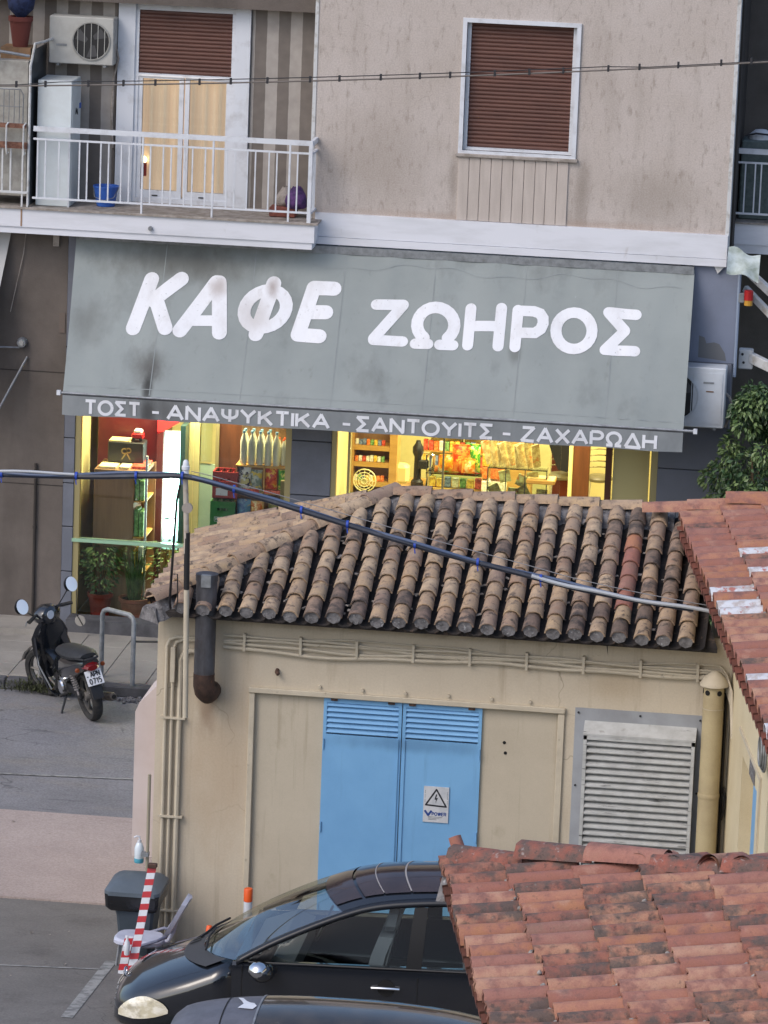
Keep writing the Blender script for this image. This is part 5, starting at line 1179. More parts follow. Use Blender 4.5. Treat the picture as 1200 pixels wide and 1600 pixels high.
# column, door panel, brown board
t = thing('inner_door', 'pale green inner door and frame behind the left shop window', 'door', (-2.8, 1.3, .2))
MB().box(-3.0, -2.86, 1.3, 1.4, .2, 3.6).build('frame', M_yel, t); MB().box(-2.86, -2.52, 1.34, 1.38, .2, 2.20).build('leaf', mat('mint', srgb(176, 200, 178), srgb(160, 184, 164), 2, rough=.5), t)
MB().box(-2.86, -2.70, 1.32, 1.38, 2.24, 3.5).build('transom', M_glassg, t)
MB().tube([(-2.56, 1.33, 1.5), (-2.56, 1.29, 1.5), (-2.56, 1.29, 1.66), (-2.56, 1.33, 1.66)], .01, 6).build('handle', M_alu, t)
t = thing('wood_board', 'dark brown wooden board standing beside the bottled water', 'board', (-2.4, 1.1, .2))
MB().bbox(-2.55, -2.24, 1.05, 1.10, .2, 3.2, .006).build('board_panel', M_woodd, t); MB().box(-2.60, -2.55, 1.03, 1.10, .2, 3.2).build('trim', M_alu, t)
# snack shelf
t = thing('snack_shelf', 'wooden snack shelf with cardboard trays in the left shop window', 'shelf', (-1.85, .5, .2))
for z in (1.58, 2.06, 2.42): MB().box(-2.2, -1.5, .36, .72, z - .02, z).build('shelf_board', M_woodl, t)
for x in (-2.21, -1.83, -1.5): MB().box(x, x + .02, .36, .74, .2, 2.42).build('upright', M_woodl, t)
MB().box(-2.2, -1.5, .74, .76, .2, 3.1).build('back_panel', M_wood, t)
for a in (-2.19, -1.81): MB().box(a, a + .31, .34, .355, 2.055, 2.105).build('tray_edge', M_pk[0], t)
def bottle(x, y, z, h, r, lab, cat, grp, body, cap, capz=None):
    t = thing('water_bottle' if cat == 'bottle' else 'bottle', lab, cat, (x, y, z), grp)
    MB().lathe([(r * .9, 0), (r, .01), (r, h * .28), (r * .92, h * .33), (r, h * .38), (r, h * .66), (r * .8, h * .78), (r * .33, h * .90), (r * .33, h * .94)], (x, y, z), 12).build('body', body, t, True)
    MB().lathe([(r * .42, h * .93), (r * .42, h)], (x, y, z), 10).build('cap', cap, t)
    return t
M_wat = mat('pet_water', srgb(236, 236, 222), srgb(206, 210, 196), (24, 24, 3), rough=.12)
M_capb = mat('cap_blue', srgb(120, 160, 190), rough=.4)
src = bottle(-2.12, .44, 2.425, .46, .048, 'large clear water bottle with pale cap, in the front row on the snack shelf', 'bottle', 'water bottles on the snack shelf', M_wat, M_capb)
for k in range(9):
    if k: copy_thing(src, (-2.12 + (k % 5) * .112, .44 + (k // 5) * .14, 2.425), 'large clear water bottle with pale cap, in the front row on the snack shelf' if k < 5 else 'large clear water bottle with pale cap, standing behind the front row on the snack shelf')
src = bottle(-1.66, .50, 2.425, .36, .034, 'small water bottle with orange cap at the right end of the shelf', 'bottle', 'orange-capped bottles on the snack shelf', M_wat, M_orange)
for k in range(1, 5): copy_thing(src, (-1.66 + (k % 3) * .075 , .50 + (k // 3) * .1, 2.425), 'small water bottle with orange cap at the right end of the shelf')
def snack(x, y, z, w, h, m1, lab, grp='snack bags on the shelf'):
    t = thing('snack_bag', lab, 'snack bag', (x, y, z), grp)
    mb = MB(); n = 6
    f = lambda u, v: (x + (u - .5) * w * (1 - .06 * math.sin(v * math.pi)), y - .045 * math.sin(u * math.pi) ** .6 * math.sin(v * math.pi) ** .7, z + v * h)
    g = lambda u, v: (x + (.5 - u) * w * (1 - .06 * math.sin(v * math.pi)), y + .04 * math.sin(u * math.pi) ** .6 * math.sin(v * math.pi) ** .7, z + v * h)
    mb.grid(f, n, n); mb.grid(g, n, n); mb.build('pouch', m1, t, 'all')
    MB().box(x - w * .5, x + w * .5, y - .006, y + .006, z + h, z + h + .018).build('top_seal', m1, t)
    return t
def snackmat(n, a, b, c): return mat('snack_' + n, srgb(*a), srgb(*b), 13, .47, .53, .35, spots=[(srgb(*c), 9, .56, .6, 1)])
snack(-2.10, .42, 2.06, .19, .33, snackmat('navy', (30, 34, 70), (236, 236, 230), (220, 210, 150)), 'navy and white patterned snack bag on the upper shelf')
snack(-1.93, .42, 2.06, .16, .28, snackmat('silver', (190, 196, 186), (120, 140, 130), (226, 196, 70)), 'silver-green snack bag beside the navy one')
snack(-1.73, .42, 2.10, .17, .27, snackmat('red', (200, 40, 24), (230, 110, 40), (236, 190, 60)), 'bright red and yellow crisp bag on the upper shelf')
snack(-1.57, .42, 2.10, .12, .26, snackmat('green', (80, 190, 50), (60, 160, 40), (230, 220, 90)), 'lime green crisp bag at the right end of the upper shelf')
snack(-2.09, .42, 1.60, .19, .33, snackmat('blue', (90, 140, 170), (60, 100, 150), (220, 190, 90)), 'blue snack bag on the lower shelf beside the green crate')
snack(-1.91, .42, 1.60, .17, .31, snackmat('orange', (220, 120, 40), (236, 170, 90), (246, 220, 160)), 'orange snack bag on the lower shelf')
snack(-1.66, .42, 1.62, .19, .30, snackmat('olive', (140, 130, 40), (110, 110, 50), (180, 170, 60)), 'olive yellow snack bag at the right of the lower shelf')
# crates of bottles
def crate(x, z, m1, lab, bcol, lid=True):
    t = thing('bottle_crate', lab, 'crate', (x, .45, z), 'bottle crates stacked in the window')
    w, d, h, th = .34, .28, .37, .014
    x0, x1, y0, y1 = x - w / 2, x + w / 2, .3, .3 + d
    m = MB(); m.box(x0, x1, y0, y0 + th, z, z + .24); m.box(x0, x0 + .10, y0, y0 + th, z + .24, z + .28).box(x1 - .1, x1, y0, y0 + th, z + .24, z + .28); m.box(x0, x1, y0, y0 + th, z + .28, z + h)
    m.box(x0, x1, y1 - th, y1, z, z + h).box(x0, x0 + th, y0 + th, y1 - th, z, z + h).box(x1 - th, x1, y0 + th, y1 - th, z, z + h).box(x0, x1, y0, y1, z, z + .015)
    m.build('shell', m1, t)
    m = MB()
    for k in (1, 2, 3): m.box(x0 + k * w / 4 - .004, x0 + k * w / 4 + .004, y0 + th, y1 - th, z + .1, z + h - .03)
    m.box(x0 + th, x1 - th, y0 + d / 2 - .004, y0 + d / 2 + .004, z + .1, z + h - .03); m.build('divider', m1, t)
    for i in range(4):
        for j in range(2):
            bx, by = x0 + w / 8 + i * w / 4, y0 + d / 4 + j * d / 2
            MB().lathe([(.028, .02), (.03, .2), (.014, .28), (.012, .35), (.014, .35), (.014, .375)], (bx, by, z), 8).build('bottle', bcol, t, True)
    return t
M_bot = mat('brown_glass', srgb(60, 34, 20), rough=.15); M_botg = mat('green_glass_bottle', srgb(120, 150, 110), rough=.15)
c1 = crate(-2.36, 1.545, M_greenplastic, 'green plastic bottle crate with white lettering stacked under the red one', M_botg)
mb = MB(); text(mb, ['H', 'E', 'I', 'N', 'E', 'K', 'E', 'N'], -2.45, -2.27, 1.655, .035, .005, lambda x, y, o: Vector((x, .299 - o, y)), .001, .3)
stroke(mb, [(-2.47, 1.64), (-2.47, 1.70), (-2.25, 1.70), (-2.25, 1.64), (-2.47, 1.64)], .003, lambda x, y, o: Vector((x, .299 - o, y)), .001, round_=False)
mb.build('crate_lettering', M_let, c1)
c2 = crate(-2.34, 1.955, mat('crate_red', srgb(150, 30, 32), rough=.45), 'red plastic bottle crate with a white patch on top of the green crate', M_bot)
MB().box(-2.46, -2.30, .295, .299, 2.0, 2.10).build('white_patch', M_let, c2)
crate(-2.36, 1.135, mat('crate_red2', srgb(140, 26, 30), rough=.45), 'lowest red bottle crate under the green crate', M_bot)
# cigarette shelves
t = thing('shelf_unit', 'light wood shelf unit of small packets right of the shop entrance frame', 'shelf', (-.85, 4.2, .25))
for z in (2.06, 1.82, 1.54): MB().box(-1.1, -.56, 4.0, 4.3, z - .07, z).build('shelf_board', M_woodl, t)
for x in (-1.12, -.56): MB().box(x, x + .05 + (.06 if x > -1 else 0), 3.98, 4.35, .25, 2.9).build('upright', M_woodl, t)
MB().box(-1.1, -.56, 4.31, 4.35, .25, 2.9).build('back_panel', M_wood, t)
MB().box(-1.08, -.5, 3.8, 4.0, .25, 1.34).build('drawer_base', M_woodl, t); MB().box(-.86, -.55, 3.79, 3.8, 1.02, 1.28).build('drawer', M_wood, t)
MB().box(-1.1, -.5, 3.75, 4.0, 1.34, 1.37).build('countertop', mat('counter_green', srgb(120, 170, 90), rough=.5), t)
for z in (2.06, 1.82, 1.54):
    packets(t, 'packet', -1.06, -.58, 4.03, z, .048, .085, .06, None, M_pk, .006)
t = thing('desk_fan', 'cream desk fan by the shop entrance', 'fan', (-.78, 3, 1.2))
m = MB()
for r_, dy in ((.16, 0), (.158, .03), (.12, -.03), (.08, -.045), (.04, -.05)): m.tube([(-.78 + r_ * math.cos(a * .3142), 3.0 + dy, 1.76 + r_ * math.sin(a * .3142)) for a in range(20)], .006, 5, closed=True)
for k in range(12): m.tube([(-.78 + .03 * math.cos(k * .5236), 2.95, 1.76 + .03 * math.sin(k * .5236)), (-.78 + .158 * math.cos(k * .5236), 3.0, 1.76 + .158 * math.sin(k * .5236))], .004, 4)
m.build('fan_cage', mat('cream_plastic', srgb(232, 224, 170), rough=.5), t, True)
MB().tube([(-.78, 3.05, 1.62), (-.78, 3.05, 1.3)], .025, 8).lathe([(.1, 0), (.09, .03)], (-.78, 3.05, 1.27), 16).build('fan_stand', M_yel, t)
MB().lathe([(.035, -.035), (.03, -.03)], (-.78, 3.0, 1.76), 12, 'y').build('hub', M_yel, t)
MB().bbox(-1.0, -.62, 2.85, 3.2, .25, 1.27, .01).build('low_table', M_yel, t)
# counter
t = thing('shop_counter', 'pale counter with glass display in the middle of the lit shop', 'counter', (.3, 4.7, .25))
MB().bbox(-.62, 1.0, 4.45, 5.1, .25, 1.36, .01).build('base', M_yel, t); MB().box(-.66, 1.04, 4.40, 5.12, 1.36, 1.40).build('top', M_woodl, t)
MB().box(-.08, .8, 4.42, 4.43, 1.40, 1.62).box(-.08, .8, 4.9, 4.91, 1.40, 1.62).box(-.08, .8, 4.42, 4.91, 1.62, 1.63).build('glass_display', M_glassg, t)
packets(t, 'packet', -.04, .76, 4.55, 1.41, .09, .14, .1, None, M_pk, .02)
t = thing('cream_chair', 'cream armchair back in front of the shop shelves', 'chair', (-.44, 4.2, .25))
MB().loft([[(-.57, 4.2, 1.75), (-.52, 4.2, 1.75), (-.52, 4.24, 1.75), (-.57, 4.24, 1.75)], [(-.58, 4.2, 2.0), (-.54, 4.2, 2.02), (-.54, 4.24, 2.02), (-.58, 4.24, 2.0)]]).bbox(-.56, -.30, 4.15, 4.4, 1.5, 1.77, .04).bbox(-.55, -.42, 4.15, 4.4, .25, 1.52, .02).build('seat', mat('cream_leather', srgb(240, 222, 150), rough=.5), t)
t = thing('coffee_grinder', 'tall black coffee grinder on the shop counter', 'coffee grinder', (-.2, 4.6, 1.4))
MB().lathe([(.09, 0), (.09, .06), (.055, .10), (.05, .42), (.08, .48), (.08, .56), (.04, .62), (.03, .66)], (-.22, 4.6, 1.40), 16).build('body', M_blk, t, True)
MB().bbox(-.20, -.08, 4.5, 4.62, 1.66, 1.78, .01).build('dosing_head', M_blk, t)
t = thing('blender_jug', 'steel and glass blender jug beside the coffee grinder', 'blender', (-.05, 4.6, 1.4))
MB().lathe([(.06, 0), (.05, .10), (.055, .12), (.075, .42), (.07, .46), (.02, .48)], (-.04, 4.62, 1.40), 14).build('jug', M_chrome, t, True)
for x, w, h, mm, lab in ((.20, .22, .22, snackmat('yel', (236, 180, 40), (220, 120, 20), (246, 230, 150)), 'yellow snack bags heap on the counter'), (.40, .26, .38, snackmat('redor', (226, 70, 30), (236, 140, 60), (250, 200, 90)), 'red-orange snack bag on the counter'), (.60, .16, .40, snackmat('gre', (50, 150, 50), (200, 220, 90), (240, 240, 200)), 'green snack bag at the right end of the counter'), (.52, .2, .20, snackmat('or2', (240, 120, 30), (250, 180, 80), (250, 220, 160)), 'small orange snack bag in front on the counter')):
    snack(x, 4.6 if h != .2 else 4.5, 1.64, w, h, mm, lab, 'snack bags on the counter')
t = thing('back_cupboard', 'wooden wall cupboards behind the shop counter', 'cupboard', (0, 6, .25))
for x in (-.2, .3): MB().bbox(x, x + .46, 6.0, 6.3, 1.3, 2.3, .01).build('cupboard_door', M_yel, t)
MB().bbox(.8, 1.3, 6.0, 6.3, .25, 2.5, .01).build('tall_cupboard', M_woodl, t); MB().lathe([(.04, 5.97), (.04, 6.0)], (.16, 0, 1.75), 12, 'y').build('knob', M_blk, t)
# stocked shelves on the back wall and cartons
t = thing('back_shelf', 'stocked back shelf of small coloured packets behind the counter', 'shelf', (.2, 5.8, .25))
for z in (1.50, 1.72, 1.94, 2.16):
    MB().box(-.28, .78, 5.6, 5.8, z - .02, z).build('shelf_board', M_woodl, t); packets(t, 'packet', -.26, .76, 5.62, z, .065, .15, .08, None, M_pk, .012)
t = thing('carton_stack', 'stack of cartons between the counter and the newspaper stand', 'carton stack', (.9, 4.3, .25))
for k, (w_, z_) in enumerate(((.34, 1.42), (.30, 1.62), (.26, 1.80))): MB().bbox(.74, .74 + w_, 4.3, 4.55, z_, z_ + .17, .008).build('carton', M_pk[(1, 4, 2)[k]], t)
# newspaper stand
t = thing('newspaper_stand', 'glass stand crowded with fanned newspapers near the shop entrance', 'newspaper stand', (1.35, 3, .25))
MB().box(.95, 1.78, 2.98, 2.99, 1.55, 2.05).box(.95, .96, 2.99, 3.3, 1.55, 2.05).box(1.77, 1.78, 2.99, 3.3, 1.55, 2.05).box(.95, 1.78, 2.98, 3.3, 2.05, 2.06).build('glass_case', M_glassg, t)
for x in (.945, 1.20, 1.47, 1.775): MB().box(x, x + .012, 2.965, 2.98, .25, 2.07).build('post', M_joint, t)
MB().bbox(.95, 1.78, 3.0, 3.3, .25, 1.54, .01).build('base', M_yel, t)
MB().bbox(1.50, 1.90, 2.9, 3.25, 1.88, 1.94, .01).build('side_tray', M_woodl, t)
M_news = mat('newsprint', srgb(238, 224, 166), srgb(200, 176, 120), 16, .45, .55, .8, spots=[(srgb(220, 120, 50), 7, .60, .66, .9)])
for k in range(9):
    x = .94 + k * .082
    Mx = Matrix.Translation((x, 3.08 - .01 * k, 2.08)) @ Matrix.Rotation(R(-16 + 5 * (k % 3)), 4, 'Y') @ Matrix.Rotation(R(12), 4, 'X') @ Matrix.Rotation(R(38), 4, 'Z')
    MB().bbox(-.01, .12, 0, .02, -.02 * (k % 2), .35 + .03 * math.sin(k * 2), .004, Mx).build('newspaper', M_news, t)
for k in range(7):
    Mx = Matrix.Translation((1.02 + k * .1, 3.12, 1.60 + .22 * (k % 2))) @ Matrix.Rotation(R(-30 + 17 * (k % 4)), 4, 'Y')
    MB().bbox(0, .16, 0, .02, 0, .17, .006, Mx).build('magazine', M_news, t)
# stools
def stool(x, y, z, lab, back):
    t = thing('bar_stool', lab, 'bar stool', (x, y, z), 'bar stools at the back of the shop')
    MB().lathe([(.15, 0), (.19, .02), (.20, .05), (.16, .085), (.05, .095)], (x, y, z + .82), 20).build('seat', mat('stool_seat' + back, srgb(110, 104, 80), rough=.45), t, True)
    for sx in (-1, 1):
        for sy in (-1, 1):
            MB().tube([(x + sx * .14, y + sy * .14, z + .83), (x + sx * .2, y + sy * .2, z)], .014, 7).build('leg', M_chrome, t, True)
    MB().tube([(x + .18 * math.cos(a * .3927), y + .18 * math.sin(a * .3927), z + .3) for a in range(16)], .01, 6, closed=True).build('foot_ring', M_chrome, t, True)
    for k in range(4):
        pts = [(x + .18 * math.cos(R(200 + a * 14) * -1), y + .18 * math.sin(R(20 + a * 14)), z + 1.0 + k * .09) for a in range(11)]
        MB().tube(pts, .012, 6).build('back_slat', M_chrome, t, True)
    for sx in (-1, 1): MB().tube([(x + sx * .17, y + .08, z + .85), (x + sx * .18, y + .09, z + 1.34)], .013, 6).build('back_post', M_chrome, t, True)
    return t
stool(2.21, 7.3, .25, 'chrome-backed bar stool beside the wooden post', 'a'); stool(1.64, 7.3, .25, 'bar stool with a dark garment hung over its back', 'b')
t = thing('dark_garment', 'dark coat hanging over the left bar stool', 'coat', (1.64, 7.2, 1.2))
m = MB(); m.loft([[(1.42, 7.10, 1.95), (1.86, 7.10, 1.95), (1.86, 7.3, 1.95), (1.42, 7.3, 1.95)], [(1.46, 7.06, 1.6), (1.80, 7.06, 1.6), (1.80, 7.2, 1.6), (1.46, 7.2, 1.6)], [(1.60, 7.06, 1.25), (1.74, 7.06, 1.22), (1.74, 7.12, 1.22), (1.60, 7.12, 1.25)]]); m.build('coat_body', mat('dark_cloth', srgb(34, 38, 48), rough=.9), t, True)
MB().bbox(1.45, 1.9, 7.5, 7.54, .3, 1.9, .01).build('red_bag', mat('maroon', srgb(110, 44, 30), rough=.6), None, label='maroon framed board leaning behind the bar stools', category='board')
t = thing('wood_partition', 'dark wooden partition post between the two bar stools', 'partition', (1.95, 5, .25))
MB().bbox(1.98, 2.22, 5.0, 5.1, .25, 3.9, .01).build('panel', M_woodd, t); MB().bbox(1.92, 1.98, 4.98, 5.1, .25, 3.9, .01).build('post', M_yel, t)
# person: only the dark hair shows above the tiled ridge
def person(x, y, z):
    t = thing('person', 'person with short dark hair standing inside the shop doorway, mostly hidden by the roof ridge', 'person', (x, y, z))
    V = [(0, 0, .93), (0, .0, 1.12), (0, .01, 1.32), (0, .01, 1.46), (0, -.01, 1.56), (.17, 0, 1.42), (-.17, 0, 1.42), (.23, .02, 1.12), (-.23, .02, 1.12), (.24, -.06, .88), (-.24, -.06, .88), (.10, 0, .88), (-.10, 0, .88), (.11, -.01, .48), (-.11, -.01, .48), (.11, .02, .08), (-.11, .02, .08), (.12, -.12, .035), (-.12, -.12, .035)]
    E_ = [(0, 1), (1, 2), (2, 3), (3, 4), (3, 5), (3, 6), (5, 7), (6, 8), (7, 9), (8, 10), (0, 11), (0, 12), (11, 13), (12, 14), (13, 15), (14, 16), (15, 17), (16, 18)]
    rad = [.15, .13, .15, .08, .055, .07, .07, .045, .045, .035, .035, .10, .10, .065, .065, .045, .045, .04, .04]
    me = bpy.data.meshes.new('body'); me.from_pydata([(x + a, y + b, z + c) for a, b, c in V], E_, []); me.materials.append(mat('dark_shirt', srgb(50, 54, 66), rough=.9))
    o = bpy.data.objects.new('body', me); COL.objects.link(o); attach(o, t)
    sk = o.modifiers.new('skin', 'SKIN'); sd = o.modifiers.new('sub', 'SUBSURF'); sd.levels = sd.render_levels = 1
    for v, r in zip(me.skin_vertices[0].data, rad): v.radius = (r, r * .8)
    me.skin_vertices[0].data[0].use_root = True
    M_skin = mat('skin', srgb(206, 160, 130), rough=.6)
    hd = MB().lathe([(.02, -.115), (.055, -.10), (.072, -.04), (.078, .02), (.072, .08), (.045, .115), (.01, .125)], (x, y - .015, z + 1.67), 16)
    hd.add([(x - .012, y - .09, z + 1.68), (x + .012, y - .09, z + 1.68), (x, y - .115, z + 1.645), (x, y - .09, z + 1.64)], [(0, 1, 2), (0, 2, 3), (1, 3, 2)])
    hd = hd.build('head', M_skin, t, True)
    for s in (-1, 1):
        MB().lathe([(.010, -.094), (.006, -.098)], (x + s * .03, y, z + 1.69), 8, 'y').build('eye', M_black, hd)
        MB().lathe([(.012, 0), (.012, .01)], (x + s * .078, y, z + 1.665), 8, 'x').build('ear', M_skin, hd)
    MB().box(x - .022, x + .022, y - .094, y - .088, z + 1.605, z + 1.612).build('mouth', M_redpot, hd)
    m = MB(); rr = random.Random(2); rings = []
    for k, (r, h) in enumerate([(.082, .0), (.092, .05), (.085, .10), (.055, .135), (.01, .145)]):
        rings.append([(x + r * math.cos(j * .3927) * rr.uniform(.94, 1.08), y + .01 + r * 1.1 * math.sin(j * .3927) * rr.uniform(.94, 1.08), z + 1.66 + h + rr.uniform(-.006, .008)) for j in range(16)])
    m.loft(rings); m.build('hair', mat('dark_hair', srgb(30, 24, 20), rough=.8), t, True)
    for s in (-1, 1):
        for f in range(5):
            bx = x + s * (.235 + .0); by = y - .075 + f * .014
            MB().tube([(bx, by, z + .85), (bx, by - .01, z + .80), (bx - s * .008, by - .012, z + .765 + abs(f - 2) * .01)], [.009, .008, .006], 6).build('finger', M_skin, o, True)
person(3.0, 2.0, .24)

# ------------------------------------------------------------------ plants
def leafmesh(name, m_, L=.09, Wd=.04, fold=.3):
    m = MB(); m.add([(0, 0, 0), (-Wd / 2, L * .4, fold * Wd), (0, L * .45, 0), (Wd / 2, L * .4, fold * Wd), (-Wd * .35, L * .75, fold * Wd * .3 - .01), (0, L, -.02), (Wd * .35, L * .75, fold * Wd * .3 - .01)],
                    [(0, 2, 1), (0, 3, 2), (1, 2, 4), (2, 3, 6), (4, 2, 5), (2, 6, 5)]); return m
def leafcloud(mb, n, fn, L, Wd, rnd, droop=.5):
    for _ in range(n):
        p, out = fn(rnd); p = Vector(p); out = Vector(out).normalized()
        d = (out + Vector((rnd.uniform(-.6, .6), rnd.uniform(-.6, .6), -droop + rnd.uniform(-.4, .4)))).normalized()
        s = rnd.uniform(.7, 1.25); side = d.cross(Vector((rnd.uniform(-1, 1), rnd.uniform(-1, 1), rnd.uniform(.2, 1)))).normalized()
        l, w = L * s, Wd * s; nrm = side.cross(d)
        mb.add([p, p + d * l * .45 - side * w * .5 + nrm * w * .15, p + d * l * .5, p + d * l * .45 + side * w * .5 + nrm * w * .15, p + d * l - nrm * w * .1],
               [(0, 2, 1), (0, 3, 2), (1, 2, 4), (2, 3, 4)])
def potted(x, y, z, r, h, potm, lab, kind, hh, seed, terra=False):
    t = thing('potted_plant', lab, 'potted plant', (x, y, z), 'potted plants behind the glass parapet')
    pr = [(r * .72, 0), (r * .95, h * .82), (r * 1.0, h * .82), (r * 1.08, h * .86), (r * 1.08, h), (r * .96, h), (r * .93, h * .9)]
    p = MB().lathe(pr, (x, y, z), 22).build('pot', potm, t, True)
    MB().lathe([(r * .93, 0), (.01, .01)], (x, y, z + h * .91), 16).build('soil', M_soil, p)
    rnd = random.Random(seed)
    st = MB()
    for k in range(7):
        a = rnd.uniform(0, 6.28); st.tube([(x + .03 * math.cos(a), y + .03 * math.sin(a), z + h * .9), (x + .10 * math.cos(a), y + .10 * math.sin(a), z + h + hh * .6), (x + .16 * math.cos(a), y + .16 * math.sin(a), z + h + hh * .95)], [.008, .006, .003], 5)
    st.build('stem', M_stem, t, True)
    mb = MB()
    if kind == 'bush':
        def fn(rd):
            a = rd.uniform(0, 6.28); v = rd.random() ** .8; rr_ = r * 1.25 * (.55 + .7 * math.sin(v * 2.6)) * rd.uniform(.35, 1.05)
            return (x + rr_ * math.cos(a), y + rr_ * math.sin(a), z + h + .02 + v * hh), (math.cos(a), math.sin(a), .1)
        leafcloud(mb, 420, fn, .085, .045, rnd)
    elif kind == 'grassy':
        for _ in range(90):
            a = rnd.uniform(0, 6.28); b = rnd.uniform(.02, .6) * r; e = rnd.uniform(.4, 1.3) * r; H_ = hh * rnd.uniform(.55, 1.1)
            p0 = Vector((x + b * math.cos(a), y + b * math.sin(a), z + h * .9)); p1 = Vector((x + e * math.cos(a), y + e * math.sin(a), z + h + H_)); w = Vector((-math.sin(a), math.cos(a), 0)) * .008
            pm = (p0 + p1) / 2 + Vector((0, 0, .06)); mb.add([p0 - w, p0 + w, pm + w, pm - w, p1], [(0, 1, 2, 3), (3, 2, 4)])
        def fn(rd):
            a = rd.uniform(0, 6.28); v = rd.random(); q = r * 1.2 * v * rd.uniform(.3, 1.1)
            return (x + q * math.cos(a), y + q * math.sin(a), z + h + v * hh), (math.cos(a), math.sin(a), .5)
        leafcloud(mb, 160, fn, .06, .02, rnd, .1)
    else:
        def fn(rd):
            a = rd.uniform(0, 6.28); v = rd.random(); q = r * 1.5 * rd.uniform(.2, 1.05)
            return (x + q * math.cos(a), y + q * math.sin(a), z + h + v * hh), (math.cos(a), math.sin(a), .2)
        leafcloud(mb, 260, fn, .07, .035, rnd)
    mb.build('foliage', M_leaf if kind != 'airy' else M_leafl, t)
potted(-4.0, .26, .20, .165, .36, M_redpot, 'leafy green plant in a red plastic pot nearest the left pillar', 'bush', .62, 1)
potted(-3.53, .26, .20, .20, .32, M_terra, 'grassy plant in a pale terracotta pot between two red pots', 'grassy', .72, 2)
potted(-3.14, .26, .20, .12, .34, M_redpot, 'airy light-leaved plant in a narrow red pot beside the roof corner', 'airy', .80, 3)
potted(-2.85, .46, .55, .10, .22, M_redpot, 'pale leafy plant raised on a stand under the glowing cooler', 'airy', .40, 4)
MB().bbox(-3.05, -2.6, .4, .7, .2, .55, .01).build('plant_stand', M_woodl, None, label='low wooden stand under the raised potted plant', category='stand')
# big bush on the right
t = thing('ficus_bush', 'dense glossy green bush growing at the right end of the cafe wall', 'bush', (4.9, -.75, .13))
rnd = random.Random(21)
m = MB()
for k in range(9):
    a = rnd.uniform(0, 6.28); q = rnd.uniform(.2, .65)
    m.tube([(5.05 + .05 * math.cos(a), -.75 + .05 * math.sin(a), .13), (5.05 + q * .5 * math.cos(a), -.75 + q * .5 * math.sin(a), 1.6), (5.05 + q * math.cos(a), -.75 + q * math.sin(a), 3.2)], [.05, .035, .012], 6)
m.build('trunk', M_stem, t, True)
clumps = []
for _ in range(120):
    v = rnd.random(); zc = 1.0 + v * 3.0; rad = .92 * math.sin(min(1, (1 - v) * 1.25 + .10) * math.pi / 2) ** .8
    a = rnd.uniform(0, 6.28); q = rad * math.sqrt(rnd.uniform(.25, 1))
    clumps.append((4.93 + q * math.cos(a), -.75 + q * math.sin(a) * .8, zc, rnd.uniform(.10, .2)))
mb = MB(); mb2 = MB()
for (cx, cy_, cz, cr_) in clumps:
    def fn(rd):
        d = Vector((rd.gauss(0, 1), rd.gauss(0, 1), rd.gauss(0, 1))).normalized()
        return (cx + d.x * cr_, cy_ + d.y * cr_, cz + d.z * cr_), (d.x, d.y, d.z)
    leafcloud(mb if rnd.random() < .7 else mb2, 115, fn, .085, .042, rnd, .9)
M_bush = mat('bush_leaf', srgb(66, 92, 54), srgb(42, 64, 40), 5, .35, .65, .42); M_bush2 = mat('bush_leaf_light', srgb(112, 132, 84), srgb(84, 106, 60), 7, .4, .6, .4)
mb.build('crown', M_bush, t, kind='stuff'); mb2.build('young_leaves', M_bush2, t, kind='stuff')

# weeds in the gutter under the motorbike
mb = MB()
def fn(rd):
    return (rd.gauss(-4.0, .28), rd.gauss(-3.22, .06), .02 + abs(rd.gauss(0, .06))), (rd.uniform(-1, 1), rd.uniform(-1, 1), 1)
leafcloud(mb, 1100, fn, .055, .018, random.Random(9), -.3); mb.build('weeds', mat('weed_green', srgb(62, 68, 42), srgb(48, 50, 36), 9, rough=.9), kind='stuff')
mb = MB(); rnd = random.Random(12)
for _ in range(130): lump(mb, Vector((rnd.uniform(-3.3, -2.4), rnd.gauss(-3.28, .06), .02)), rnd.uniform(.008, .032), rnd)
mb.build('rubble', M_mort, kind='stuff')
# neighbour's awning parts on the right
t = thing('folding_awning', 'white folding awning arms jutting out of the dark recess above the bush', 'awning', (5, .6, 5))
for (a, b, w) in (((4.46, .4, 5.50), (5.3, -.4, 4.95), .04), ((4.50, .4, 5.22), (5.3, -.3, 4.60), .035), ((4.62, .3, 4.32), (5.4, -.3, 4.1), .05)):
    m = MB(); Mx = frame_of(a, Vector(b) - Vector(a), (0, 0, 1)); m.bbox(-w, w, 0, (Vector(b) - Vector(a)).length, -w * 1.3, w * 1.3, .008, Mx); m.build('arm', M_whitew, t)
MB().bbox(4.47, 4.66, .25, .42, 4.16, 4.42, .012).build('bracket', M_whitew, t)
for x, z in ((4.52, 4.36), (4.54, 4.25)): MB().lathe([(.018, .238), (.018, .25)], (x, 0, z), 8, 'y').build('bolt', M_joint, t)
m = MB(); m.grid(lambda u, v: (4.28 + .42 * u, -.1 - .3 * v + .02 * math.sin(u * 9), 5.83 - .28 * v - .10 * u + .03 * math.sin(u * 7 + v * 4)), 12, 8); m.build('torn_sheet', mat('torn_sheet', srgb(186, 196, 196), srgb(140, 150, 140), 5, rough=.7), t, 'all')
MB().prism([(4.1, -.05, 5.56), (4.24, -.05, 5.56), (4.15, -.05, 5.46)], (0, .1, 0)).build('broken_trim', M_whitew, t)
t = thing('alarm_beacon', 'small red and amber alarm lamp on the end of the blue-grey wall', 'lamp', (4.55, 0, 5.15))
MB().bbox(4.44, 4.52, -.05, .04, 5.09, 5.22, .01).build('base', M_galv, t); MB().lathe([(.055, 0), (.055, .07)], (4.57, -.02, 5.06), 12).build('amber_lens', mat('amber_lens', srgb(200, 150, 60), rough=.3), t)
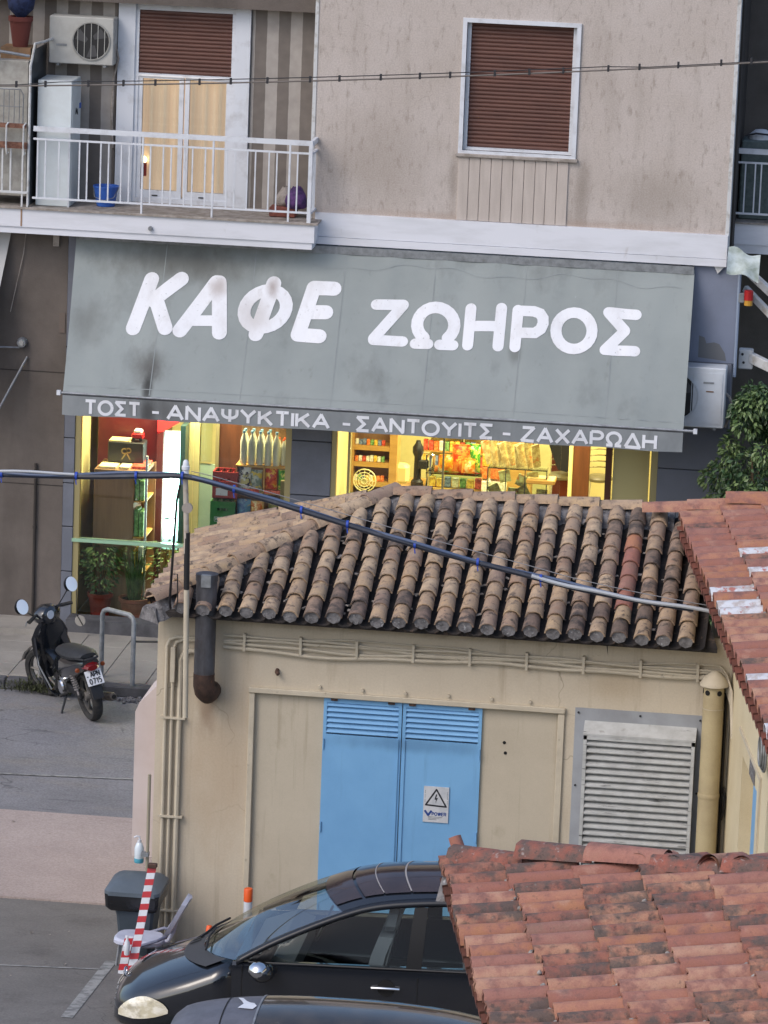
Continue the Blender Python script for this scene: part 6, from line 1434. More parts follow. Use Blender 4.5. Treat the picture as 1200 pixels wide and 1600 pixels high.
MB().lathe([(.06, 0), (.06, .12), (.05, .13)], (4.57, -.02, 5.13), 12).build('red_lens', M_redplastic, t)
t = thing('neighbour_awning', 'edge of a pale awning at the far left below the balcony', 'awning', (-5.5, 0, 5.4))
m = MB(); m.grid(lambda u, v: (-6.2 + (.93 - .22 * v) * u, -.02 - .75 * v, 5.5 - 1.9 * v), 4, 8); m.build('canopy', mat('pale_canvas', srgb(176, 176, 176), rough=.8), t)
MB().tube([(-5.02, -.03, 3.80), (-5.35, -.5, 3.05), (-5.5, -.7, 2.7)], .016, 8).tube([(-5.12, -.03, 3.92), (-5.5, -.1, 3.92)], .012, 6).build('arm', M_metal, t, True)
M_mirror = mat('mirror_sky_white', (.93, .94, .96, 1), rough=.2, metal=.3, spec=1.0)  # near-white colour stands in for bright sky reflected in the mirrors
# ------------------------------------------------------------------ steel hoop rail
t = thing('hoop_rail', 'grey steel hoop rail on the pavement edge behind the motorbike', 'rail', (-3.1, -2.9, .13))
MB().tube([(-3.42, -2.70, .10), (-3.42, -2.70, .98), (-3.40, -2.71, 1.03), (-3.35, -2.74, 1.06), (-3.02, -2.97, 1.06), (-2.97, -3.0, 1.03), (-2.95, -3.02, .98), (-2.95, -3.02, 0)], .032, 12).build('hoop', M_galv, t, True)
MB().tube([(-2.95, -3.0, .72), (-2.2, -2.9, .74)], .014, 8).build('handle_bar', M_blk, t)
# small round meter on the step
t = thing('round_sign', 'small round grey disc with cable standing by the shop step', 'disc', (-4.0, -.6, .2))
MB().lathe([(.07, -.015), (.075, 0), (.07, .012)], (-4.10, -.62, .36), 18, 'y').build('disc', mat('disc', srgb(150, 146, 140), rough=.8), t)
MB().tube([(-4.06, -.64, .30), (-4.15, -.64, .45), (-4.17, -.6, .8)], .007, 5).build('cable', M_blk, t)
# ------------------------------------------------------------------ motorbike, built in its own frame: x forward, y left, z up
def moped():
    t = thing('moped', 'black moped with bright round mirrors parked against the kerb', 'moped', (-3.7, -3.5, 0))
    rear, front = Vector((-3.20, -4.36, 0)), Vector((-3.84, -3.32, 0))
    f = (front - rear).normalized(); lean = R(12)
    up = Vector((0, 0, 1)); l = up.cross(f)
    upL = (up * math.cos(lean) + l * math.sin(lean)); lL = (l * math.cos(lean) - up * math.sin(lean))
    s = (front - rear).length / 1.22 * 1.14
    Mx = Matrix((f * s, lL * s, upL * s)).transposed().to_4x4(); Mx.translation = rear + Vector((0, 0, .012))
    Mst = Matrix.Translation((1.02, 0, 0)) @ Matrix.Rotation(R(24), 4, 'Z') @ Matrix.Translation((-1.02, 0, 0))
    def fin(mb, name, m_, par=t, sm=True, st=False):
        K = Mx @ Mst if st else Mx
        mb.v = [tuple(K @ Vector(p)) for p in mb.v]; return mb.build(name, m_, par, sm)
    def wheel(x, w, st):
        n = 36; m = MB()
        rings = []
        for (r, y) in ((.215, -w * .5), (.258, -w * .62), (.283, -w * .34), (.288, 0), (.283, w * .34), (.258, w * .62), (.215, w * .5), (.205, 0)):
            rings.append([(x + r * math.cos(2 * math.pi * j / n), y, .286 + r * math.sin(2 * math.pi * j / n)) for j in range(n)])
        m.loft(rings + [rings[0]], cap=False); wh = fin(m, 'wheel', M_rubber, st=st)
        m = MB(); rings = []
        for (r, y) in ((.226, -.022), (.226, .022), (.205, .018), (.205, -.018), (.226, -.022)):
            rings.append([(x + r * math.cos(2 * math.pi * j / n), y, .286 + r * math.sin(2 * math.pi * j / n)) for j in range(n)])
        m.loft(rings, cap=False)
        for k in range(5):
            a = k * 1.2566; m.tube([(x + .04 * math.cos(a), 0, .286 + .04 * math.sin(a)), (x + .212 * math.cos(a + .15), 0, .286 + .212 * math.sin(a + .15))], .013, 6)
        m.lathe([(.05, -.05), (.055, 0), (.05, .05)], (x, 0, .286), 14, 'y'); fin(m, 'rim', mat('rim_grey', srgb(126, 122, 118), rough=.5, metal=.5), wh, st=st)
    wheel(0, .095, False); wheel(1.22, .078, True)
    # front fender, fork
    m = MB(); rings = []
    for k in range(11):
        a = R(20 + k * 14); rings.append([(1.22 + (.315 + .012 * (1 - abs(v))) * math.cos(a), .055 * v, .286 + (.315 + .012 * (1 - abs(v))) * math.sin(a)) for v in (-1, -.5, 0, .5, 1)])
    m.loft(rings, cap=False, closed=False); fin(m, 'front_fender', M_carp, st=True)
    m = MB()
    for y in (-.065, .065): m.tube([(1.22, y, .286), (1.10, y, .62)], .022, 8)
    fin(m, 'fork', M_galv, st=True)
    # leg shield and front cover
    m = MB()
    prof = [(1.12, .28, .10), (1.17, .45, .16), (1.12, .62, .21), (1.07, .78, .22), (1.02, .90, .17), (.99, .99, .10)]
    rings = []
    for x, z, w in prof: rings.append([(x - .05, -w, z - .02), (x + .015, -w * .6, z), (x + .035, 0, z), (x + .015, w * .6, z), (x - .05, w, z - .02), (x - .075, w * .7, z - .02), (x - .06, 0, z - .02), (x - .075, -w * .7, z - .02)])
    m.loft(rings); fin(m, 'front_cover', M_carp)
    for sd in (-1, 1):
        m = MB(); m.loft([[(1.08, sd * .13, .80), (1.02, sd * .19, .78), (.99, sd * .18, .78), (1.03, sd * .12, .8)], [(1.05, sd * .15, .5), (.92, sd * .235, .48), (.89, sd * .22, .48), (1.0, sd * .14, .5)], [(.98, sd * .13, .22), (.86, sd * .19, .20), (.84, sd * .18, .2), (.94, sd * .12, .22)], [(.84, sd * .10, .12), (.78, sd * .13, .11), (.77, sd * .12, .11), (.82, sd * .09, .12)]]); fin(m, 'leg_shield', M_carp)
        m = MB(); m.tube([(1.03, sd * .17, .76), (.90, sd * .225, .48), (.80, sd * .16, .2)], .009, 6); fin(m, 'trim_strip', M_galv)
    # handlebar nacelle with lamp
    m = MB(); m.loft([[(.96, .11 * math.cos(a) * q, 1.0 + .085 * math.sin(a) * q) if False else (xx, .17 * q * math.cos(a), 1.0 + .12 * q * math.sin(a)) for a in [j * math.pi / 6 for j in range(12)]] for xx, q in ((.90, .5), (.93, .85), (1.0, 1), (1.07, .92), (1.12, .6))]); nc = fin(m, 'headlamp_housing', M_carp, st=True)
    m = MB(); m.lathe([(.045, 0), (.05, -.012)], (.905, .04, 1.02), 14, 'x'); fin(m, 'speedometer', mat('dial_glass', srgb(200, 206, 216), rough=.15), nc, st=True)
    m = MB(); m.lathe([(.06, 0), (.05, .03), (.01, .04)], (1.115, 0, .99), 14, 'x'); fin(m, 'headlamp', M_chrome, nc, st=True)
    m = MB(); m.tube([(.95, .34, 1.03), (1.0, .16, 1.04), (1.02, 0, 1.03), (1.0, -.16, 1.04), (.95, -.34, 1.03)], .016, 8); hb = fin(m, 'handlebar', M_blk, st=True)
    for sd in (-1, 1):
        m = MB(); m.tube([(.93, sd * .34, 1.03), (.985, sd * .22, 1.035)], .022, 8); fin(m, 'grip', M_rubber, hb, st=True)
        m = MB(); m.tube([(1.03, sd * .2, 1.02), (1.05, sd * .28, .99), (1.0, sd * .34, .98)], .007, 6); fin(m, 'lever', M_galv, hb, st=True)
        m = MB(); m.tube([(1.0, sd * .20, 1.05), (.99, sd * .30, 1.13), (.98, sd * .37, 1.19)], .008, 7); fin(m, 'mirror_stalk', M_blk, hb, st=True)
        Mr = Matrix.Rotation(R(14), 3, 'Z')
        m = MB(); m.lathe([(.02, -.01), (.080, -.006), (.086, 0), (.08, .012), (.02, .035)], (.975, sd * .39, 1.23), 18, 'x'); mir = fin(m, 'mirror', M_blk, hb, st=True)
        m = MB(); m.lathe([(.082, 0), (.01, -.006)], (.950, sd * .39, 1.23), 18, 'x'); m.v = [(x_ + (z_ - 1.23) * .30 - .012, y_, z_) for x_, y_, z_ in m.v]; fin(m, 'mirror_sky_white', M_mirror, mir, st=True)
    # seat and tail
    m = MB(); rings = []
    for x, z, w, h in ((.66, .66, .07, .03), (.60, .70, .11, .05), (.45, .73, .15, .06), (.25, .745, .165, .07), (.05, .77, .165, .07), (-.12, .80, .15, .06), (-.22, .81, .10, .03)):
        rings.append([(x, w * math.cos(a) * (1 if math.sin(a) < 0 else .92), z + h * max(math.sin(a), -.55)) for a in [j * math.pi / 6 for j in range(12)]])
    m.loft(rings); fin(m, 'seat', mat('seat_vinyl', srgb(44, 46, 50), srgb(34, 35, 38), 20, rough=.6))
    m = MB(); rings = []
    for x, z, w, h in ((.74, .46, .07, .14), (.62, .50, .13, .19), (.40, .53, .165, .20), (.15, .60, .165, .15), (-.08, .68, .145, .11), (-.26, .73, .10, .07)):
        rings.append([(x, w * math.cos(a), z + h * math.sin(a)) for a in [j * math.pi / 6 for j in range(12)]])
    m.loft(rings); fin(m, 'body_cowl', M_carp)
    m = MB(); rings = []
    for x, z, w, h in ((.98, .34, .06, .12), (.82, .46, .07, .11), (.68, .52, .08, .11), (.6, .52, .08, .10)): rings.append([(x, w * math.cos(a), z + h * math.sin(a)) for a in [j * math.pi / 5 for j in range(10)]])
    m.loft(rings); fin(m, 'centre_tunnel', M_carp)
    m = MB(); rings = []
    for x, z, w, h in ((-.15, .70, .11, .055), (-.25, .70, .10, .05), (-.31, .69, .06, .03)): rings.append([(x, w * math.cos(a), z + h * math.sin(a)) for a in [j * math.pi / 5 for j in range(10)]])
    m.loft(rings); fin(m, 'tail_lamp', mat('tail_red', srgb(110, 12, 16), rough=.15))
    m = MB()
    for sd in (-1, 1): m.tube([(.2, sd * .10, .74), (-.15, sd * .12, .79), (-.30, sd * .08, .80)], .012, 6)
    m.tube([(-.30, -.08, .80), (-.32, 0, .80), (-.30, .08, .80)], .012, 6); fin(m, 'grab_rail', M_blk)
    # rear fender, plate
    m = MB(); m.loft([[(-.16, -.06, .64), (-.12, -.06, .60), (-.12, .06, .60), (-.16, .06, .64)], [(-.30, -.065, .50), (-.26, -.065, .48), (-.26, .065, .48), (-.30, .065, .50)], [(-.345, -.06, .34), (-.325, -.06, .34), (-.325, .06, .34), (-.345, .06, .34)]]); fin(m, 'rear_fender', M_blk)
    PA, PB, PC = Vector((-.275, .095, .66)), Vector((-.275, -.095, .66)), Vector((-.345, .095, .505)); px_, py_ = PB - PA, PA - PC
    pn = px_.cross(py_).normalized()
    if pn.x > 0: pn = -pn
    m = MB(); m.prism([PA, PB, PC + px_, PC], -pn * .006); pl = fin(m, 'number_plate', mat('plate_white', srgb(214, 216, 222), rough=.4), sm=False)
    PM = lambda x, y, o: PC + px_ * x + py_ * y + pn * (.004 + o)
    m = MB(); text(m, ['A', 'P', 'N'], .30, .86, .56, .32, .030, PM, .001); text(m, ['0', '7', '1', '5'], .16, .86, .10, .34, .030, PM, .001, .3)
    stroke(m, [(.06, .62), (.16, .62)], .03, PM, .001, round_=False); fin(m, 'plate_lettering', M_ink, pl, False)
    # engine, swing arm, shocks, exhaust, side stand
    m = MB(); m.lathe([(.02, -.10), (.10, -.095), (.11, 0), (.10, .105), (.07, .13)], (.55, 0, .30), 18, 'y').bbox(.58, .78, -.06, .06, .26, .38, .02); en = fin(m, 'engine', mat('engine_alloy', srgb(140, 140, 142), srgb(90, 90, 92), 30, rough=.45, metal=.6))
    m = MB(); m.lathe([(.085, .13), (.08, .15), (.02, .155)], (.52, 0, .30), 16, 'y'); fin(m, 'crankcase_cover', M_chrome, en)
    m = MB()
    for sd in (-1, 1): m.tube([(.48, sd * .075, .32), (0, sd * .075, .286)], .018, 8)
    m.bbox(.0, .45, .07, .10, .26, .36, .02); fin(m, 'swing_arm', M_blk)
    for sd in (-1, 1):
        m = MB()
        P0, P1 = Vector((.04, sd * .10, .31)), Vector((.16, sd * .11, .62)); pts = []
        for k in range(90):
            q = P0.lerp(P1, .18 + .75 * k / 90); a = k * .628; pts.append(q + Vector((.028 * math.cos(a), .028 * math.sin(a), 0)))
        m.tube(pts, .007, 5); m.tube([P0, P1], .014, 7); fin(m, 'shock_absorber', mat('spring_grey', srgb(134, 130, 130), rough=.4))
    m = MB(); m.tube([(.55, -.13, .22), (.3, -.15, .20), (.15, -.15, .22), (.12, -.15, .22), (-.28, -.17, .30), (-.33, -.172, .31)], [.018, .018, .03, .045, .05, .04], 14); ex_ = fin(m, 'exhaust', mat('exhaust_metal', srgb(120, 112, 106), srgb(80, 74, 70), 20, rough=.5, metal=.6))
    m = MB(); m.lathe([(.026, 0), (.026, -.004)], (-.334, -.172, .31), 12, 'x'); fin(m, 'exhaust_tip', M_black, ex_)
    m = MB(); m.tube([(.45, .10, .24), (.36, .24, .04)], .013, 7).bbox(.32, .40, .22, .27, .025, .04, .005); fin(m, 'side_stand', M_blk)
    for sd in (-1, 1):
        m = MB(); m.tube([(.42, sd * .10, .24), (.42, sd * .2, .23)], .018, 8); fin(m, 'foot_peg', M_rubber)
        m = MB(); m.lathe([(.02, -.02), (.028, 0), (.02, .02)], (-.22, sd * .15, .68), 10, 'x'); fin(m, 'indicator', mat('indicator_amber', srgb(128, 62, 28), rough=.3) if sd < 0 else bpy.data.materials['indicator_amber'])
moped()
# ------------------------------------------------------------------ wheelie bin
def gz(y): return lot_z(y) + .012
t = thing('wheelie_bin', 'dark grey wheelie bin with a lighter lid beside the house corner', 'bin', (-.85, -14.75, gz(-14.75)))
z0 = gz(-14.75)
def rr_(x0, x1, y0, y1, z, c=.03): return [(x0 + c, y0, z), (x1 - c, y0, z), (x1, y0 + c, z), (x1, y1 - c, z), (x1 - c, y1, z), (x0 + c, y1, z), (x0, y1 - c, z), (x0, y0 + c, z)]
MB().loft([rr_(-.99, -.68, -14.92, -14.55, z0 - .02), rr_(-1.03, -.64, -14.98, -14.5, z0 + .45), rr_(-1.09, -.62, -15.02, -14.47, z0 + .70)]).build('bin_body', M_binc, t, True)
MB().loft([rr_(-1.10, -.61, -15.03, -14.46, z0 + .52), rr_(-1.135, -.585, -15.06, -14.43, z0 + .56), rr_(-1.145, -.575, -15.07, -14.42, z0 + .70)]).build('liner_bag', mat('bin_liner', srgb(34, 35, 38), rough=.25, bump=.6, bscale=12), t, True)
MB().loft([rr_(-1.15, -.57, -15.075, -14.41, z0 + .69, .05), rr_(-1.15, -.57, -15.075, -14.41, z0 + .735, .05), rr_(-1.09, -.62, -15.0, -14.46, z0 + .79, .05), rr_(-.98, -.70, -14.85, -14.55, z0 + .82, .05)]).build('lid', M_binlid, t, True)
for x in (-.98, -.70): MB().lathe([(.09, -.02), (.09, .02)], (x, -14.5, z0 + .09), 14, 'x').build('wheel', M_rubber, t)
t.location.y += .40; t.location.z -= .04
# sanitizer bottle on thin post
t = thing('post', 'slim grey post standing in front of the pale meter cabinet', 'post', (-.84, -14.1, gz(-14.1)))
MB().tube([(-.80, -14.1, gz(-14.1)), (-.80, -14.1, 2.10)], .018, 8).build('shaft', mat('post_tan', srgb(150, 142, 124), rough=.6), t, True); MB().box(-.86, -.78, -14.16, -14.08, 1.22, 1.26).build('holder', M_galv, t)
t = thing('sanitizer_bottle', 'clear pump bottle with blue liquid fixed to the slim post', 'bottle', (-.88, -14.18, 1.18))
MB().lathe([(.045, 0), (.05, .01), (.05, .16), (.03, .21), (.018, .22)], (-.90, -14.2, 1.12), 14).build('body', mat('milky_plastic', srgb(206, 216, 224), rough=.25), t, True)
MB().lathe([(.046, 0), (.0515, .01), (.0515, .05)], (-.90, -14.2, 1.118), 14).build('liquid', mat('blue_liquid', srgb(90, 168, 190), rough=.2), t, True)
MB().tube([(-.90, -14.2, 1.34), (-.90, -14.2, 1.40), (-.93, -14.21, 1.405), (-.955, -14.215, 1.39)], .010, 8).lathe([(.022, 0), (.022, .03)], (-.90, -14.2, 1.335), 10).build('pump', M_white, t, True)
for nm in ('post', 'sanitizer_bottle'): bpy.data.objects[nm].location.y += .17
# barrier: leaning red-and-white board with a short one behind it
def board(t, a, b, w, n, first=0):
    a, b = Vector(a), Vector(b); d = b - a; L = d.length; Mx = frame_of(a, d, (0, -1, .1))
    MB().bbox(-w / 2, w / 2, 0, L, -.012, 0, .003, Mx).build('board', M_white, t)
    for k in range(n):
        y0 = (k + .25) * L / n; h = L / n * .5; s = .02
        m = MB(); m.add([Mx @ Vector(p) for p in ((-w / 2 - .001, y0, .0015), (w / 2 + .001, y0 + s, .0015), (w / 2 + .001, min(L, y0 + h + s), .0015), (-w / 2 - .001, min(L, y0 + h), .0015), (-w / 2 - .001, y0, -.0135), (w / 2 + .001, y0 + s, -.0135), (w / 2 + .001, min(L, y0 + h + s), -.0135), (-w / 2 - .001, min(L, y0 + h), -.0135))], [(0, 1, 2, 3), (1, 5, 6, 2), (4, 0, 3, 7)])
        m.build('red_stripe', mat('barrier_red', srgb(178, 34, 44), rough=.4) if k == 0 and first == 0 else bpy.data.materials['barrier_red'], t)
t = thing('barrier', 'red and white striped barrier board leaning by the wheelie bin', 'barrier', (-.66, -15.4, gz(-15.4)))
board(t, (-.70, -15.5, gz(-15.5)), (-.555, -15.2, 1.46), .085, 9)
board(t, (-.80, -15.45, gz(-15.4)), (-.745, -15.38, .74), .085, 3, 1)
MB().bbox(-.60, -.51, -15.24, -15.16, 1.43, 1.47, .004).build('end_cap', M_rust, t)
MB().lathe([(.028, 0), (.03, .02), (.03, .13), (.012, .16), (.012, .20)], (-.745, -15.5, gz(-15.5) + .22), 12).build('spray_bottle', M_white, None, True, label='white plastic bottle wedged behind the striped barrier', category='bottle')
# office chair
t = thing('office_chair', 'old lilac-grey chair facing the barrier beside the house wall', 'chair', (-.66, -14.6, gz(-14.6)))
cz = gz(-14.6) + .26
def pad(x0, x1, y0, y1, z, h, tl=0):
    rings = []
    for q, zz in ((.88, 0), (1, h * .3), (1, h * .7), (.9, h)):
        cx, cy2 = (x0 + x1) / 2, (y0 + y1) / 2; rings.append([(cx + (x1 - x0) / 2 * q * math.copysign(abs(math.cos(a)) ** .6, math.cos(a)), cy2 + (y1 - y0) / 2 * q * math.copysign(abs(math.sin(a)) ** .6, math.sin(a)), z + zz) for a in [j * math.pi / 8 for j in range(16)]])
    return MB().loft(rings)
pad(-.98, -.46, -14.85, -14.42, cz - .02, .075).build('seat', M_chair, t, True)
Mb = Matrix.Translation((-.42, -14.63, cz + .12)) @ Matrix.Rotation(R(24), 4, 'Y')
m = MB(); rings = []
for z, w, x in ((0, .14, 0), (.06, .19, .01), (.25, .20, .02), (.38, .17, .03), (.44, .08, .035)): rings.append([tuple(Mb @ Vector(p)) for p in ((x - .03, -w, z), (x + .015, -w * .9, z), (x + .03, 0, z), (x + .015, w * .9, z), (x - .03, w, z), (x - .02, 0, z))])
m.loft(rings).build('backrest', M_chair, t, True)
MB().tube([(-.47, -14.63, cz), (-.42, -14.63, cz + .02), (-.37, -14.63, cz + .12), (-.35, -14.63, cz + .22)], .022, 8).build('back_bracket', M_chair, t, True)
for y in (-14.86, -14.40):
    MB().tube([(-.42, y * .5 - 14.63 * .5, cz + .10), (-.50, y, cz + .08), (-.66, y, cz + .02), (-.76, y, cz - .10), (-.74, y, cz - .16)], .017, 8).build('armrest', mat('arm_grey', srgb(116, 120, 140), rough=.5) if y < -14.6 else bpy.data.materials['arm_grey'], t, True)
for x in (-.9, -.52):
    for y in (-14.8, -14.48): MB().tube([(x, y, cz), (x * 1.0 + (.04 if x > -.7 else -.03), y, gz(-14.6))], .014, 7).build('leg', M_metal, t, True)
t.location.y -= .27; t.location.x -= .0; t.location.z += .02
# orange-topped bollard between car and wall
t = thing('traffic_bollard', 'orange-topped white bollard between the black car and the house wall', 'bollard', (.32, -14.45, gz(-14.45)))
MB().lathe([(.045, 0), (.045, .66)], (.33, -14.45, gz(-14.45)), 14).build('post', M_white, t, True)
MB().lathe([(.042, .66), (.046, .665), (.046, .79), (.04, .80)], (.33, -14.45, gz(-14.45)), 16).build('orange_cap', M_orange, t, True)
t = thing('traffic_cone', 'tip of an orange cone just above the black car bonnet', 'cone', (-.02, -15.0, gz(-15)))
MB().lathe([(.15, 0), (.15, .02), (.11, .02), (.03, .62), (.02, .63)], (.05, -15.2, gz(-15.2) - .10), 16).build('cone_body', M_orange, t, True)

# ------------------------------------------------------------------ black car
YC = -17.0
M_sidegl = glass('side_glass', (.80, .85, .80, 1), .0, .03, .62)
t = thing('black_car', 'shiny black hatchback with slatted glass roof parked in front of the cream house', 'car', (1.9, YC, lot_z(YC)))
def sec(x, w, zs, zc, zb):
    zm = zb + (zs - .14 - zb) * .5; h = [(w - .10, zb + .01), (w - .02, zb + .05), (w, zm), (w, zs - .12), (w - .02, zs - .05), (w - .08, zs), (w * .62, zs + (zc - zs) * .62), (w * .30, zs + (zc - zs) * .92)]
    pts = [(x, YC - a, b) for a, b in h] + [(x, YC, zc)] + [(x, YC + a, b) for a, b in reversed(h)]
    return pts + [(x, YC, zb)]
secs = [(-.54, .30, .74, .77), (-.50, .52, .80, .85), (-.42, .67, .86, .93), (-.26, .78, .93, 1.03), (0, .86, 1.03, 1.14), (.28, .885, 1.14, 1.26), (.50, .895, 1.24, 1.34), (.70, .90, 1.34, 1.40)]
m = MB(); zb = .54
m.loft([sec(x, w, a, b, zb if i else .58) for i, (x, w, a, b) in enumerate(secs)])
bonnet = m.build('bonnet_and_wings', M_carp, t, 'all')
m = MB(); secs2 = [(.70, .90, 1.36, 1.37), (1.2, .90, 1.385, 1.39), (2.0, .90, 1.41, 1.415), (2.8, .90, 1.44, 1.445), (3.5, .88, 1.47, 1.475), (3.85, .80, 1.46, 1.47), (3.98, .66, 1.40, 1.42)]
def sec2(x, w, zs, zc):
    h = [(w - .10, zb + .02), (w - .01, zb + .18), (w, zb + .42), (w, zs - .14), (w - .015, zs - .03), (w - .05, zs), (w - .12, zs - .01)]
    ins = 1.0 if .7 < x < 3.6 else zs - .02
    pts = [(x, YC - a, b) for a, b in h] + [(x, YC - w + .14, ins), (x, YC, ins), (x, YC + w - .14, ins)] + [(x, YC + a, b) for a, b in reversed(h)]
    return pts + [(x, YC, zb)]
m.loft([sec2(*q) for q in secs2]); m.build('side_body', M_carp, t, True)
# greenhouse: centre line and side rail
CE = [((.30, 1.285), (.74, .865, 1.375)), ((.66, 1.545), (1.05, .82, 1.555)), ((1.08, 1.79), (1.42, .755, 1.73)), ((1.47, 1.975), (1.75, .70, 1.865)), ((1.74, 2.085), (2.0, .665, 1.945)), ((2.10, 2.16), (2.32, .645, 2.0)), ((2.7, 2.205), (2.8, .63, 2.04)), ((3.3, 2.19), (3.35, .62, 2.02)), ((3.85, 2.10), (3.8, .60, 1.94)), ((4.05, 1.9), (3.95, .60, 1.75)), ((4.12, 1.6), (4.0, .62, 1.5))]
def gh(sv, v, off=0):
    i = min(int(sv), len(CE) - 2); q = sv - i
    def cr(f):
        p = [f(CE[max(i - 1, 0)]), f(CE[i]), f(CE[i + 1]), f(CE[min(i + 2, len(CE) - 1)])]
        return .5 * (2 * p[1] + (p[2] - p[0]) * q + (2 * p[0] - 5 * p[1] + 4 * p[2] - p[3]) * q * q + (3 * p[1] - p[0] - 3 * p[2] + p[3]) * q ** 3)
    cx, cz_ = cr(lambda e: e[0][0]), cr(lambda e: e[0][1]); ex_, ey, ez = cr(lambda e: e[1][0]), cr(lambda e: e[1][1]), cr(lambda e: e[1][2])
    a = abs(v) ** 2.1
    return Vector((cx + (ex_ - cx) * a, YC + ey * v, cz_ + (ez - cz_) * a + off))
M_roofg = mat('roof_panel_dark', srgb(62, 52, 52), srgb(50, 42, 43), 3, rough=.16, coat=.6)
MB().grid(lambda u, v: gh(3.0 * v, -.97 + 1.94 * u), 24, 18).build('windscreen', M_cargl, t, 'all')
MB().grid(lambda u, v: gh(3.02 + .95 * v, -.80 + 1.60 * u), 20, 5).build('front_roof_glass', M_roofg, t, 'all')
MB().grid(lambda u, v: gh(3.0 + 7.0 * v, -1 + 2 * u, -.014), 24, 30).build('roof_shell', M_carp, t, 'all')
s0 = 4.06
for k in range(6):
    a = s0 + k * .62; b = a + .585
    MB().grid(lambda u, v: gh(a + (b - a) * v, -.80 + 1.6 * u, .002), 18, 3).build('roof_panel', M_roofg, t, 'all')
    MB().grid(lambda u, v: gh(b + .004 + .028 * v, -.78 + 1.56 * u, .006), 18, 1).build('roof_gap_strip', mat('strip_metal', srgb(150, 146, 146), rough=.4) if k == 0 else bpy.data.materials['strip_metal'], t, 'all')
for sd in (-1, 1):
    pts = [gh(.0 + 9.5 * i / 40, sd) for i in range(41)]
    m = MB(); rings = []
    for i, p in enumerate(pts):
        w = .040 + .035 * min(1, i / 14)
        rings.append([p + Vector((0, sd * .030, -.03)), p + Vector((0, sd * .03, .0)), p + Vector((0, sd * .0, .018)), p + Vector((0, -sd * w, .022)), p + Vector((0, -sd * w, -.02)), p + Vector((0, sd * .0, -.05))])
    m.loft(rings).build('roof_rail', mat('rail_black', (.012, .014, .02, 1), rough=.38) if sd < 0 else bpy.data.materials['rail_black'], t, 'all')
    # side glazing
    def belt(x): return Vector((x, YC + sd * .872, 1.385 + .026 * (x - 1)))
    def top(x):
        best = min(pts, key=lambda p: abs(p.x - x)); return Vector((x, best.y + sd * .016, best.z - .045))
    def pane(name, x0, x1, x0t, x1t, m_, off=0, n=12):
        m = MB(); m.grid(lambda u, v: belt(x0 + (x1 - x0) * u).lerp(top(x0t + (x1t - x0t) * u), v) + Vector((0, sd * (off + .02 * math.sin(v * 3.14)), 0)), n, 5); return m.build(name, m_, t, 'all')
    pane('quarter_panel', .78, 1.07, .80, 1.14, mat('matt_black', srgb(16, 17, 20), rough=.5, spec=.25) if sd < 0 else bpy.data.materials['matt_black'], .004)
    pane('front_side_window', 1.07, 2.38, 1.14, 2.42, M_sidegl); pane('door_pillar', 2.38, 2.53, 2.42, 2.55, bpy.data.materials['matt_black'], .006, 2); pane('rear_side_window', 2.53, 3.72, 2.55, 3.6, M_sidegl); pane('rear_pillar', 3.7, 3.98, 3.58, 3.96, M_carp, .004, 3)
    MB().tube([belt(.86 + .2 * i) + Vector((0, sd * .012, -.008)) for i in range(15)], .010, 6).build('window_sill_trim', M_blk, t, True)
# seams, mirror, handle
m = MB(); 
for X in (.80, 2.50): m.box(X - .004, X + .004, YC - .903, YC - .896, .8, 1.34)
m.box(.80, 2.5, YC - .903, YC - .896, .80, .806); m.build('door_seam', M_black, t)
mi = MB().loft([[(1.02 + r * math.cos(a) * 1.0 + dx, YC - 1.0 - yy, 1.32 + r * .8 * math.sin(a)) for a in [j * math.pi / 6 for j in range(12)]] for r, yy, dx in ((.06, -.11, .03), (.10, -.05, .02), (.115, .02, 0), (.10, .09, 0), (.04, .13, .01))]).build('side_mirror', M_carp, t, 'all')
MB().loft([[(.985 + r * math.cos(a), YC - 1.01 - yy, 1.345 + r * .8 * math.sin(a)) for a in [j * math.pi / 6 for j in range(12)]] for r, yy in ((.10, -.03), (.112, .03), (.092, .09), (.03, .135))]).build('mirror_cap', M_chrome, mi, 'all')
MB().tube([(1.06, YC - .90, 1.25), (1.03, YC - .98, 1.28)], .035, 8).build('mirror_foot', M_blk, mi, True)
MB().lathe([(.085, -.002), (.085, .0)], (2.20, YC - .905, 1.22), 20, 'y').build('handle_recess', M_black, t)
MB().tube([(2.06, YC - .925, 1.22), (2.14, YC - .94, 1.228), (2.26, YC - .94, 1.230), (2.33, YC - .925, 1.225)], .013, 8).build('door_handle', M_chrome, t, True)
# headlamps, grille, plate
M_hl = mat('headlamp_lens', srgb(206, 198, 172), srgb(236, 232, 218), (9, 9, 14), .42, .58, rough=.10, coat=1, spots=[(srgb(160, 154, 138), (7, 7, 12), .56, .66, .6)])
for sd in (-1, 1):
    def hl(u, v):
        x = -.42 + .52 * u; zlo = .68 + .11 * u - .035 * math.sin(u * 3.14); zhi = zlo + .215 * math.sin(min(1, u * .97 + .03) * 3.1) ** .62 + .004
        zs_ = .9
        for (xa, _, za, _), (xb, _, zb2, _) in zip(secs[:-1], secs[1:]):
            if xa <= x <= xb: zs_ = za + (zb2 - za) * (x - xa) / (xb - xa)
        zhi = max(zlo + .004, min(zhi, zs_ - .005)); z = zlo + (zhi - zlo) * v
        # follow the wing
        w = 0; 
        for (xa, wa, _, _), (xb, wb, _, _) in zip(secs[:-1], secs[1:]):
            if xa <= x <= xb: w = wa + (wb - wa) * (x - xa) / (xb - xa)
        return Vector((x - .012, YC + sd * (w + .014 - .075 * max(0.0, (z - (zs_ - .11)) / .11) ** 1.6), z))
    MB().grid(hl, 20, 8).build('headlamp', M_hl, t, 'all')
g = MB()
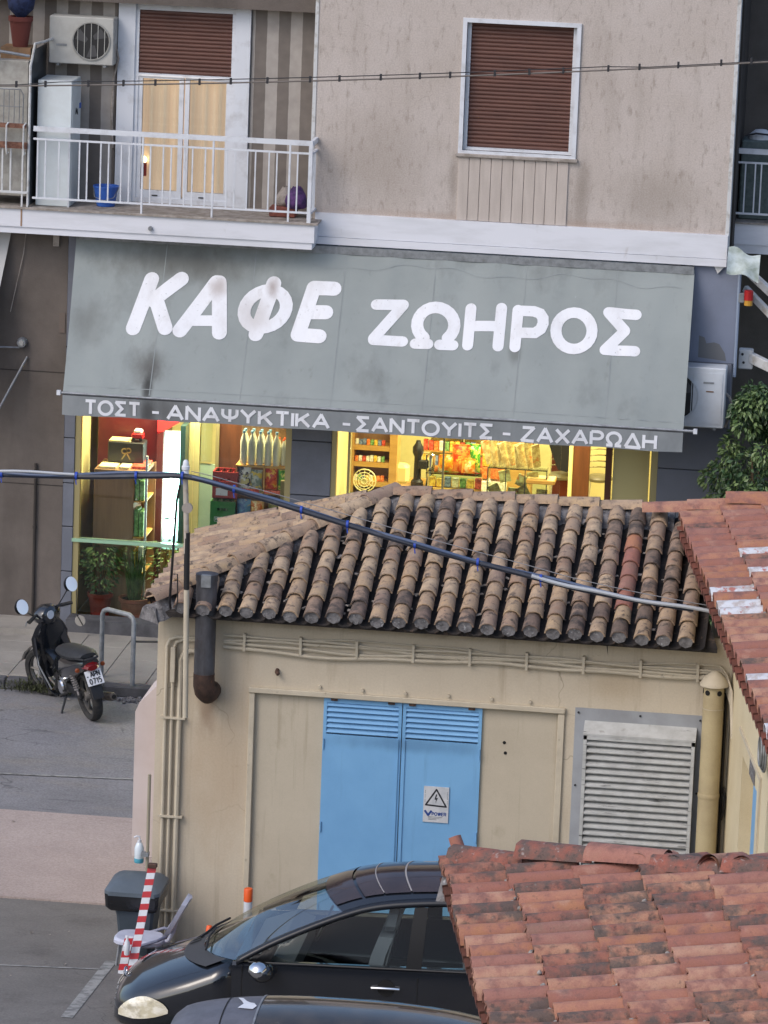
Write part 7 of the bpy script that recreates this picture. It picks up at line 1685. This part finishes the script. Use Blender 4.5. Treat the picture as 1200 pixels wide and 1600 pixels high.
for k in range(4): g.tube([(-.535, YC - .30 + .05 * k, .70 + k * .035), (-.545, YC, .70 + k * .035), (-.535, YC + .30 - .05 * k, .70 + k * .035)], .010, 6)
g.build('grille_bar', M_chrome, t, True)
g = MB().tube([(-.49 + .022 * math.cos(a * .5236) * .3, YC + .045 * math.cos(a * .5236), .90 + .045 * math.sin(a * .5236)) for a in range(12)], .006, 5, closed=True)
for k in range(3):
    a = R(90 + 120 * k); g.tube([(-.49, YC, .90), (-.49, YC + .042 * math.cos(a), .90 + .042 * math.sin(a))], .005, 5)
g.build('bonnet_emblem', M_chrome, t, True)
# cowl grille, wipers
MB().grid(lambda u, v: gh(-.0 + .0 * v, -.86 + 1.72 * u) + Vector((-.20 + .20 * v, 0, -.10 + .092 * v)), 20, 2).build('cowl_panel', mat('cowl_plastic', srgb(58, 58, 60), rough=.6), t, 'all')
for k in range(7):
    v_ = .05 + k * .12
    MB().grid(lambda u, v: gh(0, v_ + .07 * u) + Vector((-.17 + .11 * v, 0, -.082 + .050 * v)), 3, 2).build('cowl_vent', M_black, t)
for a, b in (((-.55), (.15)), ((.0), (.5))):
    MB().tube([gh(.02, a) + Vector((-.05, 0, .02)), gh(.25, (a + b) / 2) + Vector((-.02, 0, .035)), gh(.30, b) + Vector((-.01, 0, .025))], .012, 6).build('wiper', M_blk, t, True)
# interior
M_int = mat('car_interior', srgb(90, 92, 94), rough=.9); M_seat = mat('car_seat', srgb(104, 110, 122), rough=.85)
MB().loft([[(x, YC - w, z) for w, z in ((.78, zz - .2), (.78, zz), (-.78, zz), (-.78, zz - .2))] for x, zz in ((.78, 1.30), (1.1, 1.42), (1.28, 1.36))]).build('dashboard', M_int, t)
MB().tube([(1.42 + .07 * math.cos(a * .3927), YC + .38 + .18 * math.sin(a * .3927) * 1.0, 1.42 + .17 * math.cos(a * .3927)) for a in range(16)], .014, 6, closed=True).build('steering_wheel', M_blk, t, True)
for y in (-.40, .40):
    st_ = MB().loft([[(x + dx, YC + y + sy * w, z) for dx, sy in ((-.07, -1), (.07, -1), (.07, 1), (-.07, 1))] for x, z, w in ((1.98, 1.0, .22), (2.08, 1.45, .23), (2.14, 1.62, .17))]).build('seat', M_seat, t, True)
    MB().loft([[(x + dx, YC + y + sy * w, z) for dx, sy in ((-.045, -1), (.045, -1), (.045, 1), (-.045, 1))] for x, z, w in ((2.16, 1.66, .08), (2.18, 1.72, .13), (2.20, 1.84, .12), (2.20, 1.87, .08))]).build('headrest', M_seat, st_, True)
MB().bbox(2.9, 3.2, YC - .65, YC + .65, .95, 1.55, .05).build('rear_seat', M_seat, t, True)
MB().box(.72, 3.9, YC - .7, YC + .7, .98, 1.0).build('cabin_floor', M_int, t)
for x in (.42, 3.05):
    for sd in (-1, 1):
        w_ = MB().lathe([(.20, -.10), (.29, -.09), (.30, 0), (.29, .09), (.20, .10)], (x, YC + sd * .76, lot_z(YC) + .305), 24, 'y').build('wheel', M_rubber, t, True)
        MB().lathe([(.20, sd * .085), (.05, sd * .105)], (x, YC + sd * .76, lot_z(YC) + .305), 18, 'y').build('rim', M_metal, w_, True)
# ------------------------------------------------------------------ nearer dusty car (only its roof is in the picture)
YD = -22.7
t = thing('dusty_car', 'dusty grey car roof with dark glass, in front of the black car', 'car', (2.4, YD, lot_z(YD)))
zr = 2.60
def dome(u, v, off=0):
    x = .93 + 3.0 * u; prof = max(0.0, 1 - abs((u - .56) / .56) ** 2.6) if u < .56 else 1 - .95 * abs((u - .56) / .50) ** 2.3
    hw = .64 * (1 - .25 * abs(u - .5) ** 2 * 4 * .5); y = YD + hw * v
    return Vector((x, y, zr - .22 + .22 * (max(prof, 0) ** .55 if u < .56 else prof) - .16 * abs(v) ** 2.4 + off))
M_dust = mat('dusty_paint', srgb(96, 98, 108), srgb(80, 82, 90), 5, .4, .7, .5, fine=.08)
MB().grid(lambda u, v: dome(v, -1 + 2 * u), 24, 40).build('roof_shell', M_dust, t, 'all')
MB().grid(lambda u, v: dome(.255 + .72 * v, -.93 + 1.86 * u, .006), 22, 26).build('glass_roof', mat('dark_roof_glass', srgb(46, 44, 42), srgb(66, 60, 54), 4, rough=.14, coat=.7, spots=[(srgb(100, 96, 90), (6, 14, 3), .6, .75, .4)]), t, 'all')
MB().grid(lambda u, v: dome(.247 + .006 * v, -.95 + 1.9 * u, .010), 20, 1).build('chrome_strip', M_metal, t, 'all')
MB().grid(lambda u, v: dome(.150 + .004 * v, -.97 + 1.94 * u, .004), 20, 1).build('panel_seam', M_black, t, 'all')
bp = [(.190, -.16), (.235, -.22), (.243, -.10), (.232, .02), (.220, .05), (.208, .12), (.192, .30), (.176, .34), (.194, .12), (.202, .0)]
MB().poly([dome(a, b - .02, .010) for a, b in bp][::-1]).build('bird_dropping', M_white, t)
m = MB(); rings = []
for x, w, z in ((-.6, .6, 1.6), (-.4, .8, 1.75), (.5, .86, 1.95), (3.9, .86, 2.0), (4.3, .7, 1.9)): rings.append([(x, YD - w, lot_z(YD) + .25), (x, YD - w - .02, 1.5), (x, YD - w, z - .06), (x, YD - w + .1, z), (x, YD + w - .1, z), (x, YD + w, z - .06), (x, YD + w + .02, 1.5), (x, YD + w, lot_z(YD) + .25)])
m.loft(rings).build('lower_body', M_dust, t, 'all')
m = MB()
for sd in (-1, 1): m.grid(lambda u, v: Vector((.3 + 3.7 * u, YD + sd * .80, 1.98)).lerp(dome(.02 + .96 * u, sd), v), 20, 4)
m.build('side_window', M_cargl, t, 'all')
for x in (.3, 3.4):
    for sd in (-1, 1): MB().lathe([(.20, -.10), (.31, -.09), (.325, 0), (.31, .09), (.20, .10)], (x, YD + sd * .78, lot_z(YD) + .32), 20, 'y').build('wheel', M_rubber, t, True)
